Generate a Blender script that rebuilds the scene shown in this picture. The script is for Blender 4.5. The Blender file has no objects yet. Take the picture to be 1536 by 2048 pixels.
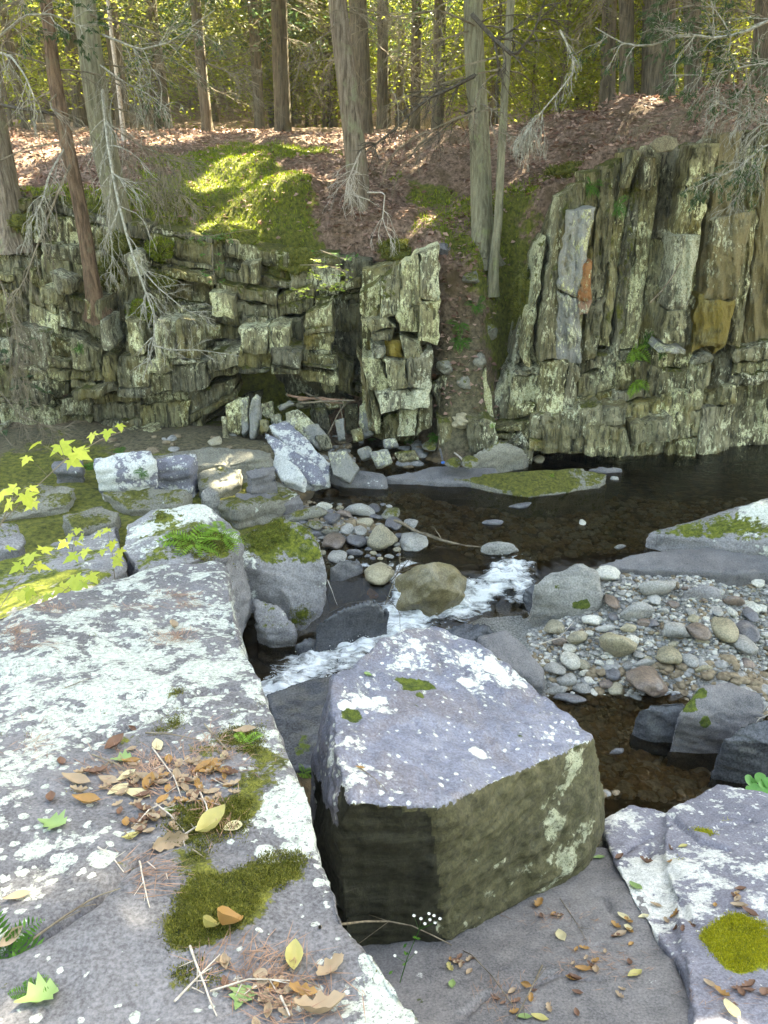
import bpy, bmesh, math, random
import numpy as np
from mathutils import Vector, Matrix
from mathutils.bvhtree import BVHTree
# ------------------------------------------------------------ camera, sky, sun, exposure
SC = bpy.context.scene
C = SC.collection
TH = math.radians(27.2); FPX = 1547.0; CAMZ = 3.8
cam_d = bpy.data.cameras.new('camera'); CAM = bpy.data.objects.new('camera', cam_d); C.objects.link(CAM)
cam_d.sensor_fit = 'VERTICAL'; cam_d.sensor_height = 24.0; cam_d.lens = 24.0 * FPX / 2048.0
cam_d.clip_start = 0.05; cam_d.clip_end = 600
CAM.location = (0, 0, CAMZ); CAM.rotation_euler = (math.pi / 2 - TH, 0, 0)
SC.camera = CAM
SUN = np.array((0.42, 0.62, 0.80)); SUN = SUN / np.linalg.norm(SUN)
W = bpy.data.worlds.new('World'); SC.world = W; W.use_nodes = True
sky = W.node_tree.nodes.new('ShaderNodeTexSky'); sky.sky_type = 'NISHITA'; sky.sun_disc = False
sky.sun_elevation = math.asin(SUN[2]); sky.sun_rotation = math.atan2(SUN[0], SUN[1])
sky.air_density = 1.0; sky.dust_density = 2.5; sky.ozone_density = 1.0
bg = W.node_tree.nodes['Background']; bg.inputs['Strength'].default_value = 0.075
W.node_tree.links.new(sky.outputs[0], bg.inputs['Color'])
sl = bpy.data.lights.new('sun', 'SUN'); sl.energy = 5.0; sl.angle = math.radians(0.5); sl.color = (1.0, 0.93, 0.78)
so = bpy.data.objects.new('sun', sl); C.objects.link(so); so.rotation_euler = Vector(SUN).to_track_quat('Z', 'Y').to_euler()
SC.view_settings.view_transform = 'Standard'; SC.view_settings.look = 'None'
SC.view_settings.gamma = 1.0; SC.view_settings.exposure = 4.15
SC.view_settings.use_white_balance = True
SC.view_settings.white_balance_temperature = 7750; SC.view_settings.white_balance_tint = 1
SC.cycles.max_bounces = 6; SC.cycles.diffuse_bounces = 3; SC.cycles.transparent_max_bounces = 8
SC.cycles.use_denoising = True

# ------------------------------------------------------------ helpers
rng = np.random.default_rng(7); random.seed(7)
CT, ST = math.cos(TH), math.sin(TH)
def ray(px, py):
    a = (np.asarray(px, float) - 768) / FPX; v = (1024 - np.asarray(py, float)) / FPX
    return np.stack(np.broadcast_arrays(a, CT + v * ST, -ST + v * CT), -1)
O3 = np.array((0, 0, CAMZ))
def PY(px, py, Y):
    r = ray(px, py); return O3 + r * (np.asarray(Y, float) / r[..., 1])[..., None]
def PZ(px, py, z):
    r = ray(px, py); return O3 + r * ((np.asarray(z, float) - CAMZ) / r[..., 2])[..., None]
def PP(px, py, pl):      # point on the plane z = a + b x + c y
    r = ray(px, py); return O3 + r * ((pl[0] - CAMZ) / (r[..., 2] - pl[1] * r[..., 0] - pl[2] * r[..., 1]))[..., None]
def sstep(a, b, x):
    t = np.clip((x - a) / (b - a), 0, 1); return t * t * (3 - 2 * t)
def hsh(i, j, k, s):
    h = (i * 374761393 + j * 668265263 + k * 2147483647 + s * 974711 + 12345) & 0xffffffff
    h = ((h ^ (h >> 13)) * 1274126177) & 0xffffffff
    h = ((h ^ (h >> 16)) * 2246822519) & 0xffffffff
    return ((h ^ (h >> 15)) & 0xffffff) / float(0xffffff)
def vnoise(p, s=0):
    p = np.asarray(p, float); i = np.floor(p).astype(np.int64); f = p - i; f = f * f * (3 - 2 * f)
    r = 0
    for dx in (0, 1):
        for dy in (0, 1):
            for dz in (0, 1):
                w = (f[..., 0] if dx else 1 - f[..., 0]) * (f[..., 1] if dy else 1 - f[..., 1]) * (f[..., 2] if dz else 1 - f[..., 2])
                r = r + w * hsh(i[..., 0] + dx, i[..., 1] + dy, i[..., 2] + dz, s)
    return r * 2 - 1
def fbm(p, sc, oct=4, s=0, g=.5):
    p = np.asarray(p, float) * sc; a = 1.0; r = 0
    for o in range(oct):
        r = r + a * vnoise(p + o * 17.3, s + o); p = p * 2.03; a *= g
    return r
def mesh_np(name, V, Fs, smooth=False, attrs=None, mi=None):
    """V (n,3), Fs list of (m,k) face arrays"""
    if not isinstance(Fs, list): Fs = [Fs]
    me = bpy.data.meshes.new(name)
    V = np.asarray(V, np.float32); me.vertices.add(len(V)); me.vertices.foreach_set('co', V.ravel())
    loops = np.concatenate([f.ravel() for f in Fs]).astype(np.int32)
    tot = np.concatenate([np.full(len(f), f.shape[1], np.int32) for f in Fs])
    st = np.concatenate([[0], np.cumsum(tot)[:-1]]).astype(np.int32)
    me.loops.add(len(loops)); me.loops.foreach_set('vertex_index', loops)
    me.polygons.add(len(tot)); me.polygons.foreach_set('loop_start', st)
    if mi is not None: me.polygons.foreach_set('material_index', np.asarray(mi, np.int32))
    me.polygons.foreach_set('use_smooth', np.full(len(tot), smooth, bool))
    for k, v in (attrs or {}).items():
        a = me.attributes.new(k, 'FLOAT', 'POINT'); a.data.foreach_set('value', np.asarray(v, np.float32))
    me.update(calc_edges=True); return me
def put(name, me, mat=None, parent=None, loc=None):
    """link; when loc is given the mesh (in world coordinates) is moved so that its origin is loc"""
    if mat is not None:
        for m in (mat if isinstance(mat, (list, tuple)) else [mat]): me.materials.append(m)
    o = bpy.data.objects.new(name, me); C.objects.link(o)
    if parent is not None: o.parent = parent
    off = np.array(loc if loc is not None else (0, 0, 0), float)
    if parent is not None:
        if loc is None:
            me.transform(Matrix.Translation(-Vector(parent.location)))
            return o
    if loc is not None:
        me.transform(Matrix.Translation(-Vector(off))); o.location = off
    return o
def tag(o, label=None, cat=None, group=None, kind=None):
    if label: o['label'] = label
    if cat: o['category'] = cat
    if group: o['group'] = group
    if kind: o['kind'] = kind
    return o
def empty(name, loc):
    o = bpy.data.objects.new(name, None); C.objects.link(o); o.location = loc; o.empty_display_size = .1; return o
def copy_tree(o, parent=None):
    c = o.copy(); C.objects.link(c)
    if parent is not None: c.parent = parent
    for ch in list(o.children): copy_tree(ch, c)
    return c

# ------------------------------------------------------------ materials
class NT:
    def __init__(s, name):
        s.m = bpy.data.materials.new(name); s.m.use_nodes = True; s.t = s.m.node_tree
        s.bs = s.t.nodes['Principled BSDF']; s.out = s.t.nodes['Material Output']
        s.pos = s.t.nodes.new('ShaderNodeNewGeometry')
    def put(s, node, k, v):
        i = node.inputs[k]
        if isinstance(v, bpy.types.NodeSocket): s.t.links.new(v, i)
        elif isinstance(v, bpy.types.Node): s.t.links.new(v.outputs[0], i)
        elif isinstance(v, tuple) and len(v) == 3 and i.type == 'RGBA': i.default_value = (*v, 1)
        else: i.default_value = v
    def n(s, typ, _o=0, _p=None, **kw):
        nd = s.t.nodes.new('ShaderNode' + typ)
        for k, v in (_p or {}).items(): setattr(nd, k, v)
        for k, v in kw.items():
            k = k.replace('_', ' ') if not k[1:].isdigit() else int(k[1:])
            s.put(nd, k, v)
        return nd.outputs[_o]
    def noise(s, vec, scale, detail=4, rough=.55, dist=0.0):
        return s.n('TexNoise', Vector=vec, Scale=scale, Detail=detail, Roughness=rough, Distortion=dist)
    def math(s, op, a, b=0.0, clamp=False):
        return s.n('Math', _p=dict(operation=op, use_clamp=clamp), i0=a, i1=b)
    def ramp(s, v, a, b, x=0.0, y=1.0):
        return s.n('MapRange', Value=v, **{'From_Min': a, 'From_Max': b, 'To_Min': x, 'To_Max': y})
    def mix(s, f, a, b, mode='MIX'):
        nd = s.t.nodes.new('ShaderNodeMix'); nd.data_type = 'RGBA'; nd.blend_type = mode
        s.put(nd, 0, f); s.put(nd, 6, a); s.put(nd, 7, b); return nd.outputs[2]
    def scale(s, sc, rot=(0, 0, 0), vec=None):
        return s.n('Mapping', Vector=vec or s.pos.outputs['Position'], Scale=sc, Rotation=rot)
    def attr(s, nm): return s.n('Attribute', _o=2, _p=dict(attribute_name=nm))
    def fin(s, col, rough=.8, bump=None, bstr=.5, bdist=.01, spec=.4, **kw):
        s.put(s.bs, 'Base Color', col); s.put(s.bs, 'Roughness', rough); s.put(s.bs, 'Specular IOR Level', spec)
        for k, v in kw.items(): s.put(s.bs, k.replace('_', ' '), v)
        if bump is not None:
            b = s.n('Bump', Height=bump, Strength=bstr, Distance=bdist); s.put(s.bs, 'Normal', b)
        return s.m
def rock_mat(name, dark, light, lich=(.62, 5.0), lcol=((.50, .53, .43), (.78, .80, .74)), spots=None, moss=.8, mcol=((.03, .05, .008), (.14, .17, .02)),
             streak=(14, 14, 2), rot=(0, 0, 0), stain=.5, rough=.75, bstr=.6, bd=.012, vary=.0, mscale=3.0, third=None, fine=1.0, speck=None):
    s = NT(name); P = s.pos.outputs['Position']
    big = s.noise(P, 1.7, 6, .6); mid = s.noise(P, 9 * fine, 6, .62); fin_ = s.noise(P, 70 * fine, 4, .7)
    st = s.noise(s.scale(streak, rot), 1.0, 5, .65, .4)
    c = s.mix(s.ramp(s.math('ADD', s.math('MULTIPLY', big, .6), s.math('MULTIPLY', mid, .4)), .42, .59), dark, light)
    if third is not None: c = s.mix(s.ramp(s.noise(P, 3.1, 5, .6, .6), .50, .62), c, third)
    if vary:
        oi = s.n('ObjectInfo', _o=5)
        c = s.n('HueSaturation', Color=c, Value=s.ramp(oi, 0, 1, 1 - vary, 1 + vary), Saturation=s.ramp(s.math('FRACT', s.math('MULTIPLY', oi, 7.3)), 0, 1, .75, 1.25))
    c = s.mix(s.math('MULTIPLY', s.ramp(st, .42, .30), stain), c, tuple(x * .28 for x in dark))
    c = s.mix(s.math('MULTIPLY', s.ramp(st, .55, .72), .35), c, tuple(min(1, x * 1.5) for x in light))
    c = s.mix(.45, c, s.mix(s.ramp(fin_, .34, .66), tuple(x * .45 for x in dark), tuple(min(1, x * 1.7) for x in light)))
    # lichen crusts: ragged patches, each with a paler grain
    ln = s.math('ADD', s.math('ADD', s.noise(P, lich[1], 9, .68, .25), s.math('MULTIPLY', s.attr('lich'), 1.0)), s.math('MULTIPLY', s.math('SUBTRACT', s.noise(P, lich[1] * 5, 5, .75), .35), .42))
    lm = s.ramp(ln, lich[0] + .07, lich[0] + .115)
    if speck:
        wv0 = s.n('VectorMath', _p=dict(operation='ADD'), i0=P, i1=s.n('VectorMath', _p=dict(operation='SCALE'), i0=s.n('TexNoise', _o=1, Vector=P, Scale=60.0, Detail=4), Scale=.016))
        vs = s.t.nodes.new('ShaderNodeTexVoronoi'); s.put(vs, 'Vector', wv0); s.put(vs, 'Scale', speck[0])
        r0 = s.math('ADD', s.ramp(s.n('SeparateColor', Color=vs.outputs['Color']), .0, 1, -.25, speck[1]), s.math('MULTIPLY', s.math('SUBTRACT', ln, lich[0]), .9))
        lm = s.math('MAXIMUM', lm, s.ramp(s.math('SUBTRACT', vs.outputs['Distance'], r0), .06, 0))
    lc = s.mix(s.ramp(s.noise(P, 38 * fine, 5, .7), .38, .62), lcol[0], lcol[1])
    lc = s.mix(s.ramp(s.noise(P, 120 * fine, 3, .7), .54, .66, 0, .8), lc, dark)
    if spots:
        wv = s.n('VectorMath', _p=dict(operation='ADD'), i0=P, i1=s.n('VectorMath', _p=dict(operation='SCALE'), i0=s.n('TexNoise', _o=1, Vector=P, Scale=30.0, Detail=4), Scale=.03))
        vo = s.t.nodes.new('ShaderNodeTexVoronoi'); s.put(vo, 'Vector', wv); s.put(vo, 'Scale', spots[0])
        rr = s.ramp(s.n('SeparateColor', Color=vo.outputs['Color']), .35, 1, -.05, spots[1])
        sm = s.ramp(s.math('SUBTRACT', vo.outputs['Distance'], rr), .03, 0)
        lm = s.math('MAXIMUM', lm, sm)
    c = s.mix(lm, c, lc)
    up = s.n('SeparateXYZ', _o=2, Vector=s.pos.outputs['Normal'])
    mn = s.math('ADD', s.math('ADD', s.math('ADD', s.noise(P, mscale, 7, .62, .3), s.math('MULTIPLY', s.math('SUBTRACT', s.noise(P, mscale * 8, 4, .65), .5), .45)), s.math('MULTIPLY', s.attr('moss'), 1.0)), s.ramp(up, .2, 1, -.14, .06))
    mm = s.ramp(mn, moss, moss + .06)
    mc = s.mix(s.ramp(s.noise(P, 26, 4, .7), .35, .65), mcol[0], mcol[1])
    mc = s.mix(s.ramp(s.noise(P, 160, 2, .7), .4, .7, 0, .6), mc, tuple(x * .4 for x in mcol[0]))
    c = s.mix(mm, c, mc)
    h = s.math('ADD', s.math('ADD', s.math('MULTIPLY', st, .9), s.math('MULTIPLY', mid, .7)), s.math('MULTIPLY', fin_, .32))
    h = s.math('ADD', h, s.math('MULTIPLY', lm, .12)); h = s.math('ADD', h, s.math('MULTIPLY', s.math('MULTIPLY', mm, s.noise(P, 90, 4, .8)), 1.2))
    r = s.mix(s.math('MAXIMUM', lm, mm), (rough,) * 3, (.92,) * 3)
    return s.fin(c, s.math('ADD', r, s.math('MULTIPLY', s.math('SUBTRACT', mid, .5), .3)), h, bstr, bd)
LW = ((.44, .47, .40), (.72, .74, .69))
M = {}
M['ledge'] = rock_mat('lichened_ledge_rock', (.062, .060, .068), (.175, .17, .185), (.545, 6.5), ((.31, .335, .30), (.55, .58, .54)), (7.5, .26), .82, ((.03, .038, .005), (.20, .20, .03)), bd=.008, streak=(3, 9, 9), stain=.3, fine=1.5, speck=(34, .50), mscale=7)
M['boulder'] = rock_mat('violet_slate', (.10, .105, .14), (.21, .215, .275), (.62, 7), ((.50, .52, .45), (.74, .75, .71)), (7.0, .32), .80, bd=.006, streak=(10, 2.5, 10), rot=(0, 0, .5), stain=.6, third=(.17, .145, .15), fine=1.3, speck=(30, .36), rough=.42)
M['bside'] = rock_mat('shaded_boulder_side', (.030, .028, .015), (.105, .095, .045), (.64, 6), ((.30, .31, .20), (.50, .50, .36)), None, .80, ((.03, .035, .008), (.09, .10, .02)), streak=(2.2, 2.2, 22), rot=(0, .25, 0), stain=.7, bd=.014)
M['bdark'] = rock_mat('shade_darkened_boulder_side', (.010, .010, .006), (.035, .032, .016), (.72, 6), ((.10, .10, .05), (.2, .2, .12)), None, .84, ((.02, .022, .004), (.05, .055, .01)), streak=(2.2, 2.2, 22), stain=.7, bd=.014)  # left front face: shade of the gap beside the ledge put into the colour
M['slab'] = rock_mat('dark_slate_slab', (.075, .075, .085), (.19, .18, .185), (.64, 3.6), ((.55, .56, .55), (.82, .82, .80)), None, .88, bd=.006, streak=(3, 9, 6), rot=(0, 0, .7), stain=.35, fine=1.5)
M['wlich'] = rock_mat('white_lichened_slab', (.11, .11, .14), (.22, .215, .26), (.53, 3.8), ((.46, .47, .45), (.72, .72, .70)), None, .88, ((.10, .12, .01), (.45, .45, .02)), bd=.008, streak=(3, 9, 6), rot=(0, 0, .7), stain=.3, fine=1.4, mscale=8, speck=(30, .36))
M['wet'] = rock_mat('wet_slate', (.028, .029, .034), (.095, .098, .11), (.80, 4), LW, None, .86, streak=(5, 12, 8), rot=(0, 0, .8), stain=.4, rough=.17, bd=.006)
M['mossy'] = rock_mat('mossy_rock', (.12, .115, .12), (.28, .27, .28), (.62, 3.6), ((.50, .52, .45), (.76, .77, .72)), None, .60, ((.045, .065, .008), (.24, .26, .03)), streak=(6, 6, 3), stain=.4, bd=.012)
M['mossy2'] = rock_mat('moss_carpeted_rock', (.10, .095, .08), (.24, .23, .19), (.66, 3.6), LW, None, .50, ((.05, .06, .010), (.20, .19, .035)), streak=(6, 6, 3), stain=.4, bd=.012)
M['cob'] = rock_mat('river_cobble', (.14, .135, .13), (.33, .32, .30), (.85, 4), LW, None, 1.1, streak=(8, 8, 8), stain=.15, rough=.6, bstr=.35, bd=.006, vary=.45)
M['cobw'] = rock_mat('pale_cobble', (.30, .28, .24), (.58, .56, .50), (.9, 4), LW, None, 1.1, streak=(8, 8, 8), stain=.15, rough=.6, bstr=.35, bd=.006, vary=.2)
M['cobt'] = rock_mat('tan_cobble', (.15, .132, .09), (.36, .32, .225), (.9, 4), LW, None, .95, streak=(8, 8, 8), stain=.2, rough=.55, bstr=.35, bd=.006, vary=.25)
M['cobg'] = rock_mat('golden_brown_boulder', (.06, .048, .022), (.22, .185, .10), (.9, 4), LW, None, .95, streak=(8, 8, 4), stain=.4, rough=.45, bstr=.5, bd=.01, third=(.34, .31, .24))
M['cobd'] = rock_mat('dark_wet_cobble', (.06, .06, .065), (.16, .155, .17), (.9, 4), LW, None, 1.0, streak=(8, 8, 8), stain=.2, rough=.32, bstr=.35, bd=.006, vary=.3)
M['cobo'] = rock_mat('orange_cobble', (.22, .09, .015), (.50, .24, .04), (.9, 4), LW, None, 1.1, streak=(8, 8, 8), stain=.2, rough=.35, bstr=.35, bd=.006)
M['cobr'] = rock_mat('rusty_brown_cobble', (.075, .06, .05), (.22, .165, .13), (.9, 4), LW, None, 1.1, streak=(8, 8, 8), stain=.2, rough=.35, bstr=.35, bd=.006, third=(.16, .14, .14))
EC = ((.035, .04, .008), (.14, .14, .02))
def cliff_mat(name, bias=0.0, vary=.22, moss=.66, lb=0.0, tone=None):
    s = NT(name); P = s.pos.outputs['Position']; oi = s.n('ObjectInfo', _o=5)
    reg = s.math('ADD', s.noise(P, 1.1, 3, .55), s.math('MULTIPLY', s.math('SUBTRACT', oi, .5), .10)); reg = s.math('ADD', reg, bias)
    big = s.noise(P, 6, 6, .65); fin_ = s.noise(P, 55, 4, .72)
    st = s.noise(s.scale((22, 22, 1.5), (0, .05, 0)), 1.0, 6, .7, .35); st2 = s.noise(s.scale((70, 70, 5)), 1.0, 4, .7, .2)
    c = s.mix(s.ramp(reg, .36, .52), (.092, .078, .027), (.27, .228, .078)); c = s.mix(s.ramp(reg, .50, .66), c, (.36, .33, .195))
    c = s.mix(s.ramp(big, .36, .66), s.mix(.55, c, (.03, .028, .016)), s.mix(.5, c, (.38, .35, .21)))
    c = s.mix(s.math('MULTIPLY', s.ramp(st, .52, .38), .9), c, (.018, .016, .009)); c = s.mix(s.math('MULTIPLY', s.ramp(st2, .52, .70), .45), c, (.40, .39, .29))
    c = s.mix(s.math('MULTIPLY', s.ramp(s.noise(P, 2.3, 4, .6, .5), .56, .66), .55), c, (.20, .15, .03))
    if tone: c = s.mix(s.ramp(s.noise(P, 4, 5, .65), .62, .50, .15, .75), c, tone)
    # flecks of crust lichen, stretched along the cleavage, gathered in patches
    fl = s.math('ADD', s.noise(s.scale((26, 26, 11)), 1.0, 8, .72, .3), s.math('ADD', s.math('MULTIPLY', s.math('SUBTRACT', s.noise(P, 1.9, 3, .6), .47), .9), s.math('ADD', s.attr('lich'), lb)))
    lm = s.ramp(fl, .605, .645); c = s.mix(lm, c, s.mix(s.ramp(fin_, .4, .6), (.42, .41, .21), (.72, .71, .48)))
    c = s.mix(s.ramp(fin_, .3, .5, .45, 0), c, (.02, .02, .012))
    c = s.n('HueSaturation', Color=c, Value=s.ramp(s.math('FRACT', s.math('MULTIPLY', oi, 5.7)), 0, 1, 1 - vary, 1 + vary), Saturation=s.ramp(s.math('FRACT', s.math('MULTIPLY', oi, 11.3)), 0, 1, .7, 1.15))
    up = s.n('SeparateXYZ', _o=2, Vector=s.pos.outputs['Normal'])
    mn = s.math('ADD', s.math('ADD', s.noise(P, 3.4, 8, .66, .3), s.attr('moss')), s.ramp(up, .1, .9, -.06, .16)); mm = s.ramp(mn, moss, moss + .06)
    c = s.mix(mm, c, s.mix(s.ramp(s.noise(P, 30, 4, .7), .35, .65), (.03, .035, .006), (.15, .15, .025)))
    h = s.math('ADD', s.math('ADD', s.math('MULTIPLY', st, 1.2), s.math('MULTIPLY', st2, .4)), s.math('ADD', s.math('MULTIPLY', big, .9), s.math('MULTIPLY', fin_, .35)))
    return s.fin(c, .85, h, .9, .035, .3)
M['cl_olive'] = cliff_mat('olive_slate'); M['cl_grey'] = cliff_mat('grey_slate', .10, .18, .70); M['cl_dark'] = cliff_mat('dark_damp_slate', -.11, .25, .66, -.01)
M['cl_pale'] = cliff_mat('pale_lichened_slate', .14, .15, .78, .07)
M['cl_ochre'] = cliff_mat('ochre_stained_slate', .05, .12, .80, -.03, (.25, .185, .05)); M['cl_lilac'] = cliff_mat('pale_grey_slate', .12, .08, .84, .0, (.35, .345, .34)); M['cl_rust'] = cliff_mat('rust_stained_slate', .08, .08, .9, -.05, (.38, .16, .07))
def ground_mat():
    s = NT('leaf_litter_and_streambed'); P = s.pos.outputs['Position']
    a = s.noise(P, 22, 5, .7); b = s.noise(P, 3, 5, .6); c = s.mix(s.ramp(a, .35, .66), (.07, .042, .026), (.38, .25, .19))
    c = s.mix(s.ramp(b, .50, .68), c, (.10, .065, .03))
    mn = s.math('ADD', s.noise(P, 1.6, 6, .6), s.attr('moss')); mn = s.math('ADD', mn, s.math('MULTIPLY', s.math('SUBTRACT', s.noise(P, 7, 5, .65), .5), .5)); mm = s.ramp(mn, .66, .76)
    c = s.mix(mm, c, s.mix(s.ramp(s.noise(P, 18, 4, .7), .35, .65), (.05, .07, .006), (.24, .28, .02)))
    # stream bed: brown stones
    vo = s.t.nodes.new('ShaderNodeTexVoronoi'); s.put(vo, 'Vector', P); s.put(vo, 'Scale', 11.0); vo.inputs['Randomness'].default_value = 1
    bed = s.mix(s.n('SeparateColor', Color=vo.outputs['Color']), (.028, .020, .010), (.19, .13, .06))
    bed = s.mix(s.ramp(vo.outputs['Distance'], .35, .75), bed, (.02, .014, .007)); bed = s.mix(.4, bed, s.mix(a, (.03, .02, .01), (.2, .15, .08)))
    c = s.mix(s.attr('bed'), c, bed)
    grit = s.mix(s.ramp(s.noise(P, 60, 3, .7), .35, .65), (.10, .10, .095), (.42, .41, .39))
    c = s.mix(s.attr('grit'), c, grit)
    dirt = s.mix(s.ramp(a, .35, .66), (.05, .045, .025), (.20, .17, .10)); c = s.mix(s.attr('dirt'), c, dirt)
    c = s.mix(mm, c, s.mix(s.ramp(s.noise(P, 18, 4, .7), .35, .65), (.05, .06, .008), (.20, .20, .03)))
    return s.fin(c, .9, s.math('ADD', a, s.noise(P, 90, 3, .7)), .8, .03)
M['ground'] = ground_mat()
def simple(name, a, b, sc=20.0, rough=.7, bd=.004, stre=(1, 1, 1), spec=.3, attr=None, vary=0):
    s = NT(name); v = s.scale(stre); nz = s.noise(v, sc, 5, .65)
    c = s.mix(s.ramp(nz, .35, .65), a, b)
    if attr: c = s.mix(s.attr(attr[0]), c, attr[1])
    if vary: c = s.n('HueSaturation', Color=c, Value=s.ramp(s.n('ObjectInfo', _o=5), 0, 1, 1 - vary, 1 + vary))
    return s.fin(c, rough, nz, .6, bd, spec)
def leafmat(name, a, b, trans=.5, sc=3.0, rough=.5, per=True, spec=.35):
    """two sided leaf: reflects and lets light through; colour differs leaf by leaf"""
    s = NT(name); t = s.attr('tone') if per else s.noise(s.pos.outputs['Position'], sc, 3, .6)
    c = s.mix(t, a, b); c = s.mix(s.math('MULTIPLY', s.noise(s.pos.outputs['Position'], 60, 2, .6), .5), c, tuple(x * .5 for x in a))
    s.put(s.bs, 'Base Color', c); s.put(s.bs, 'Roughness', rough); s.put(s.bs, 'Specular IOR Level', spec)
    tr = s.t.nodes.new('ShaderNodeBsdfTranslucent'); s.put(tr, 'Color', c)
    mx = s.t.nodes.new('ShaderNodeMixShader'); mx.inputs[0].default_value = trans
    s.t.links.new(s.bs.outputs[0], mx.inputs[1]); s.t.links.new(tr.outputs[0], mx.inputs[2]); s.t.links.new(mx.outputs[0], s.out.inputs['Surface'])
    return s.m
def bark(name, a, b, c2, spec=.2):
    s = NT(name); P = s.pos.outputs['Position']
    r = s.noise(s.scale((30, 30, 3.2)), 1.0, 6, .65, .5); f = s.noise(P, 80, 3, .7); l = s.noise(P, 5, 6, .65)
    c = s.mix(s.ramp(r, .36, .62), a, b); c = s.mix(s.ramp(l, .56, .66, 0, .75), c, c2); c = s.mix(s.ramp(f, .4, .75, 0, .4), c, a)
    return s.fin(c, .9, s.math('ADD', r, s.math('MULTIPLY', f, .3)), 1.0, .03, spec)
M['bark'] = bark('hemlock_bark', (.10, .075, .055), (.33, .27, .21), (.28, .29, .18))
M['barkb'] = bark('red_brown_bark', (.07, .045, .03), (.25, .165, .11), (.19, .17, .11))
M['barkd'] = bark('dark_forest_bark', (.07, .058, .042), (.21, .175, .13), (.19, .19, .11))
M['barkg'] = bark('pale_mossy_bark', (.13, .12, .08), (.32, .30, .21), (.28, .31, .15))
M['twigw'] = simple('lichened_dead_twig', (.17, .155, .12), (.44, .42, .36), 30, .85)
M['twigb'] = simple('brown_dead_twig', (.10, .078, .055), (.28, .235, .17), 12, .85)
M['twigp'] = simple('bleached_twig', (.34, .29, .24), (.60, .54, .48), 40, .8)
M['twigd'] = simple('dark_twig', (.035, .028, .022), (.12, .10, .075), 30, .8)
M['needle'] = simple('fallen_pine_needles', (.20, .11, .07), (.44, .28, .20), 8, .6)
M['leafy'] = leafmat('sunlit_yellow_green_leaf', (.20, .26, .03), (.52, .54, .08), .6)
M['leafb'] = leafmat('bright_young_leaf', (.20, .32, .04), (.52, .58, .08), .45)
M['leafh'] = leafmat('hemlock_needles', (.045, .085, .035), (.12, .19, .07), .45)
M['leafo'] = leafmat('olive_foliage', (.08, .095, .025), (.22, .22, .06), .45)
M['leafm'] = leafmat('maple_leaf', (.42, .52, .05), (.75, .74, .12), .4)
M['fern'] = leafmat('fern_green', (.06, .19, .02), (.17, .36, .05), .4)
M['fernb'] = leafmat('bright_fern', (.22, .42, .04), (.42, .60, .10), .4)
M['lit'] = leafmat('brown_leaf_litter', (.16, .075, .05), (.62, .42, .34), .15, rough=.6)
M['blade'] = leafmat('moss_shoot', (.06, .075, .008), (.30, .29, .05), .3)
M['bladey'] = leafmat('yellow_moss_shoot', (.26, .27, .01), (.66, .62, .03), .3)
M['bladeg'] = leafmat('bank_moss_shoot', (.10, .15, .008), (.36, .42, .02), .3)
M['ltan'] = leafmat('tan_dry_leaf', (.34, .24, .15), (.60, .47, .33), .2, 30, .55, False)
M['lyel'] = leafmat('yellow_fallen_leaf', (.50, .44, .14), (.76, .70, .32), .3, 30, .5, False)
M['lcream'] = leafmat('cream_fallen_leaf', (.62, .55, .30), (.86, .80, .55), .25, 30, .5, False)
M['lgrn'] = leafmat('green_fallen_leaf', (.22, .36, .12), (.44, .58, .24), .3, 30, .5, False)
M['lora'] = leafmat('orange_fallen_leaf', (.34, .18, .06), (.62, .38, .14), .25, 30, .5, False)
M['lbrn'] = leafmat('brown_curled_leaf', (.13, .065, .04), (.33, .19, .13), .15, 30, .6, False)
M['flower'] = simple('white_petals', (.70, .70, .66), (.86, .86, .82), 60, .6)
M['blue'] = simple('blue_plastic', (.02, .10, .45), (.10, .30, .75), 40, .3)
M['lpad'] = leafmat('round_green_leaf', (.10, .32, .06), (.22, .50, .12), .35, 20, .4, False)
def water_mat():
    s = NT('brown_stream_water'); P = s.pos.outputs['Position']
    h = s.math('ADD', s.noise(s.scale((5, 9, 5)), 1.0, 4, .6, .6), s.math('MULTIPLY', s.noise(s.scale((22, 30, 22)), 1.0, 3, .6), .25))
    fa = s.attr('foam')
    b = s.n('Bump', Height=h, Strength=.45, Distance=.03)
    tr = s.t.nodes.new('ShaderNodeBsdfTransparent'); s.put(tr, 'Color', (.44, .37, .25))
    gl = s.t.nodes.new('ShaderNodeBsdfGlossy'); gl.inputs['Roughness'].default_value = .04; s.put(gl, 'Normal', b); s.put(gl, 'Color', (1.0, 1.0, 1.0))
    fr = s.n('Fresnel', IOR=1.36, Normal=b)
    mx = s.t.nodes.new('ShaderNodeMixShader'); s.put(mx, 0, fr); s.t.links.new(tr.outputs[0], mx.inputs[1]); s.t.links.new(gl.outputs[0], mx.inputs[2])
    fn = s.noise(s.scale((5, 20, 14), (0, 0, .65)), 1.0, 6, .62, .8); fb = s.noise(s.scale((50, 90, 60), (0, 0, .65)), 1.0, 4, .75)
    fm = s.ramp(s.math('ADD', s.math('MULTIPLY', fa, .9), s.math('ADD', s.math('MULTIPLY', fn, 1.5), s.math('MULTIPLY', fb, .3))), 1.30, 1.72)
    s.put(s.bs, 'Base Color', (.88, .90, .93)); s.put(s.bs, 'Roughness', .35); s.put(s.bs, 'Specular IOR Level', .5)
    s.put(s.bs, 'Normal', s.n('Bump', Height=fn, Strength=.9, Distance=.05))
    m2 = s.t.nodes.new('ShaderNodeMixShader'); s.put(m2, 0, fm); s.t.links.new(mx.outputs[0], m2.inputs[1]); s.t.links.new(s.bs.outputs[0], m2.inputs[2])
    s.t.links.new(m2.outputs[0], s.out.inputs['Surface']); return s.m
M['water'] = water_mat()
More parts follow.
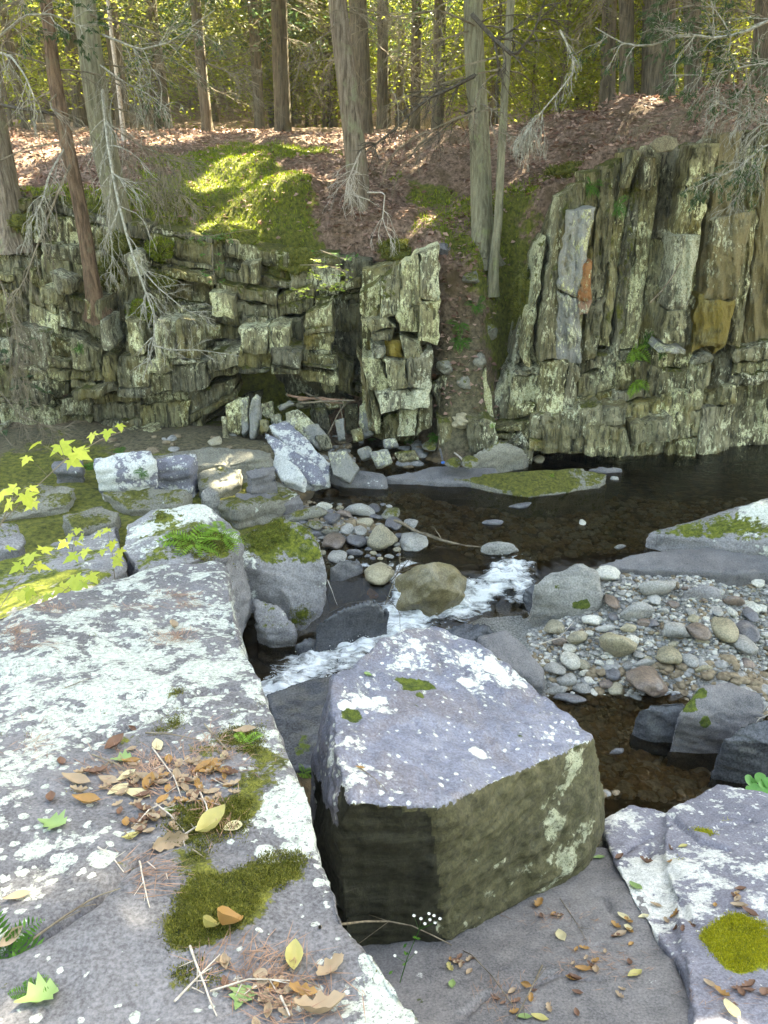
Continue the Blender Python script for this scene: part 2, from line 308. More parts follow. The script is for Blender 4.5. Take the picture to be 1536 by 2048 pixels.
# ------------------------------------------------------------ ground
def seg_dist(x, y, pts):
    d = np.full(np.shape(x), 1e9)
    for (a, b) in zip(pts[:-1], pts[1:]):
        ax, ay, bx, by = a[0], a[1], b[0], b[1]; L = (bx - ax) ** 2 + (by - ay) ** 2 + 1e-9
        t = np.clip(((x - ax) * (bx - ax) + (y - ay) * (by - ay)) / L, 0, 1)
        d = np.minimum(d, np.hypot(x - ax - t * (bx - ax), y - ay - t * (by - ay)))
    return d
LOWC = [PZ(*c) for c in [(0, 1060, .45), (100, 1000, .4), (300, 960, .32), (300, 1040, .38), (450, 960, .25), (0, 930, .4), (150, 1120, .6), (420, 905, .42), (500, 890, .42), (350, 895, .42),
    (540, 1000, .02), (700, 990, -.3), (900, 1000, -.35), (1100, 1010, -.4), (1300, 960, -.5), (1500, 950, -.5), (1000, 1060, -.25), (1200, 1080, -.3), (800, 985, -.3), (1300, 1040, -.35),
    (620, 1040, .05), (700, 1060, .04), (780, 1085, 0), (680, 1110, -.02), (850, 1100, -.12), (640, 1150, -.1), (660, 910, .15), (800, 905, .2), (900, 900, .12), (1000, 915, -.15), (760, 950, .0),
    (900, 1150, -.15), (1030, 1130, -.14), (1000, 1200, -.45), (850, 1250, -.6), (700, 1330, -.6), (560, 1350, -.6), (700, 1200, -.35), (600, 1260, -.5), (800, 1140, -.15), (740, 1150, -.12),
    (1200, 1150, .04), (1150, 1200, -.05), (1250, 1170, .08), (1400, 1150, .12), (1536, 1160, .12), (1150, 1250, -.12), (1250, 1250, -.05), (1400, 1240, .0), (1530, 1240, -.05), (1110, 1320, -.24), (1200, 1345, -.2),
    (1400, 1300, -.16), (1536, 1290, -.3), (1160, 1395, -.42), (1200, 1450, -.55), (1350, 1500, -.55), (1450, 1540, -.55), (1300, 1400, -.48), (1536, 1350, -.45), (1060, 1210, -.5), (1080, 1260, -.4), (1300, 1320, -.2)]]
LOWC += [np.array(c) for c in [(-1, 1, .8), (0, 2, -.2), (2, 1, .4), (-3, 3, .6), (0, -2, 1.2), (4, 3, -.2), (-5, 6, .8), (-8, 4, 1.2), (6, 7, -.4), (8, 8, -.4), (7, 4, .1), (0, -8, 2), (-9, 8.5, .6), (10, 0, 1.2), (-10, -3, 2), (12, 8, -.4)]]
HIC = [PY(*c) for c in [(500, 490, 9.9), (400, 470, 9.9), (300, 430, 9.9), (200, 400, 10), (50, 385, 10), (-200, 380, 10), (300, 300, 13), (500, 300, 12.5), (100, 300, 13), (600, 500, 9.9), (700, 500, 9.9),
    (300, 266, 16), (600, 270, 15.5), (0, 275, 16), (-400, 270, 16), (800, 420, 10.6), (800, 470, 10), (700, 390, 10.9), (860, 270, 15), (760, 330, 12.5), (1230, 296, 10), (1100, 350, 10.1), (1350, 275, 10.1),
    (1300, 200, 12.2), (1500, 178, 12.2), (1700, 180, 12.2), (1500, 245, 10.1), (1100, 262, 12.2), (1000, 262, 14), (900, 300, 12), (955, 440, 10.2), (1050, 400, 10.2), (1150, 225, 13), (600, 350, 11.2), (400, 380, 11.2)]]
HIC += [np.array(c) for c in [(-12, 11, 3.1), (14, 11, 4.3), (0, 20, 3.5), (-10, 20, 3.6), (8, 17, 4.1), (14, 18, 4.3), (0, 26, 3.4), (-14, 26, 3.6), (14, 26, 4.2)]]
LOWC = np.array(LOWC); HIC = np.array(HIC)
def shep(x, y, cp, p=3.2, e=.05):
    w = 1.0 / ((x[..., None] - cp[:, 0]) ** 2 + (y[..., None] - cp[:, 1]) ** 2 + e) ** (p / 2 * 1.1)
    return (w * cp[:, 2]).sum(-1) / w.sum(-1)
GUL = [PY(870, 780, 9.1)[:2], PY(930, 640, 9.9)[:2], PY(950, 480, 10.6)[:2]]
def ycl(x):      # line where the low ground meets the face of the cliff
    return np.interp(x, [-60, -9, -5, -1.0, -.4, .2, .75, 1.15, 1.6, 3, 6, 60], [9.7, 9.7, 9.8, 10.1, 10.1, 9.9, 9.25, 9.25, 9.9, 9.75, 9.9, 9.9])
def terrain(x, y, detail=True):
    x = np.asarray(x, float); y = np.asarray(y, float); sh = np.broadcast(x, y).shape
    x = np.broadcast_to(x, sh).copy(); y = np.broadcast_to(y, sh).copy()
    lo = np.empty(x.size); hi = np.empty(x.size); xf, yf = x.ravel(), y.ravel()
    for i in range(0, x.size, 20000):
        lo[i:i + 20000] = shep(xf[i:i + 20000], yf[i:i + 20000], LOWC); hi[i:i + 20000] = shep(xf[i:i + 20000], yf[i:i + 20000], HIC)
    lo = lo.reshape(sh); hi = hi.reshape(sh)
    c = ycl(x); w = np.interp(x, [-60, .5, .85, 1.4, 1.75, 60], [.3, .3, 1.0, 1.0, .3, .3])
    s = sstep(c - w * .9, c + w * .9, y)
    far = np.maximum(0, y - 27); z = lo * (1 - s) + hi * s
    z = z + far * .20 * sstep(27, 45, y) + np.maximum(0, -y - 6) * .12 + np.maximum(0, np.abs(x) - 14) * .15 * sstep(9, 20, y)
    if detail:
        p = np.stack([x, y, x * 0], -1)
        z = z + fbm(p, 1.3, 3) * .05 * (1 + sstep(9, 12, y)) + fbm(p, 6, 2, 5) * .012 + fbm(p, 2.6, 4, 8) * .16 * np.exp(-((x - 1.1) / .6) ** 2 - ((y - 9.7) / 1.0) ** 2)
    return z
def axis(lo, hi, a, b, st, g=1.22):
    m = list(np.arange(a, b + 1e-6, st)); s = st; v = b
    while v < hi: s *= g; v += s; m.append(min(v, hi))
    s = st; v = a; pre = []
    while v > lo: s *= g; v -= s; pre.append(max(v, lo))
    return np.array(pre[::-1] + m)
def gridmesh(xs, ys):
    X, Y = np.meshgrid(xs, ys); n, m = len(xs), len(ys)
    i = np.arange(n - 1)[None] + np.arange(m - 1)[:, None] * n; F = np.stack([i, i + 1, i + 1 + n, i + n], -1).reshape(-1, 4)
    return X.ravel(), Y.ravel(), F
x, y, F = gridmesh(axis(-150, 150, -6, 7.5, .07), axis(-80, 160, 3, 16, .07)); z = terrain(x, y)
barc = [PZ(1120, 1250, -.1)[:2], PZ(1250, 1230, 0)[:2], PZ(1600, 1200, 0)[:2]]
bw = 1 - sstep(.55, .95, seg_dist(x, y, barc)); c2 = 1 - sstep(.3, .6, seg_dist(x, y, [PZ(640, 1050, 0)[:2], PZ(760, 1080, 0)[:2]]))
grit = np.clip(np.maximum(bw, c2), 0, 1)
lowm = 1 - sstep(9.0, 9.7, y)
bed = sstep(.14, .02, z) * lowm * (y > 1)
dirt = lowm * (1 - bed)
moss = np.zeros(len(x)) - .2
for (px, py, Y, r, s_) in [(480, 300, 13, 1.3, .42), (430, 340, 11.5, 1.0, .45), (380, 380, 10.9, .8, .5), (480, 390, 10.6, .8, .5), (560, 360, 11.3, .5, .4), (500, 450, 10.1, .8, .5), (420, 420, 10.2, .8, .45), (310, 400, 10.2, .8, .3), (240, 430, 10, .9, .25),
                          (600, 520, 9.9, .5, .3), (840, 355, 11.2, .6, .3), (1080, 350, 10.1, .6, .25), (1000, 440, 10.3, .6, .25), (840, 430, 10.4, .5, .25), (1010, 620, 9.7, .45, .35), (970, 720, 9.2, .4, .2), (900, 560, 9.8, .25, .25), (950, 800, 8.8, .3, .2), (520, 290, 13.5, 1, .5), (60, 390, 10, 1, .3)]:
    c = PY(px, py, Y); moss += s_ * np.exp(-((x - c[0]) ** 2 + (y - c[1]) ** 2) / r ** 2)
for (px, py, r, s_) in [(250, 1020, 1.1, .5), (100, 980, 1.2, .45), (420, 975, .7, .4), (150, 1060, 1.1, .5), (0, 1000, 1.3, .4), (550, 960, .4, .3)]:
    c = PZ(px, py, .35); moss += s_ * np.exp(-((x - c[0]) ** 2 + (y - c[1]) ** 2) / r ** 2) * lowm
pm = np.stack([x, y, x * 0], -1); moss = moss + (fbm(pm, 1.1, 4, 61) * .16 + fbm(pm, 4.5, 3, 62) * .08) * (y > 9.4) * (moss > -.19)
GM = mesh_np('ground', np.stack([x, y, z], -1), F, True, dict(moss=moss, bed=bed, grit=grit * lowm, dirt=np.clip(dirt - grit, 0, 1)))
ground = put('ground', GM, M['ground']); tag(ground, 'forest floor, bank of fallen leaves and stony stream bed', kind='structure')
gV = np.stack([x, y, z], -1)
BV = {}
def bvh_of(o):
    me = o.data; v = np.empty(len(me.vertices) * 3); me.vertices.foreach_get('co', v); v = v.reshape(-1, 3) + np.array(o.matrix_basis.translation)
    if o.parent: v = v + np.array(o.parent.location)
    return BVHTree.FromPolygons([tuple(q) for q in v], [tuple(p.vertices) for p in me.polygons])
BV['ground'] = bvh_of(ground)
def hit(px, py, who=None):
    r = Vector(ray(px, py)).normalized(); best = None
    for k in (who or BV):
        h = BV[k].ray_cast(Vector(O3), r)
        if h[0] is not None and (best is None or h[3] < best[3]): best = h
    return best
def drop(x, y, who=None, z=9.0):
    best = None
    for k in (who or BV):
        h = BV[k].ray_cast(Vector((x, y, z)), Vector((0, 0, -1)))
        if h[0] is not None and (best is None or h[0].z > best[0].z): best = h
    return best

# ------------------------------------------------------------ water
crest = [PZ(600, 1150, 0)[:2], PZ(800, 1145, 0)[:2], PZ(1030, 1125, 0)[:2], PZ(1250, 1100, 0)[:2]]
def wlev(x, y):
    yl = np.interp(x, [c[0] for c in crest], [c[1] for c in crest]); return -.35 + .35 * sstep(yl - .55, yl + .02, y)
def pz3(l): return [PZ(*c)[:2] for c in l]
FOAM = [(pz3([(1040, 1128, 0), (1015, 1165, -.12), (960, 1200, -.22), (900, 1230, -.33)]), .15, 1.0), (pz3([(905, 1230, -.35), (840, 1250, -.35), (770, 1268, -.35), (700, 1300, -.35)]), .21, 1.0),
        (pz3([(700, 1300, -.35), (640, 1330, -.35), (580, 1365, -.35), (530, 1400, -.35)]), .25, 1.0), (pz3([(822, 1132, 0), (802, 1165, -.15), (790, 1200, -.3), (800, 1245, -.35)]), .09, .9),
        (pz3([(735, 1185, -.3), (775, 1188, -.3)]), .06, .8), (pz3([(620, 1340, -.35), (560, 1340, -.35)]), .10, .5), (pz3([(1000, 1085, 0), (990, 1120, 0)]), .05, .45), (pz3([(1050, 1205, -.35), (1050, 1245, -.35)]), .05, .75),
        (pz3([(1330, 1395, -.35), (1345, 1400, -.35)]), .05, .9), (pz3([(1430, 1490, -.35), (1460, 1500, -.35)]), .05, .9), (pz3([(1460, 1560, -.35), (1530, 1545, -.35)]), .04, .7), (pz3([(1040, 1090, 0), (1090, 1095, 0)]), .08, .35)]
x, y, F = gridmesh(axis(-9, 14, -1.6, 2.3, .02, 1.3), axis(2.2, 10.4, 4.6, 6.8, .02, 1.3))
foam = np.zeros(len(x))
pw = np.stack([x, y, x * 0], -1); wx, wy = fbm(pw, 4.5, 4, 31, .6) * .09, fbm(pw, 4.5, 4, 47, .6) * .09
for pts, w, s_ in FOAM: foam = np.maximum(foam, s_ * np.exp(-(seg_dist(x + wx, y + wy, pts) / w) ** 2))
p = np.stack([x, y, x * 0], -1)
z = wlev(x, y) + foam * (np.abs(fbm(p * (1, 1.7, 1), 6, 3, 3, .5)) * .075 + .0) + fbm(p, 5, 3, 9) * .006 + foam * fbm(p, 38, 2, 4) * .006
WMs = mesh_np('water', np.stack([x, y, z], -1), F, True, dict(foam=foam * .86))
water = put('stream_water', WMs, M['water']); tag(water, 'brown clear stream running over a low white cascade', kind='structure')
BV['water'] = bvh_of(water)

# ------------------------------------------------------------ rocks
def hull(pts):
    bm = bmesh.new(); vs = [bm.verts.new(tuple(q)) for q in pts]
    r = bmesh.ops.convex_hull(bm, input=vs); bmesh.ops.delete(bm, geom=[g for g in set(r['geom_interior'] + r['geom_unused']) if isinstance(g, bmesh.types.BMVert)], context='VERTS')
    bm.normal_update(); return bm
def remesh(hulls, voxel):
    bm = bmesh.new()
    for h in hulls:
        b = hull(h); tmp = bpy.data.meshes.new('t'); b.to_mesh(tmp); b.free(); bm.from_mesh(tmp); bpy.data.meshes.remove(tmp)
    me = bpy.data.meshes.new('t'); bm.to_mesh(me); bm.free()
    o = bpy.data.objects.new('t', me); C.objects.link(o); md = o.modifiers.new('r', 'REMESH'); md.mode = 'VOXEL'; md.voxel_size = voxel; md.adaptivity = 0
    dg = bpy.context.evaluated_depsgraph_get(); m2 = bpy.data.meshes.new_from_object(o.evaluated_get(dg))
    bpy.data.objects.remove(o); bpy.data.meshes.remove(me)
    V = np.empty(len(m2.vertices) * 3); m2.vertices.foreach_get('co', V); V = V.reshape(-1, 3)
    N = np.empty(len(m2.vertices) * 3); m2.vertices.foreach_get('normal', N); N = N.reshape(-1, 3)
    F = np.array([tuple(p.vertices) for p in m2.polygons if len(p.vertices) == 4], np.int32)
    bpy.data.meshes.remove(m2); return V, N, F
def blobs(V, F, lst):
    """density added round points given by where they show in the picture: (px, py, radius m, strength)"""
    a = np.zeros(len(V))
    if not lst: return a
    bv = BVHTree.FromPolygons([tuple(q) for q in V], [tuple(f) for f in F])
    for (px, py, r, s_) in lst:
        h = bv.ray_cast(Vector(O3), Vector(ray(px, py)).normalized())
        if h[0] is None: continue
        a += s_ * np.exp(-((V - np.array(h[0])) ** 2).sum(1) / r ** 2)
    return a
def rock(name, hulls, voxel, mat, amp=.03, sc=2.0, strata=None, cracks=(), moss=(), lich=(), mb=0.0, lb=0.0, label=None, cat='rock', sidemat=None, parent=None, group=None, smooth=True, fine=1.0, key=None, sidef=None, round_=0, chip=0):
    V, N, F = remesh(hulls, voxel)
    if chip:   # worn and chipped rims: edges are rounded off more in some places than in others
        W_ = V.copy()
        for _ in range(chip):
            A_ = np.zeros_like(W_); c_ = np.zeros(len(V))
            for k in range(4): np.add.at(A_, F[:, k], W_[F[:, k - 1]]); np.add.at(c_, F[:, k], 1)
            W_ = A_ / c_[:, None] * .7 + W_ * .3
        V = V + (W_ - V) * np.clip(fbm(V, 6.0, 3, 77, .6) * 1.6 + .25, 0, 1)[:, None]
    for _ in range(round_):
        A_ = np.zeros_like(V); c_ = np.zeros(len(V))
        for k in range(4): np.add.at(A_, F[:, k], V[F[:, k - 1]]); np.add.at(c_, F[:, k], 1)
        V = V * .4 + A_ / c_[:, None] * .6
    s_ = int(abs(V[:, 0].sum() * 10)) % 997
    d = fbm(V, sc, 4, s_) * amp + fbm(V, sc * 7, 3, s_ + 9) * amp * .22 * fine
    D = N * d[:, None]
    if strata:   # broken bedding: (bedding normal, layer thickness, step height)
        n = np.array(strata[0], float); n /= np.linalg.norm(n)
        q = (V @ n) / strata[1] + fbm(V, 2.2, 3, s_ + 3) * strata[3] if len(strata) > 3 else (V @ n) / strata[1] + fbm(V, 2.2, 3, s_ + 3) * .7
        k = np.floor(q); fr = q - k
        st = (hsh(k.astype(np.int64), k.astype(np.int64) * 3, k.astype(np.int64) * 0, 5) - .5) * 2
        lat = 1 - np.abs(N @ n)
        D += N * ((st * strata[2] - strata[2] * .9 * np.exp(-(np.minimum(fr, 1 - fr) / .10) ** 2)) * np.clip(lat * 1.6, 0, 1))[:, None]
    V = V + D
    if cracks:
        bv = BVHTree.FromPolygons([tuple(q) for q in V], [tuple(f) for f in F])
        for (pl, w, dep) in cracks:
            pts = [bv.ray_cast(Vector(O3), Vector(ray(*q)).normalized())[0] for q in pl]; pts = [np.array(q) for q in pts if q is not None]
            dd = np.full(len(V), 1e9); Vn = V + np.stack([fbm(V, 9, 2, 1), fbm(V, 9, 2, 2), fbm(V, 9, 2, 3)], -1) * .015
            for a, b in zip(pts[:-1], pts[1:]):
                L = ((b - a) ** 2).sum() + 1e-9; t = np.clip(((Vn - a) @ (b - a)) / L, 0, 1); dd = np.minimum(dd, np.sqrt(((Vn - a - t[:, None] * (b - a)) ** 2).sum(1)))
            V = V - N * (dep * np.exp(-(dd / w) ** 2))[:, None]
    am = blobs(V, F, moss) + mb; al = blobs(V, F, lich) + lb
    mi = None; mats = [mat]
    if sidemat is not None:
        nf = N[F].mean(1); mi = (sidef(nf, V[F].mean(1)) if sidef else (nf[:, 2] < .45)).astype(np.int32); mats = [mat] + (sidemat if isinstance(sidemat, list) else [sidemat])
    base = V.mean(0); base[2] = V[:, 2].min()
    me = mesh_np(name, V, F, smooth, dict(moss=am, lich=al), mi)
    o = put(name, me, mats, parent=parent, loc=None if parent is not None else base)
    if label: tag(o, label, cat, group)
    if key is not None or parent is None: BV[key or ('rk%d' % len(BV))] = bvh_of(o)
    return o
def prism(top, zb, ex=1.05, dx=(0, 0)):
    top = np.array(top); c = top.mean(0); b = (top - c) * np.array((ex, ex, 1)) + c; b[:, 2] = zb; b[:, 0] += dx[0]; b[:, 1] += dx[1]
    return np.concatenate([top, b])
def ico(n):
    bm = bmesh.new(); bmesh.ops.create_icosphere(bm, subdivisions=n, radius=1); V = np.array([v.co[:] for v in bm.verts]); F = np.array([[v.index for v in f.verts] for f in bm.faces]); bm.free(); return V, F
ICO = {k: ico(k) for k in (2, 3, 4, 5)}
def stone_mesh(r, lev=3, flat=3, rough=.10, name='cobble'):
    V, F = ICO[lev]; V = V.copy(); s_ = int(r.integers(9999))
    for k in range(flat):
        n = unit(r.normal(0, 1, 3)); dd = r.uniform(.55, .9); t = V @ n; V = V - n * (np.maximum(0, t - dd) * .85)[:, None]
    V = V * (1 + fbm(V + s_, 1.1, 3, s_) * rough * 1.6)[:, None] + fbm(V + s_, 5, 2, s_)[:, None] * V * rough * .12
    V /= np.abs(V).max(0); return V, F
def unit(v): return v / (np.linalg.norm(v, axis=-1, keepdims=True) + 1e-9)
def gz(x, y): return float(terrain([x], [y])[0])
def stone_at(cx, cy, w, h, flat=.62, sink=.72, zg=None):
    """where a stone stands whose outline is w x h photo pixels about (cx, cy): centre and half axes"""
    z = 0.0
    hh = hit(cx, cy + h * .30, ['ground']); c = np.array(hh[0]) if hh else PZ(cx, cy, 0)
    for _ in range(4):
        t = np.linalg.norm(c - O3); a = w * .5 * t / FPX; hv = h * .5 * t / FPX; el = math.asin((CAMZ - c[2]) / t); cc = min(flat * a, hv * .95 / math.cos(el))
        b = math.sqrt(max(hv ** 2 - (cc * math.cos(el)) ** 2, (a * .35 * math.sin(el)) ** 2)) / math.sin(el); b = min(b, a * 1.5)
        z = (max(gz(c[0], c[1]), float(wlev(c[0], c[1])) - cc * .45) if zg is None else zg) + cc * sink; c = PZ(cx, cy, z)
    return c, (a, b, cc)
def tz(l, zb, ex=1.05, dx=(0, 0)): return prism([PZ(*q) for q in l], zb, ex, dx)
def tp(l, pl, zb, ex=1.05, dx=(0, 0)): return prism([PP(q[0], q[1], pl) for q in l], zb, ex, dx)

# the ledge the photographer stands on
plA = (2.50, 0.0, -.25)
A1 = tp([(-500, 1420), (0, 1245), (150, 1185), (330, 1135), (440, 1128), (452, 1180), (470, 1260), (505, 1330), (540, 1400), (300, 1700), (-500, 1900)], plA, .0, 1.03)
A2 = tp([(-500, 1500), (200, 1330), (540, 1400), (568, 1480), (600, 1560), (655, 1665), (300, 2350), (-500, 2350)], plA, .0, 1.03)
A3 = tp([(100, 1500), (600, 1560), (640, 1640), (680, 1740), (700, 1830), (300, 2350), (-500, 2350)], plA, .0, 1.02)
A4 = tp([(100, 1700), (640, 1730), (700, 1830), (770, 1920), (890, 2060), (1000, 2250), (900, 2500), (-500, 2500)], plA, .0, 1.02)
rock('ledge_rock', [A1, A2, A3, A4], .016, M['ledge'], .035, 1.5, strata=((.1, .2, 1), .16, .02), key='A', chip=14, fine=1.3,
     cracks=[([(0, 1890), (120, 1850), (180, 1815), (260, 1730), (380, 1670)], .012, .05), ([(180, 1485), (300, 1440), (410, 1385), (470, 1378)], .014, .035), ([(330, 1240), (400, 1180), (440, 1165)], .008, .02)],
     moss=[(535, 1515, 0.096, 0.36), (510, 1560, 0.081, 0.36), (480, 1610, 0.074, 0.36), (430, 1640, 0.074, 0.31), (385, 1640, 0.074, 0.29), (375, 1720, 0.081, 0.36), (390, 1790, 0.074, 0.36), (360, 1850, 0.059, 0.31), (470, 1770, 0.089, 0.36), (450, 1820, 0.074, 0.36), (510, 1750, 0.044, 0.29), (560, 1745, 0.059, 0.36), (590, 1720, 0.052, 0.29), (370, 1870, 0.044, 0.29), (470, 1470, 0.074, 0.25), (420, 1500, 0.074, 0.21), (350, 1450, 0.074, 0.21), (230, 1480, 0.089, 0.21), (350, 1385, 0.044, 0.29), (470, 1425, 0.037, 0.29), (200, 1790, 0.059, 0.21), (260, 1740, 0.052, 0.21), (350, 1980, 0.148, 0.13), (20, 1960, 0.111, 0.21), (640, 1700, 0.037, 0.13)],
     lich=[(150, 1300, .8, .05), (300, 1360, .6, .07), (60, 1400, .5, .03), (620, 1640, .25, .22), (700, 1850, .25, .2), (780, 1980, .2, .15), (210, 1660, .15, .12), (80, 1560, .2, .12), (110, 1740, .14, .16), (130, 1480, .2, .1),
           (200, 1540, .22, -.25), (330, 1560, .25, -.3), (300, 1800, .22, -.22), (200, 1920, .3, -.10), (430, 1900, .25, -.2), (430, 1730, .2, -.2), (560, 1860, .2, -.1), (20, 1470, .12, -.12)], lb=.0,
     label='huge lichen-crusted grey ledge filling the left foreground, strewn with moss and dry leaves', cat='rock ledge')
# the big block
plB = (1.934, -.239, -.1824)
tb = [PP(a, b, plB) for a, b in [(872, 1248), (962, 1290), (1040, 1345), (1092, 1383), (1160, 1438), (1188, 1476), (1150, 1488), (1060, 1520), (960, 1570), (868, 1616), (780, 1604), (700, 1604), (684, 1560), (664, 1470), (664, 1350), (760, 1282)]]
cn = PY(905, 1874, 2.05); nq = np.cross(tb[9] - tb[11], cn - tb[11]); rq = ray(690, 1800); lb_ = O3 + rq * ((tb[11] - O3) @ nq) / (rq @ nq); rq = ray(672, 1660); lc_ = O3 + rq * ((tb[11] - O3) @ nq) / (rq @ nq)
bb = [cn, lb_, lc_, PY(1165, 1740, 2.56), PY(1208, 1668, 2.9), PY(1208, 1560, 2.95), PY(1200, 1500, 2.9), np.array((.95, 3.3, .0)), np.array((-.42, 3.1, .0)), np.array((-.40, 2.7, .3)), PY(625, 1530, 2.75), PY(633, 1560, 2.62), np.array((.3, 3.75, 0)), PY(640, 1430, 3.0), cn - (0, -.1, .3), lb_ - (0, 0, .3)]
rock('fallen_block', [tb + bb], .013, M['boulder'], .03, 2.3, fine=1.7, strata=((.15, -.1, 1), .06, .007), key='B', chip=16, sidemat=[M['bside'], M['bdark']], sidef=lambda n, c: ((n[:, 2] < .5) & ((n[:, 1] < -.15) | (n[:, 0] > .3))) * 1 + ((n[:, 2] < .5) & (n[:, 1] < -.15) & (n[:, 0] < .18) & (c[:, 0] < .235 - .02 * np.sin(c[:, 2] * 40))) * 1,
     cracks=[([(690, 1380), (800, 1376), (860, 1372)], .010, .016), ([(900, 1290), (960, 1400), (1000, 1545)], .012, .010), ([(740, 1440), (850, 1500), (1000, 1500), (1100, 1470)], .012, .008), ([(830, 1400), (833, 1460)], .010, .012)],
     moss=[(812, 1368, .06, .45), (850, 1370, .05, .42), (700, 1432, .05, .45), (1085, 1430, .05, .32), (833, 1410, .03, .4), (840, 1392, .03, .4), (1040, 1470, .03, .3), (1150, 1500, .12, .25)],
     lich=[(850, 1285, .24, .12), (780, 1310, .12, .14), (940, 1310, .16, .07), (990, 1340, .18, .10), (1020, 1370, .15, .08), (760, 1395, .10, .2), (730, 1410, .08, .18), (690, 1480, .10, .14), (715, 1560, .12, .14), (690, 1340, .1, -.05), (900, 1480, .3, -.06), (1140, 1690, .25, .13), (1130, 1570, .15, .12), (1160, 1500, .1, .1)],
     label='massive angular violet-grey block with white lichen spots and a dark shaded front', cat='boulder')
# grey slab under the block, lichened slab at the lower right
plC = (1.67, .0, -.45)
rock('bedrock', [tp([(560, 1800), (800, 1730), (1180, 1690), (1222, 1690), (1262, 1800), (1290, 1850), (1340, 1900), (1430, 2100), (1500, 2500), (600, 2500)], plC, -.5, 1.0)], .016, M['slab'], .02, 1.6, strata=((.1, .45, 1), .10, .012), key='C1', chip=10,
     cracks=[([(925, 2030), (965, 1998), (1010, 1975), (1060, 1972), (1120, 1945), (1200, 1960)], .010, .035), ([(1210, 1800), (1250, 1850), (1290, 1870)], .009, .025), ([(1150, 1850), (1170, 1885), (1210, 1890)], .008, .02)],
     moss=[(845, 2000, .05, .3)], lich=[(860, 1960, .1, .12), (1330, 1960, .2, .05), (900, 1900, .2, .06), (1100, 1950, .5, -.1)], lb=-.03, label='smooth dark grey bedrock slab under the big block, scattered with fallen leaves', cat='rock slab')
rock('bedrock', [tp([(1204, 1642), (1262, 1610), (1330, 1622), (1345, 1700), (1380, 1800), (1420, 2000), (1400, 1960), (1345, 1895), (1290, 1840), (1262, 1795), (1222, 1700)], (1.71, 0, -.45), -.5, 1.0),
                     tp([(1335, 1620), (1440, 1568), (1500, 1580), (1700, 1640), (1900, 1900), (1900, 2500), (1480, 2500), (1440, 2100), (1400, 1960), (1370, 1850), (1330, 1700)], (1.73, .01, -.45), -.5, 1.0)], .015, M['wlich'], .028, 1.7, strata=((.1, .45, 1), .10, .02), key='C2', chip=10,
     cracks=[([(1335, 1625), (1400, 1680), (1460, 1700)], .014, .04), ([(1300, 1700), (1345, 1790), (1395, 1850)], .012, .03), ([(1230, 1715), (1290, 1680), (1340, 1650)], .012, .03), ([(1400, 1690), (1440, 1650), (1500, 1640)], .010, .02)],
     moss=[(1480, 1850, .10, .8), (1500, 1900, .11, .8), (1440, 1880, .09, .7), (1470, 1930, .06, .5), (1420, 1665, .06, .4), (1390, 1660, .05, .4), (1450, 1640, .04, .35), (1435, 1800, .06, .3), (1310, 1910, .05, .35), (1300, 1640, .04, .3)],
     lich=[(1330, 1740, .25, .14), (1300, 1800, .2, .12), (1370, 1900, .15, .1), (1500, 1780, .15, .06), (1420, 1990, .25, -.25), (1500, 2000, .3, -.2), (1460, 1720, .1, -.05)],
     label='white-lichened bedrock slab at the lower right with a bright yellow-green moss cushion', cat='rock slab')
# smooth wet slab in the slot between ledge and block
rock('wet_rock', [tz([(a, b, -.15) for a, b in [(535, 1390), (600, 1362), (672, 1345), (720, 1345), (720, 1480), (640, 1540), (580, 1540), (545, 1450)]], -.9, 1.05)], .02, M['wet'], .02, 2, strata=((.2, .3, 1), .08, .012), key='D', moss=[(600, 1500, .07, .36), (606, 1475, .05, .34)], label='smooth blue-grey wet slab in the slot between the ledge and the big block', cat='rock slab')
# middle distance boulders on the left
rock('mossy_boulder', [tz([(440, 1120, .35), (470, 1070, .45), (560, 1030, .5), (600, 1040, .45), (640, 1085, .3), (655, 1130, .2), (655, 1180, .0), (560, 1160, .15)], -.7, 1.0), tz([(560, 1165, .12), (655, 1180, .0), (650, 1225, -.2), (600, 1240, -.2), (570, 1225, -.15)], -.7, 1.0), tz([(455, 1130, .3), (550, 1150, .15), (540, 1195, -.05), (490, 1200, -.05)], -.7, 1.0)], .022, M['mossy'], .05, 1.6, strata=((.3, .2, 1), .2, .008), key='E', round_=3,
     moss=[(480, 1050, .25, .3), (560, 1060, .25, .25), (620, 1120, .15, .25), (600, 1230, .15, .35), (520, 1090, .2, .15), (560, 1200, .2, -.2), (600, 1140, .2, -.2), (640, 1150, .15, -.1)], lich=[(550, 1065, .1, .2), (480, 1130, .2, .12)],
     label='large moss-capped grey boulder beside the cascade, right of the lichened ledge', cat='boulder')
rock('lichened_boulder', [tz([(245, 1040, 0.72), (300, 1015, 0.72), (390, 1003, 0.72), (440, 1030, 0.67), (490, 1060, 0.62), (460, 1110, 0.67), (380, 1120, 0.82), (270, 1140, 0.82), (240, 1090, 0.77)], -.2, 1.05)], .022, M['mossy'], .06, 1.8, strata=((.3, .2, 1), .15, .012), key='F1', round_=4, lich=[(300, 1060, .3, .2), (390, 1015, .25, .25), (470, 1070, .12, .25)], moss=[(320, 1035, .12, .2), (380, 1085, .25, .2), (440, 1090, .2, .2)], mb=-.02,
     label='white-lichened boulder with moss behind the foreground ledge', cat='boulder')
rock('sloping_rock', [tz([(-150, 1160, 0.82), (0, 1110, 0.77), (110, 1075, 0.67), (235, 1045, 0.57), (250, 1130, 0.82), (150, 1200, 0.92), (-100, 1260, 1.02)], -.2, 1.03)], .025, M['mossy'], .05, 1.4, strata=((.3, .2, 1), .2, .03), key='F2', moss=[(60, 1180, .4, .22), (20, 1120, .3, .15)], lich=[(150, 1090, .4, .1)], label='long sloping rock at the left edge behind the yellow maple seedlings', cat='rock')
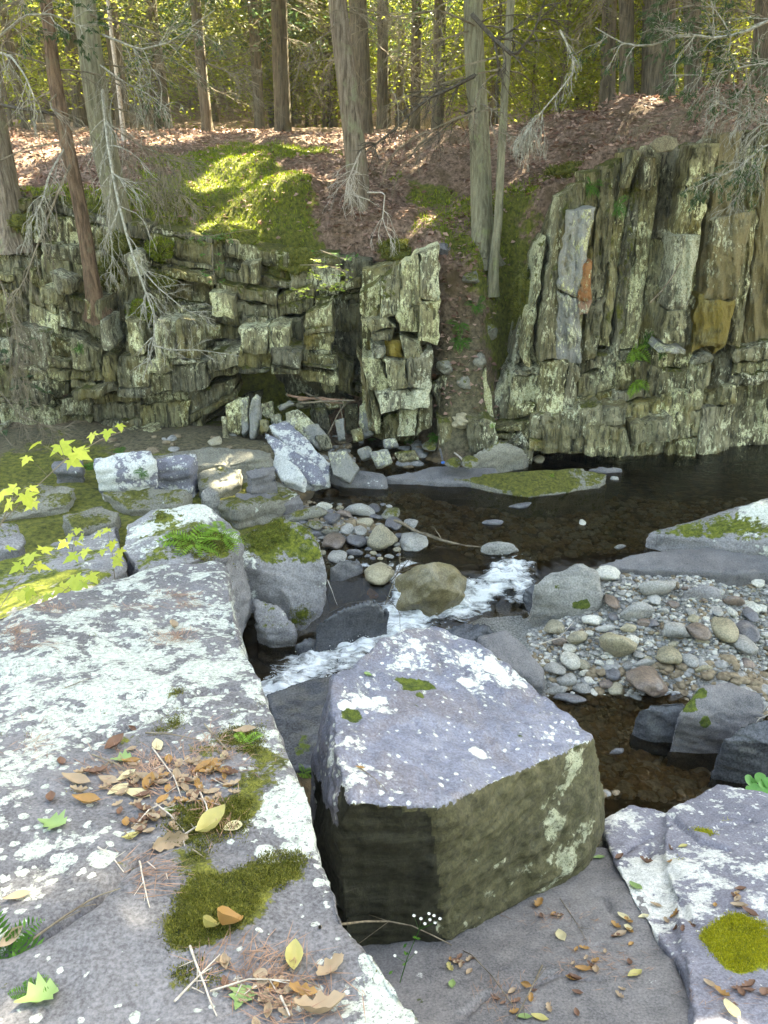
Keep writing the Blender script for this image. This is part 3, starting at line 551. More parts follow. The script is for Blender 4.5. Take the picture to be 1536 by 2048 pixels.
rock('shelf_rock', [tz([(380, 965, 0.14), (480, 945, 0.14), (560, 960, 0.07), (600, 985, 0.22), (560, 1010, 0.20), (470, 1020, 0.30), (390, 1000, 0.12)], -.4, 1.05)], .025, M['mossy2'], .05, 2.2, strata=((0, .1, 1), .12, .03), key='G1', lich=[(580, 990, .12, .2), (560, 985, .1, .15)], label='low mossy rock shelf at the left end of the upper pool', cat='rock')
rock('shelf_rock', [tz([(470, 985, 0.30), (600, 985, 0.20), (612, 1005, 0.12), (560, 1018, 0.05), (480, 1020, 0.25)], -.4, 1.02)], .022, M['slab'], .03, 2.2, label='pale grey flat rock tip poking into the upper pool', cat='rock')
# layered ledge blocks below the left cliff
for l, zb, m, lab, kw in [
    ([(188, 918, .75), (235, 905, .78), (300, 905, .78), (310, 925, .72), (250, 945, .66), (192, 940, .70)], .1, 'wlich', 'upper white-lichened block of the low ledge below the left rock face', dict(lb=.1, mb=.05)),
    ([(188, 938, .58), (250, 935, .58), (310, 935, .58), (308, 955, .5), (250, 960, .5), (190, 955, .52)], .15, 'wlich', 'lower white-lichened block of the low ledge, resting on mossy ground', dict(lb=.06, mb=.08)),
    ([(300, 915, .7), (345, 910, .7), (392, 905, .68), (382, 935, .6), (350, 945, .55), (312, 935, .6)], .15, 'wlich', 'upright lichen-blotched block at the right end of the low ledge', dict(lb=.02, mb=.05)),
    ([(105, 925, .55), (165, 915, .58), (165, 935, .55), (150, 945, .5), (110, 942, .5)], .15, 'slab', 'plain grey slate block standing at the left end of the low ledge', {}),
    ([(488, 940, .52), (550, 930, .5), (556, 950, .42), (500, 960, .45)], .1, 'slab', 'dark flat grey stone left of the leaning lichened slabs', {}),
    ([(400, 985, .42), (420, 975, .42), (440, 985, .4), (425, 1000, .36), (402, 1000, .38)], .1, 'cob', 'round pale stone in moss behind the lichened boulder', {}),
    ([(285, 912, .50), (430, 898, .46), (545, 905, .38), (540, 918, .36), (470, 928, .40), (400, 932, .44), (300, 927, .48)], .0, 'mossy2', 'long brown slate shelf below the recess of the left face', dict(mb=-.22)),
    ([(395, 945, .44), (440, 930, .46), (485, 935, .44), (480, 965, .34), (430, 985, .34), (400, 975, .36)], .0, 'mossy2', 'dark mossy block right of the low lichened ledge', dict(mb=-.08)),
    ([(200, 985, .46), (300, 968, .48), (380, 985, .44), (360, 1010, .4), (260, 1020, .42)], .0, 'mossy2', 'low mossy step of rock in front of the lichened ledge blocks', dict(mb=-.04)),
    ([(-60, 985, .55), (60, 960, .55), (150, 975, .5), (140, 1010, .46), (20, 1035, .48), (-60, 1040, .5)], .0, 'mossy2', 'broad mossy step of rock at the left edge under the arching seedling', dict(mb=-.03)),
    ([(120, 1030, .6), (200, 1010, .58), (245, 1020, .55), (235, 1045, .52), (150, 1062, .55)], .0, 'mossy2', 'mossy rock step between the sloping rock and the lichened boulder', dict(mb=-.05)),
    ([(590, 1262, -.2), (560, 1215, -.05), (505, 1195, .05), (510, 1240, -.1), (540, 1275, -.25)], -.8, 'mossy', 'low grey foot of rock under the mossy boulder, beside the ledge', dict(mb=.0)),
    ([(-40, 1050, .8), (30, 1045, .75), (50, 1070, .7), (40, 1100, .65), (-40, 1110, .7)], .1, 'mossy', 'grey rock at the left edge under the maple leaves', dict(lb=.06))]:
    rock('ledge_block', [tz(l, zb, 1.0)], .022, M[m], .03, 2.5, strata=((0, .1, 1), .10, .016), label=lab, cat='rock', **kw)
# low slate along the far shore
for l, zb, m, lab, kw in [
    ([(905, 955, .1), (1000, 940, .14), (1150, 938, .13), (1215, 950, .1), (1200, 968, .05), (1120, 985, .03), (1060, 992, .03), (1010, 975, .05)], -.5, 'mossy2', 'flat moss-carpeted slate island below the right rock face', dict(mb=.1, lich=[(1040, 980, .2, .1), (940, 965, .2, .1)])),
    ([(770, 955, .08), (860, 930, .12), (990, 935, .12), (1000, 972, .04), (900, 962, .03), (840, 962, .03)], -.5, 'slab', 'smooth grey slate shelf along the far shore', dict(mb=.05, lb=-.05)),
    ([(655, 940, .15), (700, 935, .2), (770, 950, .1), (772, 972, .03), (690, 970, .03)], -.5, 'slab', 'small grey slate shelf right of the leaning slabs', dict(lb=.02)),
    ([(1170, 935, .05), (1230, 933, .05), (1250, 938, .03), (1210, 945, .02)], -.4, 'slab', 'thin grey slate blade beside the mossy island', {}),
    ([(925, 918, .25), (1000, 880, .38), (1050, 900, .25), (1060, 915, .12), (1000, 920, .12)], -.4, 'mossy2', 'brown mossy rock at the foot of the gully', dict(mb=-.02)),
    ([(1290, 1070, .12), (1350, 1050, .22), (1440, 1030, .30), (1500, 1005, .42), (1600, 985, .6), (1700, 1090, .5), (1536, 1100, .25), (1400, 1092, .12)], -.5, 'mossy', 'moss-streaked lichened rock at the right edge of the pool', dict(lich=[(1500, 1050, .35, .18), (1530, 1010, .2, .2)], moss=[(1390, 1065, .2, .2), (1500, 1085, .2, .2)])),
    ([(1190, 1130, .10), (1260, 1110, .14), (1350, 1095, .16), (1480, 1085, .2), (1650, 1095, .24), (1650, 1150, .2), (1500, 1140, .17), (1400, 1128, .14), (1270, 1140, .10)], -.4, 'slab', 'long low grey ledge running behind the gravel bar', dict(lb=-.06)),
    ([(1062, 1165, .16), (1100, 1135, .26), (1160, 1125, .30), (1195, 1135, .26), (1212, 1180, .12), (1200, 1215, -.02), (1150, 1215, -.02), (1100, 1195, 0)], -.55, 'cob', 'smooth grey boulder with moss patches between cascade and gravel bar', dict(round_=14, moss=[(1115, 1175, .07, .7), (1150, 1210, .06, .75), (1172, 1205, .06, .75), (1170, 1225, .08, .7)]))]:
    rock('shore_rock', [tz(l, zb, 1.02)], .024, M[m], .028, 2.2, strata=((.1, .2, 1), .09, .008), label=lab, cat='rock', **kw)
# boulders of the cascade
for l, zb, m, lab, kw in [
    ([(660, 1135, .12), (680, 1115, .18), (720, 1115, .16), (730, 1130, .08), (722, 1160, -.05), (690, 1168, -.05), (658, 1155, 0)], -.5, 'cobd', 'blocky dark grey boulder against the mossy boulder', {}),
    ([(628, 1250, -.05), (690, 1215, .05), (745, 1200, .05), (782, 1225, -.1), (760, 1260, -.28), (700, 1282, -.33), (650, 1265, -.25)], -.7, 'wet', 'slanting dark wet slab on the left side of the white water', {}),
    ([(885, 1258, -.26), (930, 1242, -.2), (975, 1250, -.2), (992, 1272, -.28), (940, 1285, -.3)], -.8, 'wet', 'smooth grey stone behind the big block', dict(lb=.0)),
    ([(958, 1275, .10), (1010, 1258, .10), (1050, 1290, .02), (1088, 1335, -.12), (1085, 1370, -.2), (1000, 1330, 0)], -.7, 'slab', 'smooth slate-blue slab right behind the big block', dict(lb=-.1)),
    ([(990, 1120, -.02), (1050, 1118, -.02), (1070, 1135, -.05), (1050, 1165, -.15), (1000, 1150, -.12)], -.6, 'wet', 'wet dark rock lip at the top of the right chute', {}),
    ([(890, 1128, -.02), (950, 1120, -.0), (975, 1145, -.06), (940, 1165, -.15), (900, 1160, -.12)], -.6, 'wet', 'wet brown rock at the crest behind the big cascade boulder', {}),
    ([(590, 1290, -.25), (620, 1272, -.22), (650, 1285, -.28), (640, 1300, -.33), (600, 1305, -.33)], -.7, 'wet', 'low wet stone at the foot of the mossy boulder', {}),
    ([(1040, 1185, -.15), (1070, 1160, -.02), (1095, 1200, -.1), (1130, 1235, -.2), (1110, 1245, -.3), (1060, 1230, -.3)], -.8, 'wet', 'dark wet wedge of rock left of the smooth grey boulder', {}),
    ([(1275, 1420, -.12), (1320, 1400, -.05), (1370, 1402, -.05), (1385, 1440, -.15), (1370, 1475, -.3), (1300, 1470, -.3)], -.8, 'wet', 'wet layered slate rock at the near side of the right channel', {}),
    ([(1355, 1430, .0), (1400, 1375, .08), (1460, 1360, .08), (1530, 1385, .05), (1536, 1430, -.05), (1480, 1465, -.15), (1400, 1470, -.2)], -.8, 'slab', 'broad tilted slate rock with a mossy edge in the right channel', dict(moss=[(1375, 1410, .06, .8), (1400, 1385, .05, .7), (1410, 1445, .06, .8)], lb=-.12)),
    ([(1440, 1480, .0), (1500, 1440, .1), (1600, 1420, .15), (1620, 1500, .0), (1536, 1530, -.15), (1460, 1520, -.2)], -.8, 'wet', 'black wet folded rock at the right edge above the round green leaves', {}),
    ([(1365, 1180, .12), (1400, 1165, .16), (1440, 1175, .1), (1440, 1192, .05), (1380, 1195, .04)], -.2, 'mossy', 'rough mossy stone half sunk in the gravel', {})]:
    rock('stream_boulder', [tz(l, zb, 1.06)], .017, M[m], .022, 3.0, strata=((.3, .1, 1), .07, .007) if m in ('wet', 'slab') else None, label=lab, cat='boulder' if 'boulder' in lab else 'rock', **kw)
# the leaning stack of lichened slabs
lean = empty('leaning_rock_stack', PZ(600, 960, .1)); tag(lean, 'stack of thick white-lichened slabs leaning at the foot of the left rock face', 'rock stack')
def quadslab(pts, th, voxel, mat, name='slab', parent=None, amp=.02, **kw):
    pts = [np.array(p_) for p_ in pts]; n = np.cross(pts[1] - pts[0], pts[-1] - pts[0]); n /= np.linalg.norm(n)
    if n[1] > 0 and abs(n[1]) > .05 or (abs(n[1]) <= .05 and n[2] < 0): n = -n
    return rock(name, [pts + [p_ - n * th for p_ in pts]], voxel, mat, amp, 4.0, parent=parent, **kw)
quadslab([PY(538, 850, 8.7), PY(575, 843, 8.75), PY(662, 925, 8.1), PY(655, 965, 7.95), PY(600, 925, 8.1)], .16, .018, M['wlich'], parent=lean, lb=.05, strata=((.5, -.5, .7), .07, .012))
quadslab([PY(528, 862, 8.55), PY(560, 880, 8.4), PY(640, 935, 7.95), PY(655, 965, 7.85), PY(620, 970, 7.85), PY(540, 895, 8.3)], .12, .018, M['wlich'], parent=lean, lb=.03, strata=((.5, -.5, .7), .07, .012))
quadslab([PY(527, 885, 8.45), PY(545, 895, 8.35), PY(610, 950, 7.85), PY(605, 975, 7.8), PY(565, 960, 7.85), PY(532, 915, 8.2)], .14, .018, M['wlich'], parent=lean, lb=.14)
# slabs fallen on the shelf
FS = [([(450, 810), (478, 795), (495, 795), (490, 850), (478, 870), (452, 862)], 9.0, 'cl_pale', 'upright pale slab with a notched foot in the fallen heap'),
      ([(500, 800), (512, 785), (520, 790), (518, 850), (508, 878), (497, 878)], 8.9, 'cl_grey', 'tall grey slab with a pointed top standing in the fallen heap'),
      ([(440, 832), (452, 832), (456, 885), (446, 890)], 8.85, 'cl_pale', 'narrow pale slab standing at the left end of the heap'),
      ([(455, 868), (470, 868), (472, 888), (458, 892)], 8.8, 'cl_grey', 'short grey slab beside the narrow pale one'),
      ([(520, 805), (545, 800), (548, 835), (530, 838), (519, 825)], 9.2, 'cl_grey', 'dark grey chunk behind the upright slabs'),
      ([(537, 830), (560, 828), (565, 850), (545, 852)], 9.0, 'cl_pale', 'small pale block in front of the heap of slabs'),
      ([(570, 825), (595, 818), (640, 855), (645, 870), (620, 880), (575, 845)], 8.95, 'cl_pale', 'broad tan slab lying on the heap above the leaning stack'),
      ([(552, 812), (580, 800), (588, 808), (560, 822)], 9.2, 'cl_grey', 'flat grey slab at the back of the heap'),
      ([(588, 806), (615, 798), (620, 812), (592, 818)], 9.3, 'cl_grey', 'small flat slab right of the back slab'),
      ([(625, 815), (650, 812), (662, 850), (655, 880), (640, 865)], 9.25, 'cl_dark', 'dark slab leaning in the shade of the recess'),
      ([(630, 872), (655, 870), (665, 895), (645, 900)], 8.9, 'cl_grey', 'grey stone below the broad tan slab'),
      ([(720, 812), (738, 805), (748, 868), (730, 875), (720, 850)], 9.3, 'cl_grey', 'grey slab leaning against the foot of the pinnacle'),
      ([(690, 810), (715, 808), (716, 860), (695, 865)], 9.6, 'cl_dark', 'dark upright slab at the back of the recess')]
FS += [([(655, 905), (690, 900), (722, 935), (700, 965), (665, 950)], 8.15, 'cl_lilac', 'flat grey slab lying right of the leaning stack'), ([(600, 850), (635, 846), (660, 880), (640, 900), (610, 880)], 8.75, 'cl_lilac', 'dark grey slab tilted between the heap and the leaning stack'), ([(560, 845), (590, 835), (600, 850), (575, 862)], 8.9, 'cl_grey', 'grey wedge-shaped slab under the broad tan one'),
       ([(515, 838), (535, 836), (540, 862), (520, 868)], 8.85, 'cl_grey', 'short upright grey slab beside the pointed one'), ([(478, 800), (496, 792), (498, 860), (484, 872)], 8.95, 'cl_lilac', 'second upright slab behind the notched one'), ([(650, 800), (690, 796), (695, 812), (655, 818)], 9.3, 'cl_dark', 'flat dark slab on top of the heap at the right'),
       ([(668, 840), (688, 836), (692, 880), (675, 885)], 9.1, 'cl_grey', 'upright grey slab at the right of the heap'), ([(700, 860), (722, 856), (728, 880), (705, 884)], 8.9, 'cl_olive', 'olive block at the foot of the pinnacle'), ([(575, 868), (600, 866), (602, 888), (580, 890)], 8.75, 'cl_grey', 'small grey block in front of the heap'), ([(740, 905), (775, 898), (785, 925), (755, 935)], 8.4, 'cl_lilac', 'flat grey slab on the rubble below the pinnacle'),
       ([(715, 900), (738, 892), (750, 912), (725, 920)], 8.5, 'cl_grey', 'small tilted slab on the rubble below the pinnacle'), ([(790, 905), (830, 900), (838, 918), (800, 922)], 8.4, 'cl_olive', 'low olive slab right of the rubble'), ([(765, 880), (790, 876), (798, 892), (770, 896)], 8.7, 'cl_grey', 'grey slab at the very foot of the pinnacle')]
FS = [(l, Y - (.18 if Y > 8.8 else 0), 'cl_lilac' if (m == 'cl_grey' and k % 2) else m, lab) for k, (l, Y, m, lab) in enumerate(FS)]
for l, Y, m, lab in FS:
    quadslab([PY(a, b, Y + (880 - b) * .003) for a, b in l], .12, .02, M[m], name='fallen_rock', label=lab, cat='rock slab')
# the boulder caught in the cleft on top of the right face
rock('wedged_boulder', [[PY(a, b, 9.2) for a, b in [(1296, 290), (1310, 275), (1335, 268), (1355, 275), (1360, 288), (1345, 303), (1315, 305)]] + [PY(a, b, 9.6) for a, b in [(1300, 290), (1312, 278), (1335, 272), (1352, 278), (1345, 300), (1315, 300)]]], .02, M['cobt'], .02, 3, label='pale rounded boulder wedged in a cleft at the top of the right rock face', cat='boulder')
# ------------------------------------------------------------ rock faces
CR = np.random.default_rng(21)
def cell(root, tl, tr, br, bl, Yt, Yb, th, mat, moss=0.0, lich=0.0, name='rock_block', amp=.03, tiltx=0.0):
    """one block of the face: an uneven front, four sides and depth. Corners as seen from the stream, Yt / Yb distances of top and bottom"""
    w = max(tr[0] - tl[0], br[0] - bl[0]); h = max(bl[1] - tl[1], br[1] - tr[1])
    nu = int(np.clip(w / 4.5, 5, 26)); nv = int(np.clip(h / 8, 5, 24))
    u, v = np.meshgrid(np.linspace(0, 1, nu + 1), np.linspace(0, 1, nv + 1))
    tl, tr, br, bl = (np.array(q, float) for q in (tl, tr, br, bl))
    p = (tl * ((1 - u) * (1 - v))[..., None] + tr * (u * (1 - v))[..., None] + br * (u * v)[..., None] + bl * ((1 - u) * v)[..., None])
    sd = int(CR.integers(0, 9999))
    e = np.stack([p[..., 0], p[..., 1], p[..., 0] * 0 + sd], -1)
    edge = np.minimum(np.minimum(u, 1 - u) * nu, np.minimum(v, 1 - v) * nv)
    bord = (edge < .5)
    p = p + np.stack([vnoise(e / 13.0, 1), vnoise(e / 15.0, 2)], -1) * np.where(bord, 4.2, 1.5)[..., None]
    Y = Yt + (Yb - Yt) * v + (u - .5) * tiltx
    Y = Y + vnoise(e * np.array((.055, .018, 1)), 3) * amp * 1.2 + vnoise(e * np.array((.16, .03, 1)), 4) * amp * .6 + np.round(vnoise(e * np.array((.05, .014, 1)), 7) * 1.6) * amp * .7
    Y = Y + np.round(vnoise(e * np.array((.11, .008, 1)), 11) * 2.2) * amp * .55 + np.where(bord, .022, 0)
    fr = PY(p[..., 0], p[..., 1], Y)
    n, m = nu + 1, nv + 1
    V = fr.reshape(-1, 3); i = np.arange(nu)[None] + np.arange(nv)[:, None] * n
    F = [np.stack([i, i + n, i + n + 1, i + 1], -1).reshape(-1, 4)]
    loop = list(range(0, n)) + [k * n + nu for k in range(1, m)] + [nv * n + k for k in range(nu - 1, -1, -1)] + [k * n for k in range(nv - 1, 0, -1)]
    bk = V[loop].copy(); ctr = bk.mean(0); bk = ctr + (bk - ctr) * np.array((.97, 1, .97)); bk[:, 1] = V[:, 1].mean() + th + (V[loop][:, 1] - V[:, 1].mean()) * .3
    L = len(loop); a = np.array(loop); b = len(V) + np.arange(L)
    F.append(np.stack([a, np.roll(a, -1), np.roll(b, -1), b], -1)); V = np.concatenate([V, bk])
    me = mesh_np(name, V, F, False, dict(moss=np.full(len(V), moss), lich=np.full(len(V), lich)))
    return put(name, me, mat, parent=root)
def li(line, x): return np.interp(x, [q[0] for q in line], [q[1] for q in line])
def rows(root, lines, Yf, x0, x1, wr, lean, pick, split=.35, jig=9, moss0=.0, th=.6, blank=None, gap=.5, layered=False):
    for r in range(len(lines) - 1):
        top, bot = lines[r], lines[r + 1]; c = x0 + CR.uniform(-10, 0)
        cols = [c]
        while c < x1: c += CR.uniform(*wr(r, c)); cols.append(c)
        for a, b in zip(cols[:-1], cols[1:]):
            xm = (a + b) / 2; t_, b_ = li(top, xm), li(bot, xm)
            if b_ - t_ < 10 or (blank and blank(r, xm)): continue
            cuts = [0.0, 1.0]
            if layered and b - a > 45: cuts = [0] + sorted(CR.uniform(.15, .88, int(CR.integers(1, 4)))) + [1.0]
            elif CR.random() < split: cuts = [0, CR.uniform(.25, .75), 1.0]
            if not layered and CR.random() < split * .4: cuts = [0, CR.uniform(.2, .4), CR.uniform(.55, .8), 1.0]
            pr = CR.normal(0, .06 if layered else (.11 if r == 0 else .07))
            for k in range(len(cuts) - 1):
                f0, f1 = cuts[k], cuts[k + 1]
                def pt(xx, f, dy=0):
                    tt, bb = li(top, xx), li(bot, xx); yy = tt + (bb - tt) * f
                    return (xx + lean * ((tt + bb) / 2 - yy), yy + dy)
                j1, j2, j3, j4 = CR.uniform(-jig, jig, 4); last = k == len(cuts) - 2
                q = [pt(a + gap, f0, j1 * (k == 0)), pt(b - gap, f0, j2 * (k == 0)), pt(b - gap, f1, (j3 if last else 0) - 1), pt(a + gap, f1, (j4 if last else 0) - 1)]
                Yt, Yb = Yf(r, xm, f0), Yf(r, xm, f1); d = pr + CR.normal(0, .075 if layered else .035)
                mt, ms, lc = pick(r, xm, (q[0][1] + q[2][1]) / 2)
                cell(root, q[0], q[1], q[2], q[3], Yt + d, Yb + d, th, M[mt], ms + (moss0 if k == 0 and r == 0 else 0), lc, tiltx=CR.normal(0, .10))
def body(name, lines, Yfun, x0, x1, label, thick=.9, mat='cl_dark', n=60, m=40):
    u = np.linspace(x0, x1, n + 1); v = np.linspace(0, 1, m + 1); X, Vv = np.meshgrid(u, v)
    Yp = li(lines[0], X) * (1 - Vv) + li(lines[1], X) * Vv
    e = np.stack([X, Yp, X * 0], -1); Y = Yfun(X, Vv) + fbm(e, .02, 3, 4) * .08
    fr = PY(X, Yp, Y); i = np.arange(n)[None] + np.arange(m)[:, None] * (n + 1)
    V = fr.reshape(-1, 3); F = [np.stack([i, i + n + 1, i + n + 2, i + 1], -1).reshape(-1, 4)]; N = n + 1
    loop = list(range(0, N)) + [k * N + n for k in range(1, m + 1)] + [m * N + k for k in range(n - 1, -1, -1)] + [k * N for k in range(m - 1, 0, -1)]
    bk = V[loop] + np.array((0, thick, 0)); L = len(loop); a = np.array(loop); b = len(V) + np.arange(L)
    F.append(np.stack([a, np.roll(a, -1), np.roll(b, -1), b], -1)); V = np.concatenate([V, bk])
    me = mesh_np(name, V, F, True, dict(moss=np.zeros(len(V)) - .35)); o = put(name, me, M[mat]); return tag(o, label, kind='structure')
# --- left face: overhanging broken courses
L = [[(-90, 392), (100, 402), (250, 442), (350, 468), (470, 482), (550, 512), (640, 520), (740, 515)],
     [(-90, 470), (100, 490), (250, 520), (330, 545), (450, 560), (550, 585), (640, 570), (740, 560)],
     [(-90, 535), (60, 545), (130, 600), (250, 615), (330, 610), (450, 630), (550, 648), (640, 610), (740, 600)],
     [(-90, 640), (80, 660), (200, 705), (300, 718), (400, 716), (470, 700), (560, 708), (700, 720), (740, 725)],
     [(-90, 770), (80, 802), (230, 790), (380, 782), (450, 755), (500, 742), (560, 750), (740, 790)],
     [(-90, 855), (90, 862), (180, 870), (270, 872), (400, 845), (450, 800), (520, 790), (740, 800)],
     [(-90, 900), (90, 905), (200, 900), (300, 895), (430, 882), (560, 860), (740, 850)]]
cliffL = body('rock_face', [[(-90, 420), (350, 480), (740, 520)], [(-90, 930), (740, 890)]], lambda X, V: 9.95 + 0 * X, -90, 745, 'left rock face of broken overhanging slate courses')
def YL(r, x, f):
    base = [9.80, 9.62, 9.44, 9.10, 9.38, 9.0, 9.6][min(r, 6)]
    if r == 4 and x > 430: base = 9.95
    if r == 5: base = np.interp(x, [0, 280, 330, 450, 500], [9.0, 9.0, 9.2, 9.6, 9.95])
    if r == 3 and x > 600: base = np.interp(x, [600, 680, 720], [9.10, 9.45, 9.85])
    if r < 3 and x > 640: base += (x - 640) / 80 * .35
    if x < 60: base += .15
    return base + f * (-.04)
def pickL(r, x, y):
    k = CR.random()
    if r == 5 and 70 < x < 300: return ('cl_pale', -.1, .04)
    if r == 4 and 60 < x < 140: return ('cl_pale', -.1, .03)
    if r == 6: return ('cl_dark', 0, 0)
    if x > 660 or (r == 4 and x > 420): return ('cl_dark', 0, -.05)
    if r <= 1: return ('cl_olive', .10, -.03) if k < .55 else (('cl_dark', .08, 0) if k < .8 else ('cl_grey', 0, 0))
    if k < .50: return ('cl_olive', .0, 0)
    if k < .72: return ('cl_grey', 0, 0)
    if k < .84: return ('cl_pale', 0, 0)
    return ('cl_dark', .03, 0)
def wL(r, x):
    if r == 5: return (90, 150) if x < 300 else (40, 70)
    if r == 3: return (26, 75)
    if r == 4: return (60, 130)
    if CR.random() < .36: return (70, 135)
    return (16, 50) if r < 2 else (18, 62)
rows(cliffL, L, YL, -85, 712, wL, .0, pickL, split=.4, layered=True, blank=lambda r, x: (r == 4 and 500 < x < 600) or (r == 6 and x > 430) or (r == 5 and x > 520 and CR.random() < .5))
# square chunks standing proud on the left face
for q, Y, m in [([(78, 575), (118, 580), (118, 610), (80, 607)], 9.1, 'cl_pale'), ([(98, 545), (138, 560), (140, 590), (118, 592)], 9.15, 'cl_grey'), ([(245, 510), (272, 510), (285, 550), (262, 555)], 9.2, 'cl_pale'),
                ([(198, 640), (212, 640), (222, 700), (206, 700)], 9.0, 'cl_pale'), ([(250, 640), (272, 645), (285, 705), (262, 712)], 9.0, 'cl_olive'), ([(310, 640), (352, 645), (352, 715), (312, 718)], 9.05, 'cl_pale'), ([(352, 640), (398, 650), (402, 718), (354, 716)], 9.02, 'cl_grey'),
                ([(593, 700), (612, 700), (612, 722), (595, 724)], 9.1, 'cl_pale'), ([(480, 655), (535, 655), (535, 706), (482, 708)], 9.05, 'cl_grey'), ([(536, 655), (578, 652), (576, 700), (538, 706)], 9.1, 'cl_pale'), ([(640, 765), (675, 762), (672, 785), (650, 790)], 9.4, 'cl_pale'),
                ([(480, 530), (512, 530), (512, 568), (482, 566)], 9.35, 'cl_grey'), ([(418, 585), (470, 590), (468, 635), (425, 632)], 9.3, 'cl_grey'), ([(170, 600), (205, 602), (203, 640), (172, 640)], 9.2, 'cl_dark')]:
    cell(cliffL, *q, Y, Y - .03, .5, M[m], -.1, .02)
# --- the pinnacle between the cave and the gully
pin = body('rock_pinnacle', [[(720, 545), (800, 530), (868, 500), (885, 520)], [(738, 870), (800, 895), (868, 880), (872, 880)]], lambda X, V: 9.35 + .25 * (1 - V), 724, 876, 'pinnacle of lichened slate between the dark recess and the fern gully', .7, n=30, m=40)
PIN = [([(720, 590), (760, 560), (764, 640), (724, 640)], 9.15, 'cl_olive', .1), ([(760, 560), (800, 530), (802, 625), (763, 640)], 9.1, 'cl_olive', .12), ([(800, 530), (842, 508), (842, 610), (803, 620)], 9.0, 'cl_pale', -.1),
       ([(842, 508), (878, 488), (880, 600), (843, 600)], 8.95, 'cl_pale', -.1), ([(722, 638), (775, 632), (790, 655), (745, 665)], 9.0, 'cl_grey', 0), ([(742, 662), (792, 655), (782, 680), (748, 684)], 9.02, 'cl_grey', -.1), ([(792, 625), (840, 612), (836, 665), (800, 660)], 8.95, 'cl_pale', 0), ([(840, 603), (880, 600), (876, 690), (838, 680)], 8.9, 'cl_pale', -.05),
       ([(738, 688), (770, 690), (770, 712), (742, 715)], 9.0, 'cl_pale', -.1), ([(770, 682), (800, 680), (806, 715), (772, 714)], 9.05, 'cl_ochre', -.1), ([(800, 668), (838, 682), (845, 720), (808, 718)], 8.92, 'cl_pale', -.1), ([(724, 716), (765, 716), (778, 780), (738, 780)], 8.95, 'cl_pale', -.05), ([(766, 718), (812, 720), (815, 775), (780, 782)], 8.86, 'cl_pale', -.1),
       ([(812, 720), (868, 700), (862, 775), (816, 776)], 8.86, 'cl_pale', -.05), ([(716, 700), (724, 716), (752, 862), (738, 858)], 9.1, 'cl_ochre', .0), ([(728, 740), (746, 780), (765, 868), (750, 866)], 9.0, 'cl_olive', 0), ([(748, 782), (800, 784), (802, 815), (762, 828)], 8.82, 'cl_pale', -.1), ([(800, 780), (862, 776), (855, 815), (800, 818)], 8.8, 'cl_pale', 0),
       ([(800, 820), (836, 818), (828, 872), (796, 872)], 8.86, 'cl_pale', -.05), ([(836, 815), (866, 800), (862, 850), (830, 872)], 8.95, 'cl_olive', 0), ([(768, 835), (796, 825), (794, 878), (770, 876)], 9.12, 'cl_dark', 0)]
for q, Y, m, ms in PIN: cell(pin, *q, Y + .05, Y - .02, .4, M[m], ms, .03 if m == 'cl_pale' else 0, name='rock_slab')
# --- right face: steep leaning slabs
Rr = [[(975, 790), (1000, 690), (1040, 570), (1075, 470), (1105, 385), (1150, 350), (1190, 335), (1235, 300), (1290, 292), (1350, 292), (1400, 268), (1600, 250)],
      [(975, 800), (1000, 735), (1100, 722), (1180, 725), (1230, 700), (1320, 692), (1370, 704), (1450, 700), (1600, 690)],
      [(975, 850), (1000, 838), (1130, 836), (1180, 820), (1260, 802), (1350, 792), (1450, 775), (1600, 755)],
      [(975, 895), (1080, 905), (1200, 918), (1260, 925), (1350, 915), (1450, 905), (1600, 890)]]
cliffR = body('rock_face', [[(985, 800), (1040, 580), (1105, 400), (1240, 330), (1400, 300), (1600, 280)], [(985, 915), (1250, 940), (1600, 915)]], lambda X, V: 9.1 + .75 * (1 - V) + .15, 985, 1610, 'right rock face of steeply leaning slate slabs')
def YR(r, x, f):
    t = {0: np.interp(f, [0, 1], [9.62, 9.12]), 1: np.interp(f, [0, 1], [9.08, 8.98]), 2: np.interp(f, [0, 1], [8.9, 8.78])}[r]
    t += np.interp(x, [985, 1060, 1130, 1220, 1250, 1330, 1400, 1600], [.1, .0, -.12, -.02, .12, .08, .0, .1]) + (.06 if x > 1400 else 0)
    if r == 2: t += np.interp(x, [1250, 1450, 1600], [0, .2, .55])
    if r == 1: t += np.interp(x, [1350, 1600], [0, .35])
    if r == 0: t += np.interp(x, [1350, 1600], [0, .3]) * f
    return t
def pickR(r, x, y):
    k = CR.random()
    if x < 1115 and k < .8: return ('cl_olive' if k < .45 else 'cl_grey', .0, .07)
    if r == 0 and x > 1400: return ('cl_ochre', -.1, -.1) if k < .6 and y > 380 else ('cl_olive', 0, 0)
    if r == 0 and x > 1280: return ('cl_grey', -.05, .02) if k < .6 else ('cl_pale', 0, 0)
    if r == 0 and x > 1200: return ('cl_olive', .03, 0) if k < .6 else ('cl_dark', .05, 0)
    if r == 2: return ('cl_grey', .0, .03) if k < .4 else (('cl_pale', -.05, .03) if k < .6 else (('cl_olive', 0, 0) if x < 1380 else ('cl_dark', 0, 0)))
    if k < .42: return ('cl_olive', 0, .02)
    if k < .60: return ('cl_pale', 0, 0)
    if k < .75: return ('cl_grey', 0, 0)
    return ('cl_dark', .02, .06)
rows(cliffR, Rr, YR, 990, 1600, lambda r, x: ((46, 80) if CR.random() < .15 else (14, 46)) if r == 0 else (((80, 130) if CR.random() < .3 else (22, 66)) if r == 1 else (60, 150)), .13, pickR, split=.5, jig=11, moss0=.10, blank=lambda r, x: r == 0 and x < 1020)
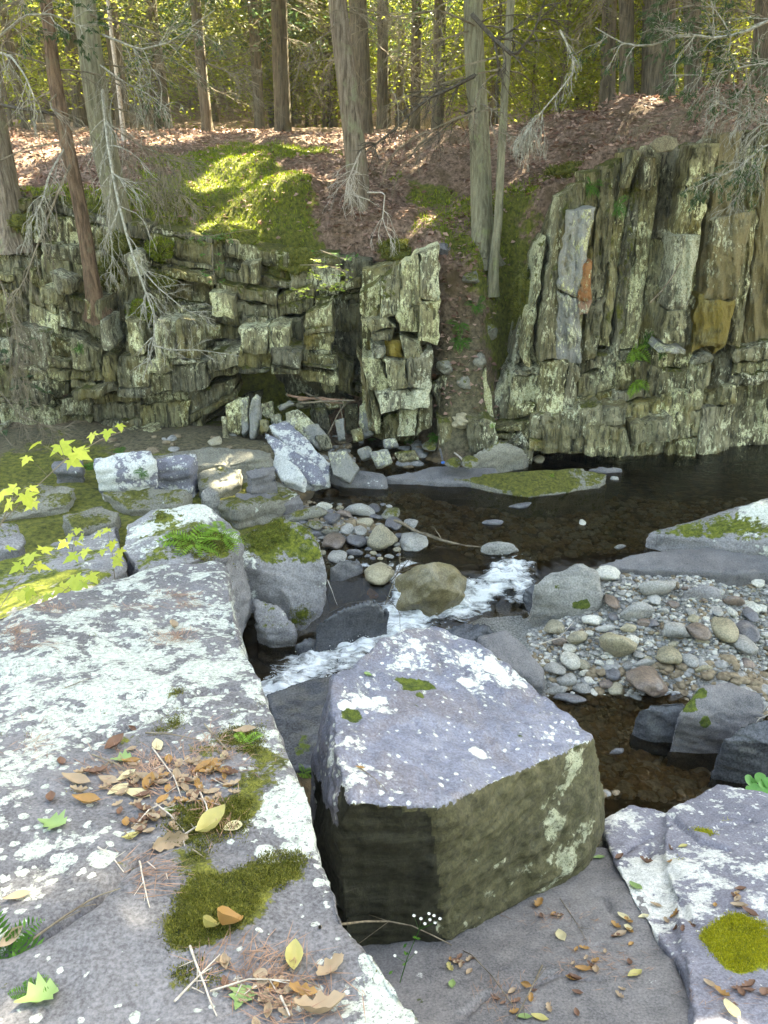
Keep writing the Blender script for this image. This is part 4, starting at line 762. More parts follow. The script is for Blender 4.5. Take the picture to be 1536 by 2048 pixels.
for q, Y, m, ms in [([(1138, 425), (1190, 418), (1160, 600), (1116, 580)], 8.98, 'cl_lilac', 0), ([(1116, 582), (1160, 602), (1164, 725), (1112, 718)], 8.9, 'cl_lilac', 0), ([(1160, 528), (1186, 520), (1184, 600), (1158, 602)], 8.86, 'cl_rust', 0), ([(1158, 602), (1184, 600), (1176, 628), (1160, 628)], 8.84, 'cl_rust', 0),
                    ([(1098, 650), (1112, 640), (1112, 718), (1094, 712)], 8.95, 'cl_lilac', 0), ([(1385, 290), (1440, 285), (1400, 470), (1350, 470)], 9.3, 'cl_grey', 0), ([(1350, 472), (1400, 470), (1375, 620), (1335, 620)], 9.1, 'cl_pale', -.1), ([(1332, 622), (1374, 622), (1368, 690), (1326, 686)], 8.98, 'cl_grey', -.1),
                    ([(1430, 440), (1505, 420), (1472, 600), (1408, 600)], 9.2, 'cl_ochre', -.2), ([(1408, 602), (1470, 602), (1450, 695), (1398, 690)], 9.1, 'cl_ochre', -.1), ([(1322, 690), (1372, 700), (1370, 708), (1320, 702)], 8.85, 'cl_lilac', 0),
                    ([(1170, 822), (1255, 812), (1250, 850), (1168, 850)], 8.62, 'cl_pale', -.2), ([(1080, 850), (1170, 852), (1168, 905), (1085, 905)], 8.65, 'cl_grey', -.1), ([(1170, 855), (1255, 855), (1258, 910), (1172, 912)], 8.6, 'cl_grey', -.05), ([(1262, 850), (1345, 835), (1340, 880), (1265, 890)], 8.62, 'cl_grey', -.1),
                    ([(1255, 300), (1268, 300), (1262, 345), (1248, 350)], 9.5, 'cl_dark', 0), ([(1270, 300), (1285, 300), (1262, 375), (1245, 375)], 9.42, 'cl_grey', 0), ([(1298, 312), (1312, 312), (1302, 380), (1285, 380)], 9.35, 'cl_olive', .05)]:
    cell(cliffR, *q, Y + .04, Y - .02, .45, M[m], ms, .03 if m == 'cl_pale' else 0, name='rock_slab')
# blocks at the foot of the gully
for q, Y, m in [([(872, 840), (935, 830), (940, 880), (880, 890)], 9.25, 'cl_olive'), ([(935, 835), (990, 845), (1000, 900), (940, 905)], 9.1, 'cl_olive'), ([(910, 765), (975, 740), (985, 835), (925, 840)], 9.55, 'cl_pale'), ([(880, 700), (925, 680), (930, 735), (895, 740)], 9.8, 'cl_olive'),
                ([(1000, 905), (1045, 870), (1070, 900), (1062, 930)], 8.7, 'cl_grey'), ([(865, 770), (900, 745), (905, 810), (872, 830)], 9.5, 'cl_dark')]:
    cell(pin, *q, Y - (.40 if Y > 9 else 0), Y - (.5 if Y > 9 else .05), .6, M[m], .04, .02)
for k_, o_ in (('cL', cliffL), ('cP', pin), ('cR', cliffR)):
    VV, FF, b_ = [], [], 0
    for o in [o_] + list(o_.children):
        me = o.data; v = np.empty(len(me.vertices) * 3); me.vertices.foreach_get('co', v); VV.append(v.reshape(-1, 3)); FF += [tuple(i + b_ for i in p.vertices) for p in me.polygons]; b_ += len(me.vertices)
    BV[k_] = BVHTree.FromPolygons([tuple(q) for q in np.concatenate(VV)], FF)
# ------------------------------------------------------------ tubes, twigs, leaves
def tubes(paths, radii, sides=4):
    """paths (N,K,3) radii (N,K) -> vertices, quads"""
    P = np.asarray(paths, float); R = np.asarray(radii, float); N, K = R.shape
    T = np.gradient(P, axis=1); T /= np.linalg.norm(T, axis=2, keepdims=True) + 1e-9
    ref = np.where(np.abs(T[:, :1, 2:3]) > .8, np.array((1.0, 0, 0)), np.array((0, 0, 1.0))); ref = np.broadcast_to(ref, T.shape)
    A = np.cross(T, ref); A /= np.linalg.norm(A, axis=2, keepdims=True) + 1e-9; B = np.cross(T, A)
    th = np.linspace(0, 2 * np.pi, sides, endpoint=False)
    V = P[:, :, None] + R[:, :, None, None] * (A[:, :, None] * np.cos(th)[:, None] + B[:, :, None] * np.sin(th)[:, None])
    i = np.arange(N)[:, None, None] * K * sides + np.arange(K - 1)[None, :, None] * sides; j = np.arange(sides)[None, None]; j2 = (j + 1) % sides
    F = np.stack([i + j, i + j2, i + j2 + sides, i + j + sides], -1).reshape(-1, 4)
    return V.reshape(-1, 3), F
def leaves(p, d, n, ln, wd, r, fold=.25, tone=None):
    """diamond leaves folded along the midrib. p base, d direction, n normal"""
    p, d, n = (np.asarray(q, float) for q in (p, d, n)); N = len(p)
    d = d / (np.linalg.norm(d, axis=1, keepdims=True) + 1e-9); s = np.cross(d, n); s /= np.linalg.norm(s, axis=1, keepdims=True) + 1e-9; n = np.cross(s, d)
    ln = np.broadcast_to(ln, N)[:, None]; wd = np.broadcast_to(wd, N)[:, None]
    V = np.stack([p, p + d * ln * .5 + s * wd * .5 + n * wd * fold, p + d * ln, p + d * ln * .5 - s * wd * .5 + n * wd * fold], 1).reshape(-1, 3)
    i = np.arange(N) * 4; F = np.stack([np.stack([i, i + 1, i + 2], -1), np.stack([i, i + 2, i + 3], -1)], 1).reshape(-1, 3)
    t = r.random(N) if tone is None else tone
    return V, F, np.repeat(t, 4)
class Twigs:
    def __init__(s, r): s.P = []; s.R = []; s.r = r; s.tips = []
    def add(s, pts, r0, r1, K=7):
        pts = np.array(pts); t = np.linspace(0, 1, len(pts)); tt = np.linspace(0, 1, K)
        s.P.append(np.stack([np.interp(tt, t, pts[:, k]) for k in range(3)], 1)); s.R.append(r0 + (r1 - r0) * tt); return s.P[-1]
    def grow(s, p, d, L, r0, lvl, n=4, droop=.15, spread=.9, wob=.22, flat=.4):
        pts = [np.array(p)]; d = unit(np.array(d, float)); K = 6
        for k in range(K):
            d = unit(d + s.r.normal(0, wob, 3) * np.array((1, 1, flat)) + np.array((0, 0, -droop))); pts.append(pts[-1] + d * L / K)
        q = s.add(pts, r0, max(r0 * .25, .0012))
        if lvl == 0: s.tips.append((q[3], q[-1])); return
        for k in range(n):
            f = s.r.uniform(.15, 1.0); i = f * (len(pts) - 1); a = int(min(i, len(pts) - 2)); b = pts[a] + (pts[a + 1] - pts[a]) * (i - a)
            dd = unit(pts[a + 1] - pts[a]); sd = unit(np.cross(dd, np.array((0, 0, 1)) + s.r.normal(0, .3, 3))) * s.r.choice([-1, 1])
            s.grow(b, dd + sd * s.r.uniform(.4, 1) * spread, L * s.r.uniform(.35, .65) * (1.15 - f * .5), r0 * .5, lvl - 1, n, droop, spread, wob, flat)
    def geo(s, sides=3, rmin=0.0):
        VV, FF, b = [], [], 0
        for K in sorted({len(p) for p in s.P}):
            V, F = tubes(np.array([p for p in s.P if len(p) == K]), np.maximum(np.array([r for r in s.R if len(r) == K]), rmin), sides); VV.append(V); FF.append(F + b); b += len(V)
        return np.concatenate(VV), np.concatenate(FF)
    def mesh(s, name, sides=3): V, F = s.geo(sides); return mesh_np(name, V, F, sides > 4)
    def sprays(s, name, r, per=14, ln=.05, wd=.012):
        """needle sprays along the outermost twigs"""
        a = np.array([t[0] for t in s.tips]); b = np.array([t[1] for t in s.tips]); f = r.random((len(a), per, 1)); p = a[:, None] * (1 - f) + b[:, None] * f
        d = unit(b - a)[:, None] + r.normal(0, .75, p.shape) * np.array((1, 1, .35)); nn = np.array((0, 0, 1)) + r.normal(0, .4, p.shape)
        V, F, t = leaves(p.reshape(-1, 3), d.reshape(-1, 3), nn.reshape(-1, 3), ln * r.uniform(.6, 1.3, p[..., 0].size), wd, r, .1); return mesh_np(name, V, F, False, dict(tone=t))
def trunk_mesh(pts, radii, r, sides=14, flare=1.5, K=40, ridges=.06):
    pts = np.array(pts); t = np.linspace(0, 1, len(pts)); tt = np.linspace(0, 1, K) ** 1.3
    P = np.stack([np.interp(tt, t, pts[:, k]) for k in range(3)], 1); R = np.interp(tt, t, radii)
    for _ in range(2): P[1:-1] = (P[:-2] + P[1:-1] * 2 + P[2:]) / 4
    h = np.linalg.norm(P - P[0], axis=1); R = R * (1 + (flare - 1) * np.exp(-h / .22))
    V, F = tubes(P[None], R[None], sides); V = V.reshape(K, sides, 3); ctr = P[:, None]
    dd = V - ctr; e = np.stack([np.cos(np.arange(sides) / sides * 2 * np.pi) * 3 + np.zeros((K, 1)), np.sin(np.arange(sides) / sides * 2 * np.pi) * 3 + np.zeros((K, 1)), h[:, None] * 1.2 + np.zeros((1, sides))], -1)
    s_ = int(r.integers(999)); k = 1 + fbm(e, 1, 3, s_) * ridges + fbm(e * np.array((1, 1, .1)), .5, 2, s_ + 5) * ridges * 2 * (1 + 3 * np.exp(-h[:, None] / .25))
    return mesh_np('trunk', (ctr + dd * k[..., None]).reshape(-1, 3), F, True)
# canopy foliage shared by the trees: clusters of leaves round limb ends
def crown_mesh(r, kind, R, H, n, ln, wd):
    nc = 60; c = []
    while len(c) < nc:
        q = r.uniform(-1, 1, 3)
        if kind == 'cone': rad = (1 - (q[2] + 1) / 2) * .9 + .12
        else: rad = math.sqrt(max(0, 1 - q[2] ** 2)) * .95 + .1
        if math.hypot(q[0], q[1]) < rad: c.append(q * np.array((R, R, H / 2)) + np.array((0, 0, H / 2)))
    c = np.array(c); k = r.integers(0, nc, n); sp = np.array((.42, .42, .10)) if kind == 'cone' else np.array((.40, .40, .25))
    p = c[k] + r.normal(0, 1, (n, 3)) * sp * R * .5; d = r.normal(0, 1, (n, 3)) * np.array((1, 1, .3)); d[:, 2] -= .15
    tone = np.clip(r.random(nc)[k] * .6 + r.random(n) * .5, 0, 1)
    V, F, t = leaves(p, d, np.array((0, 0, 1.0)) + r.normal(0, .45, (n, 3)), ln * r.uniform(.6, 1.4, n), wd, r, .15, tone)
    return V, F, t, c
# ------------------------------------------------------------ the big trees on the bank
def axis_up(pts, extra=((0, 0, 5.0),)):
    return pts
BT = np.random.default_rng(5); BTS = []; OFF = []
def big_tree(name, px, radii, matn, label, top=15.0, limbs=10, crown=True, group=None, dead=10, cat='tree', flare=1.6, crk=0):
    """px: points of the trunk seen from the stream (px, py, distance), base first; it goes on up to its crown"""
    pts = [PY(*q) for q in px]; d = unit(pts[-1] - pts[-2]); d = unit(d * np.array((.6, .6, 1)) + np.array((0, 0, .3)))
    while pts[-1][2] < top: pts.append(pts[-1] + d * 2.0); d = unit(d + np.array((0, 0, .1)) + BT.normal(0, .02, 3))
    n0 = len(px) + 0; rad = list(radii) + [max(radii[-1] * (1 - .75 * k / max(1, len(pts) - n0)), .03) for k in range(1, len(pts) - n0 + 1)]
    base = pts[0].copy(); pts[0] = pts[0] + (0, 0, -.15); pts.insert(0, np.array((pts[0][0], pts[0][1] + .02, max(pts[0][2] - .45, min(pts[0][2] - .2, gz(pts[0][0], pts[0][1]) - .12)) if 'reddish' not in label else pts[0][2] - .05))); rad.insert(0, rad[0] * 1.25); root = empty(name, base); tag(root, label, cat, group)
    tm = trunk_mesh(pts, rad, BT, 16, flare); put('trunk', tm, M[matn], root)
    P = np.array(pts)
    tw = Twigs(BT)
    for k in range(limbs):
        z = BT.uniform(5.5, top - .5); x_, y_ = np.interp(z, P[:, 2], P[:, 0]), np.interp(z, P[:, 2], P[:, 1]); a = BT.uniform(0, 2 * np.pi)
        tw.grow((x_, y_, z), (math.cos(a), math.sin(a), .1), BT.uniform(1.5, 2.8), .04, 2, 4, .03)
    if dead:
        for k in range(dead):
            z = BT.uniform(base[2] + 1.4, 6.5); x_, y_ = np.interp(z, P[:, 2], P[:, 0]), np.interp(z, P[:, 2], P[:, 1]); a = BT.uniform(0, 2 * np.pi)
            tw.grow((x_, y_, z), (math.cos(a), math.sin(a), -.05), BT.uniform(.7, 1.8), .012, 2, 5, .10)
    tag(put('branches', tw.mesh('branches'), M['twigb'], root), kind='stuff')
    if crown:
        V, F, t, c = crown_mesh(BT, 'cone', 2.8, top - 9.5, 12000, .26, .13); V = V + np.array((P[-1][0], P[-1][1], 10.0))
        keep = sunkeep(V[F[:, 0]]); F = F[keep]
        tag(put('foliage', mesh_np('foliage', V, F, False, dict(tone=t)), M['leafh'], root), kind='stuff')
    BTS.append(root); return root
# openings in the canopy that let the sun reach the bank (world points, radius)
HOLES = [(PY(480, 410, 10.4), .50), (PY(450, 335, 11.8), .5), (PY(580, 350, 11.5), .35), (PY(850, 400, 10.4), .35), (PY(600, 285, 14.5), .9), (PY(300, 285, 14.5), .8), (PY(120, 320, 12.5), .7), (PY(900, 275, 14), .8), (PY(640, 555, 8.9), .4), (PZ(1485, 1870, 1.3), .22),
         (PZ(100, 1130, 1.1), .6), (PY(1280, 215, 12), .5), (PY(1100, 180, 12), .3), (PY(60, 110, 12), .8), (PY(1150, 100, 16), 1.6), (PY(1300, 80, 17), 1.6), (PY(1450, 80, 17), 1.6), (PY(1080, 30, 19), 1.8), (PY(60, 110, 15), 1.3), (PY(500, 200, 20), 1.2)]
def sunkeep(p):
    k = np.ones(len(p), bool)
    for c, r in HOLES:
        v = p - c; t = v @ SUN; d = np.linalg.norm(v - t[:, None] * SUN, axis=1); k &= ~((d < r) & (t > 0))
    return k
big_tree('hemlock_tree', [(716, 420, 10.7), (715, 330, 10.75), (702, 220, 10.8), (688, 110, 10.85), (674, 0, 10.9)], [.15, .135, .128, .12, .11], 'bark', 'straight grey-brown trunk leaning slightly left in the middle of the leafy bank')
big_tree('hemlock_tree', [(966, 470, 10.0), (962, 400, 10.05), (957, 260, 10.15), (948, 120, 10.2), (945, 0, 10.25)], [.14, .13, .125, .122, .115], 'barkg', 'thick upright trunk standing at the head of the fern gully', flare=1.9)
big_tree('young_tree', [(990, 490, 9.7), (997, 440, 9.75), (1001, 330, 9.8), (1008, 200, 9.85), (1022, 0, 9.9)], [.055, .05, .045, .045, .045], 'barkg', 'thin curved trunk close beside the thick one above the gully', top=10, limbs=6, flare=1.3)
big_tree('hemlock_tree', [(250, 500, 9.9), (232, 400, 9.95), (208, 290, 10.0), (188, 160, 10.05), (168, 0, 10.1)], [.15, .14, .135, .13, .12], 'barkg', 'pale broad trunk on the left, half hidden by hanging dead twigs')
big_tree('hemlock_tree', [(188, 600, 9.25), (176, 500, 9.3), (158, 400, 9.35), (132, 280, 9.4), (108, 150, 9.45), (95, 20, 9.5)], [.085, .08, .075, .072, .07, .06], 'barkb', 'slender reddish-brown trunk rooted on the left rock face itself', top=12, limbs=8)
big_tree('hemlock_tree', [(14, 395, 9.9), (5, 320, 9.95), (-12, 220, 10), (-40, 60, 10.1)], [.13, .12, .115, .11], 'bark', 'stout trunk cut off by the left edge of the picture, standing on the cliff rim')
big_tree('hemlock_tree', [(1390, 210, 13.5), (1385, 60, 13.5), (1383, -60, 13.5)], [.13, .12, .12], 'barkd', 'dark trunk on the high right bank, right of the widest one', dead=8)
big_tree('hemlock_tree', [(1318, 205, 14), (1318, 60, 14), (1320, -60, 14)], [.25, .24, .23], 'barkd', 'widest dark trunk on the high right bank', dead=8)
big_tree('hemlock_tree', [(1255, 205, 14), (1254, 60, 14), (1252, -60, 14)], [.115, .11, .11], 'barkd', 'dark trunk on the high right bank, just left of the widest one', dead=8)
big_tree('hemlock_tree', [(1215, 215, 15), (1218, 60, 15), (1220, -60, 15)], [.12, .11, .11], 'barkd', 'grey-brown trunk behind the rim, second to the left of the widest dark one', dead=8)
big_tree('hemlock_tree', [(1520, 200, 13), (1530, 60, 13), (1535, -60, 13)], [.16, .15, .15], 'barkd', 'dark trunk at the far right edge of the high bank', dead=8)
big_tree('hemlock_tree', [(728, 262, 16.5), (722, 120, 16.5), (712, -40, 16.5)], [.17, .165, .16], 'barkd', 'dark trunk just behind and right of the central trunk', dead=8)
big_tree('hemlock_tree', [(765, 262, 19), (766, 120, 19), (766, -40, 19)], [.13, .12, .12], 'barkd', 'straight dark trunk second to the right behind the central trunk', dead=8)
big_tree('hemlock_tree', [(565, 262, 18), (560, 120, 18), (556, -40, 18)], [.17, .16, .15], 'barkd', 'brown trunk left of the central trunk, deeper in the wood', dead=10)
big_tree('birch_tree', [(245, 250, 15), (235, 160, 15), (222, 60, 15), (212, -40, 15)], [.04, .035, .035, .03], 'twigp', 'thin pale sunlit stem behind the bank on the left', dead=4, top=9, limbs=5, crown=False)
for (X, Y, lab) in [(6.2, 9.8, 'nearest'), (8.5, 8.2, 'second'), (8.2, 12.5, 'third'), (11.5, 10.5, 'fourth'), (10.5, 5.5, 'fifth'), (6.8, 15.0, 'sixth')]:
    z_ = gz(X, Y); root = empty('hemlock_tree', (X, Y, z_)); tag(root, '%s of the tall hemlocks standing just right of the picture on the high bank' % lab, 'tree', 'hemlocks outside the right edge')
    put('trunk', trunk_mesh([(X, Y, z_ - .2), (X + .1, Y, z_ + 5), (X, Y, 17)], [.2, .17, .05], BT, 12, 1.5, 20), M['barkd'], root); OFF.append(root)
    V, F, t, c = crown_mesh(BT, 'cone', 2.9, 9, 12000, .26, .13); V = V + np.array((X, Y, 8.5)); F = F[sunkeep(V[F[:, 0]])]
    tag(put('foliage', mesh_np('foliage', V, F, False, dict(tone=t)), M['leafh'], root), kind='stuff')
# ------------------------------------------------------------ forest behind: every trunk a tree, the crowns share their meshes
FR = np.random.default_rng(11)
protos = []
for v in range(5):
    r = FR; root = empty('forest_tree', (0, 0, 0)); H = 15.0
    pts = [(0, 0, -.4)] + [(r.normal(0, .05) * k, r.normal(0, .05) * k, H * k / 5) for k in range(1, 6)]
    put('trunk', trunk_mesh(pts, [.16, .145, .13, .11, .08, .03], r, 9, 1.3, 14), M['barkd'], root)
    tw = Twigs(r)
    for k in range(26):
        z = r.uniform(.8, 9); a = r.uniform(0, 2 * np.pi); tw.grow((0, 0, z), (math.cos(a), math.sin(a), r.uniform(-.3, .15)), r.uniform(.9, 2.4), .014, 2, 5, .05, flat=.7)
    tag(put('branches', tw.mesh('branches'), M['twigb'], root), kind='stuff')
    sp = tw.sprays('foliage', r, 4, .11, .035)
    V, F, t, c = crown_mesh(r, 'cone', 2.0, 8.0, 3400, .15, .055); V = V + (0, 0, 1.8)
    me = mesh_np('foliage', V, F, False, dict(tone=t)); tag(put('foliage', me, M['leafh'] if v % 2 == 0 else M['leafo'], root), kind='stuff')
    protos.append(root)
bare = []
for v in range(3):
    root = empty('forest_tree', (0, 0, 0)); bare.append(root)
    for ch in protos[v].children:
        if not ch.name.startswith('foliage'): c_ = ch.copy(); C.objects.link(c_); c_.parent = root
cand = []; tries = 0
while len(cand) < 95 and tries < 9000:
    tries += 1; Y = 17 + 25 * FR.random() ** 1.1; X = FR.uniform(-.62, .62) * Y
    if min([math.hypot(X - a, Y - b) for a, b in cand] or [9]) < 1.25: continue
    cand.append((X, Y))
cand.sort(key=lambda q: q[1])
PLACE = ['behind the left part of the bank', 'behind the mossy bank', 'behind the middle of the bank', 'behind the head of the gully', 'behind the high right bank']
for i, (X, Y) in enumerate(cand):
    fq = X / Y; isb = i >= 8 and (FR.random() < (.75 if fq > .06 else .3))
    o = (bare[i - 5] if 5 <= i < 8 else protos[i]) if i < 8 else copy_tree(bare[i % 3] if isb else protos[i % 5])
    o.location = (X, Y, float(terrain([X], [Y], False)[0])); sc = FR.uniform(.7, 1.35); o.scale = (sc * .78, sc * .78, FR.uniform(.85, 1.2)); o.rotation_euler = (FR.normal(0, .02), FR.normal(0, .02), FR.uniform(0, 6.28))
    f = X / Y; pl = PLACE[0 if f < -.33 else 1 if f < -.12 else 2 if f < .1 else 3 if f < .28 else 4]
    d = 'near row' if Y < 24 else ('middle depth' if Y < 33 else 'far depth')
    near_ = ['central trunk', 'thick trunk above the gully', 'widest dark trunk', 'pale broad left trunk', 'stout trunk at the left edge'][int(np.argmin([abs(f - v_) for v_ in (-.03, .12, .35, -.38, -.52)]))]; sd_ = 'left' if f < [-.03, .12, .35, -.38, -.52][int(np.argmin([abs(f - v_) for v_ in (-.03, .12, .35, -.38, -.52)]))] else 'right'
    tag(o, '%s forest hemlock, %s, seen %s of the %s' % ('slim' if sc < .92 else 'medium' if sc < 1.13 else 'stout', d, sd_, near_), 'tree', '%s forest hemlocks, %s, %s of the %s' % ('slim' if sc < .92 else 'medium' if sc < 1.13 else 'stout', d, sd_, near_))
# sunlit broadleaf undergrowth
bp = []
for v in range(4):
    root = empty('beech_sapling', (0, 0, 0)); H = 6.5
    put('trunk', trunk_mesh([(0, 0, -.3), (.05, 0, 2), (.1, .1, 4), (.0, .1, 6)], [.045, .035, .025, .01], FR, 6, 1.2, 8), M['barkd'], root)
    V, F, t, c = crown_mesh(FR, 'ball', 2.1, 6.2, 4600, .12, .08); V = V + (0, 0, .3)
    tw = Twigs(FR)
    for q in c: tw.add([(0, 0, max(.3, q[2] * .7 + .1)), (q[0] * .5, q[1] * .5, q[2] * .9 + .15), (q[0], q[1], q[2] + .3)], .012, .003, 5)
    tag(put('branches', tw.mesh('branches'), M['twigb'], root), kind='stuff'); tag(put('foliage', mesh_np('foliage', V, F, False, dict(tone=t)), M['leafy'], root), kind='stuff'); bp.append(root)
k = 0; SP = [(.20, 15.5), (.235, 17), (.26, 19.5), (.17, 18.5), (.29, 16.5), (.36, 16.2), (.33, 20), (.42, 18), (.13, 17.5), (.22, 18.4), (.31, 18.2), (.27, 16.4), (.19, 20.5), (-.43, 17), (-.5, 18), (-.38, 19)]
for i in range(96):
    if i < len(SP): f, Y = SP[i]; X = f * Y
    else:
        Y = FR.uniform(21, 44); X = FR.uniform(-.6, .6) * Y
    o = bp[k % 4] if k < 4 else copy_tree(bp[k % 4]); k += 1
    o.location = (X, Y, float(terrain([X], [Y], False)[0])); sc = FR.uniform(.7, 1.25) * (.8 if Y < 21 else 1.15); o.scale = (sc, sc, sc); o.rotation_euler = (0, 0, FR.uniform(0, 6.28))
    f = X / Y; pl = PLACE[0 if f < -.33 else 1 if f < -.12 else 2 if f < .1 else 3 if f < .28 else 4]; d = 'close' if Y < 21 else ('midway' if Y < 32 else 'deep')
    j_ = int(np.argmin([abs(f - v_) for v_ in (-.03, .12, .35, -.38, -.52)])); near_ = ['central trunk', 'thick trunk above the gully', 'widest dark trunk', 'pale broad left trunk', 'stout trunk at the left edge'][j_]; sd_ = 'left' if f < [-.03, .12, .35, -.38, -.52][j_] else 'right'
    tg_ = '%s yellow-green sapling, %s, seen %s of the %s' % ('low' if sc < 1.0 else 'tall', d, sd_, near_); tag(o, tg_, 'sapling', tg_.replace('sapling', 'saplings').replace('seen ', ''))
# far wood on the rising ground, one mass
n = 60000; a = FR.uniform(-.75, .75, n); Y = FR.uniform(42, 85, n); X = a * Y; cl = FR.integers(0, 260, n); ca = FR.uniform(-.75, .75, 260); cy = FR.uniform(42, 80, 260); cz = FR.uniform(1, 14, 260)
X = ca[cl] * cy[cl] + FR.normal(0, 2.4, n); Y = cy[cl] + FR.normal(0, 2, n); Z = terrain(X, Y, False) + cz[cl] + FR.normal(0, 1.6, n)
V, F, t = leaves(np.stack([X, Y, Z], -1), FR.normal(0, 1, (n, 3)), FR.normal(0, 1, (n, 3)), .8, .6, FR, .2, np.clip(FR.random(260)[cl] * .7 + FR.random(n) * .4, 0, 1))
tag(put('distant_foliage', mesh_np('distant_foliage', V, F, False, dict(tone=t)), M['leafy']), 'sunlit foliage of the distant wood on the rising ground', 'foliage', kind='stuff')

# unseen leaf mass added behind the viewpoint: it closes the sky low down so that the light comes from above the stream
n = 26000; X = FR.uniform(-20, 20, n); Y = -6 - 8 * FR.random(n) - (np.abs(X) < 3) * 1.0; cl = FR.integers(0, 90, n); cx = FR.uniform(-20, 20, 90); cy = FR.uniform(-13, -6, 90); cz = FR.uniform(1.5, 11, 90)
V, F, t = leaves(np.stack([cx[cl] + FR.normal(0, 1.6, n), cy[cl] + FR.normal(0, 1.2, n), cz[cl] + 1.5 + FR.normal(0, 1.1, n)], -1), FR.normal(0, 1, (n, 3)), FR.normal(0, 1, (n, 3)), .42, .26, FR, .2)
tag(put('sky_blocking_foliage', mesh_np('sky_blocking_foliage', V, F, False, dict(tone=t)), M['leafh']), 'foliage of the wood on the near bank behind the viewpoint', 'foliage', kind='stuff')
# ------------------------------------------------------------ stones
SR = np.random.default_rng(33)
STV = [stone_mesh(SR, 3, 4 + k % 4, .10 if k % 3 else .16) for k in range(14)]
M['cobm'] = M['mossy2']
CW = dict(cob='grey', cobw='cream-white', cobt='tan', cobd='dark wet', cobo='orange', cobr='rust-brown', cobm='mossy')
smesh = {}
def stone(cx, cy, w, h, mt, label, name='cobble', cat='stone', lev=3, group=None, flat=.54, sink=.6, zg=None, bed=False, **kw):
    if bed: c = np.array(hit(cx, cy, ['ground'])[0]); a = w * .5 * np.linalg.norm(c - O3) / FPX; b = a * .9; cc = h / w * a
    else: c, (a, b, cc) = stone_at(cx, cy, w, h, flat, sink, zg); k = int(SR.integers(14))
    if lev == 3 and not kw:
        if (k, mt) not in smesh:
            m_ = mesh_np('cobble', STV[k][0], STV[k][1], True); m_.materials.append(M[mt]); smesh[k, mt] = m_
        o = bpy.data.objects.new(name, smesh[k, mt]); C.objects.link(o)
        o.location = c; o.scale = (a, b, cc); o.rotation_euler = (SR.normal(0, .06), SR.normal(0, .10), SR.choice([0, math.pi]) + SR.normal(0, .15))
    else:
        V, F = stone_mesh(SR, lev, kw.get('facets', 4), kw.get('rough', .12)); V = V * (a, b, cc)
        if 'peak' in kw: V[:, 0] *= 1 - kw['peak'] * np.clip(V[:, 2] / cc, 0, 1); V[:, 1] *= 1 - kw['peak'] * np.clip(V[:, 2] / cc, 0, 1)
        V = V + fbm(V, 18, 3, 4)[:, None] * unit(V) * .006
        o = put(name, mesh_np(name, V + c, F, True), M[mt], loc=c)
    tag(o, label, cat, group); return o
for q in [(868, 1184, 172, 136, 'cobg', 'big rounded golden-brown boulder splitting the cascade', dict(sink=.9, lev=5, facets=9, rough=.2, flat=.85, peak=.08)), (763, 1075, 66, 64, 'cobt', 'pointed tan boulder at the edge of the cobble heap', dict(lev=4, flat=.85, peak=.35)), (830, 1084, 64, 44, 'cob', 'rounded grey-tan boulder beside the pointed one', dict(lev=4)),
          (757, 1142, 64, 56, 'cobt', 'olive boulder draped with twigs just above the cascade', dict(lev=4)), (742, 1187, 36, 32, 'cobo', 'small bright orange stone beside the cascade', dict(lev=4)), (998, 1101, 78, 38, 'cob', 'oval grey boulder at the lip of the cascade', dict(lev=4)),
          (1294, 1366, 80, 58, 'cobr', 'rounded rust-brown boulder at the lower edge of the gravel bar', dict(lev=4, zg=-.28)), (1237, 1287, 72, 52, 'cobt', 'squarish tan boulder in the middle of the gravel bar', dict(lev=4, facets=7, flat=.8))]:
    stone(*q[:6], name='boulder', cat='boulder', **q[6])
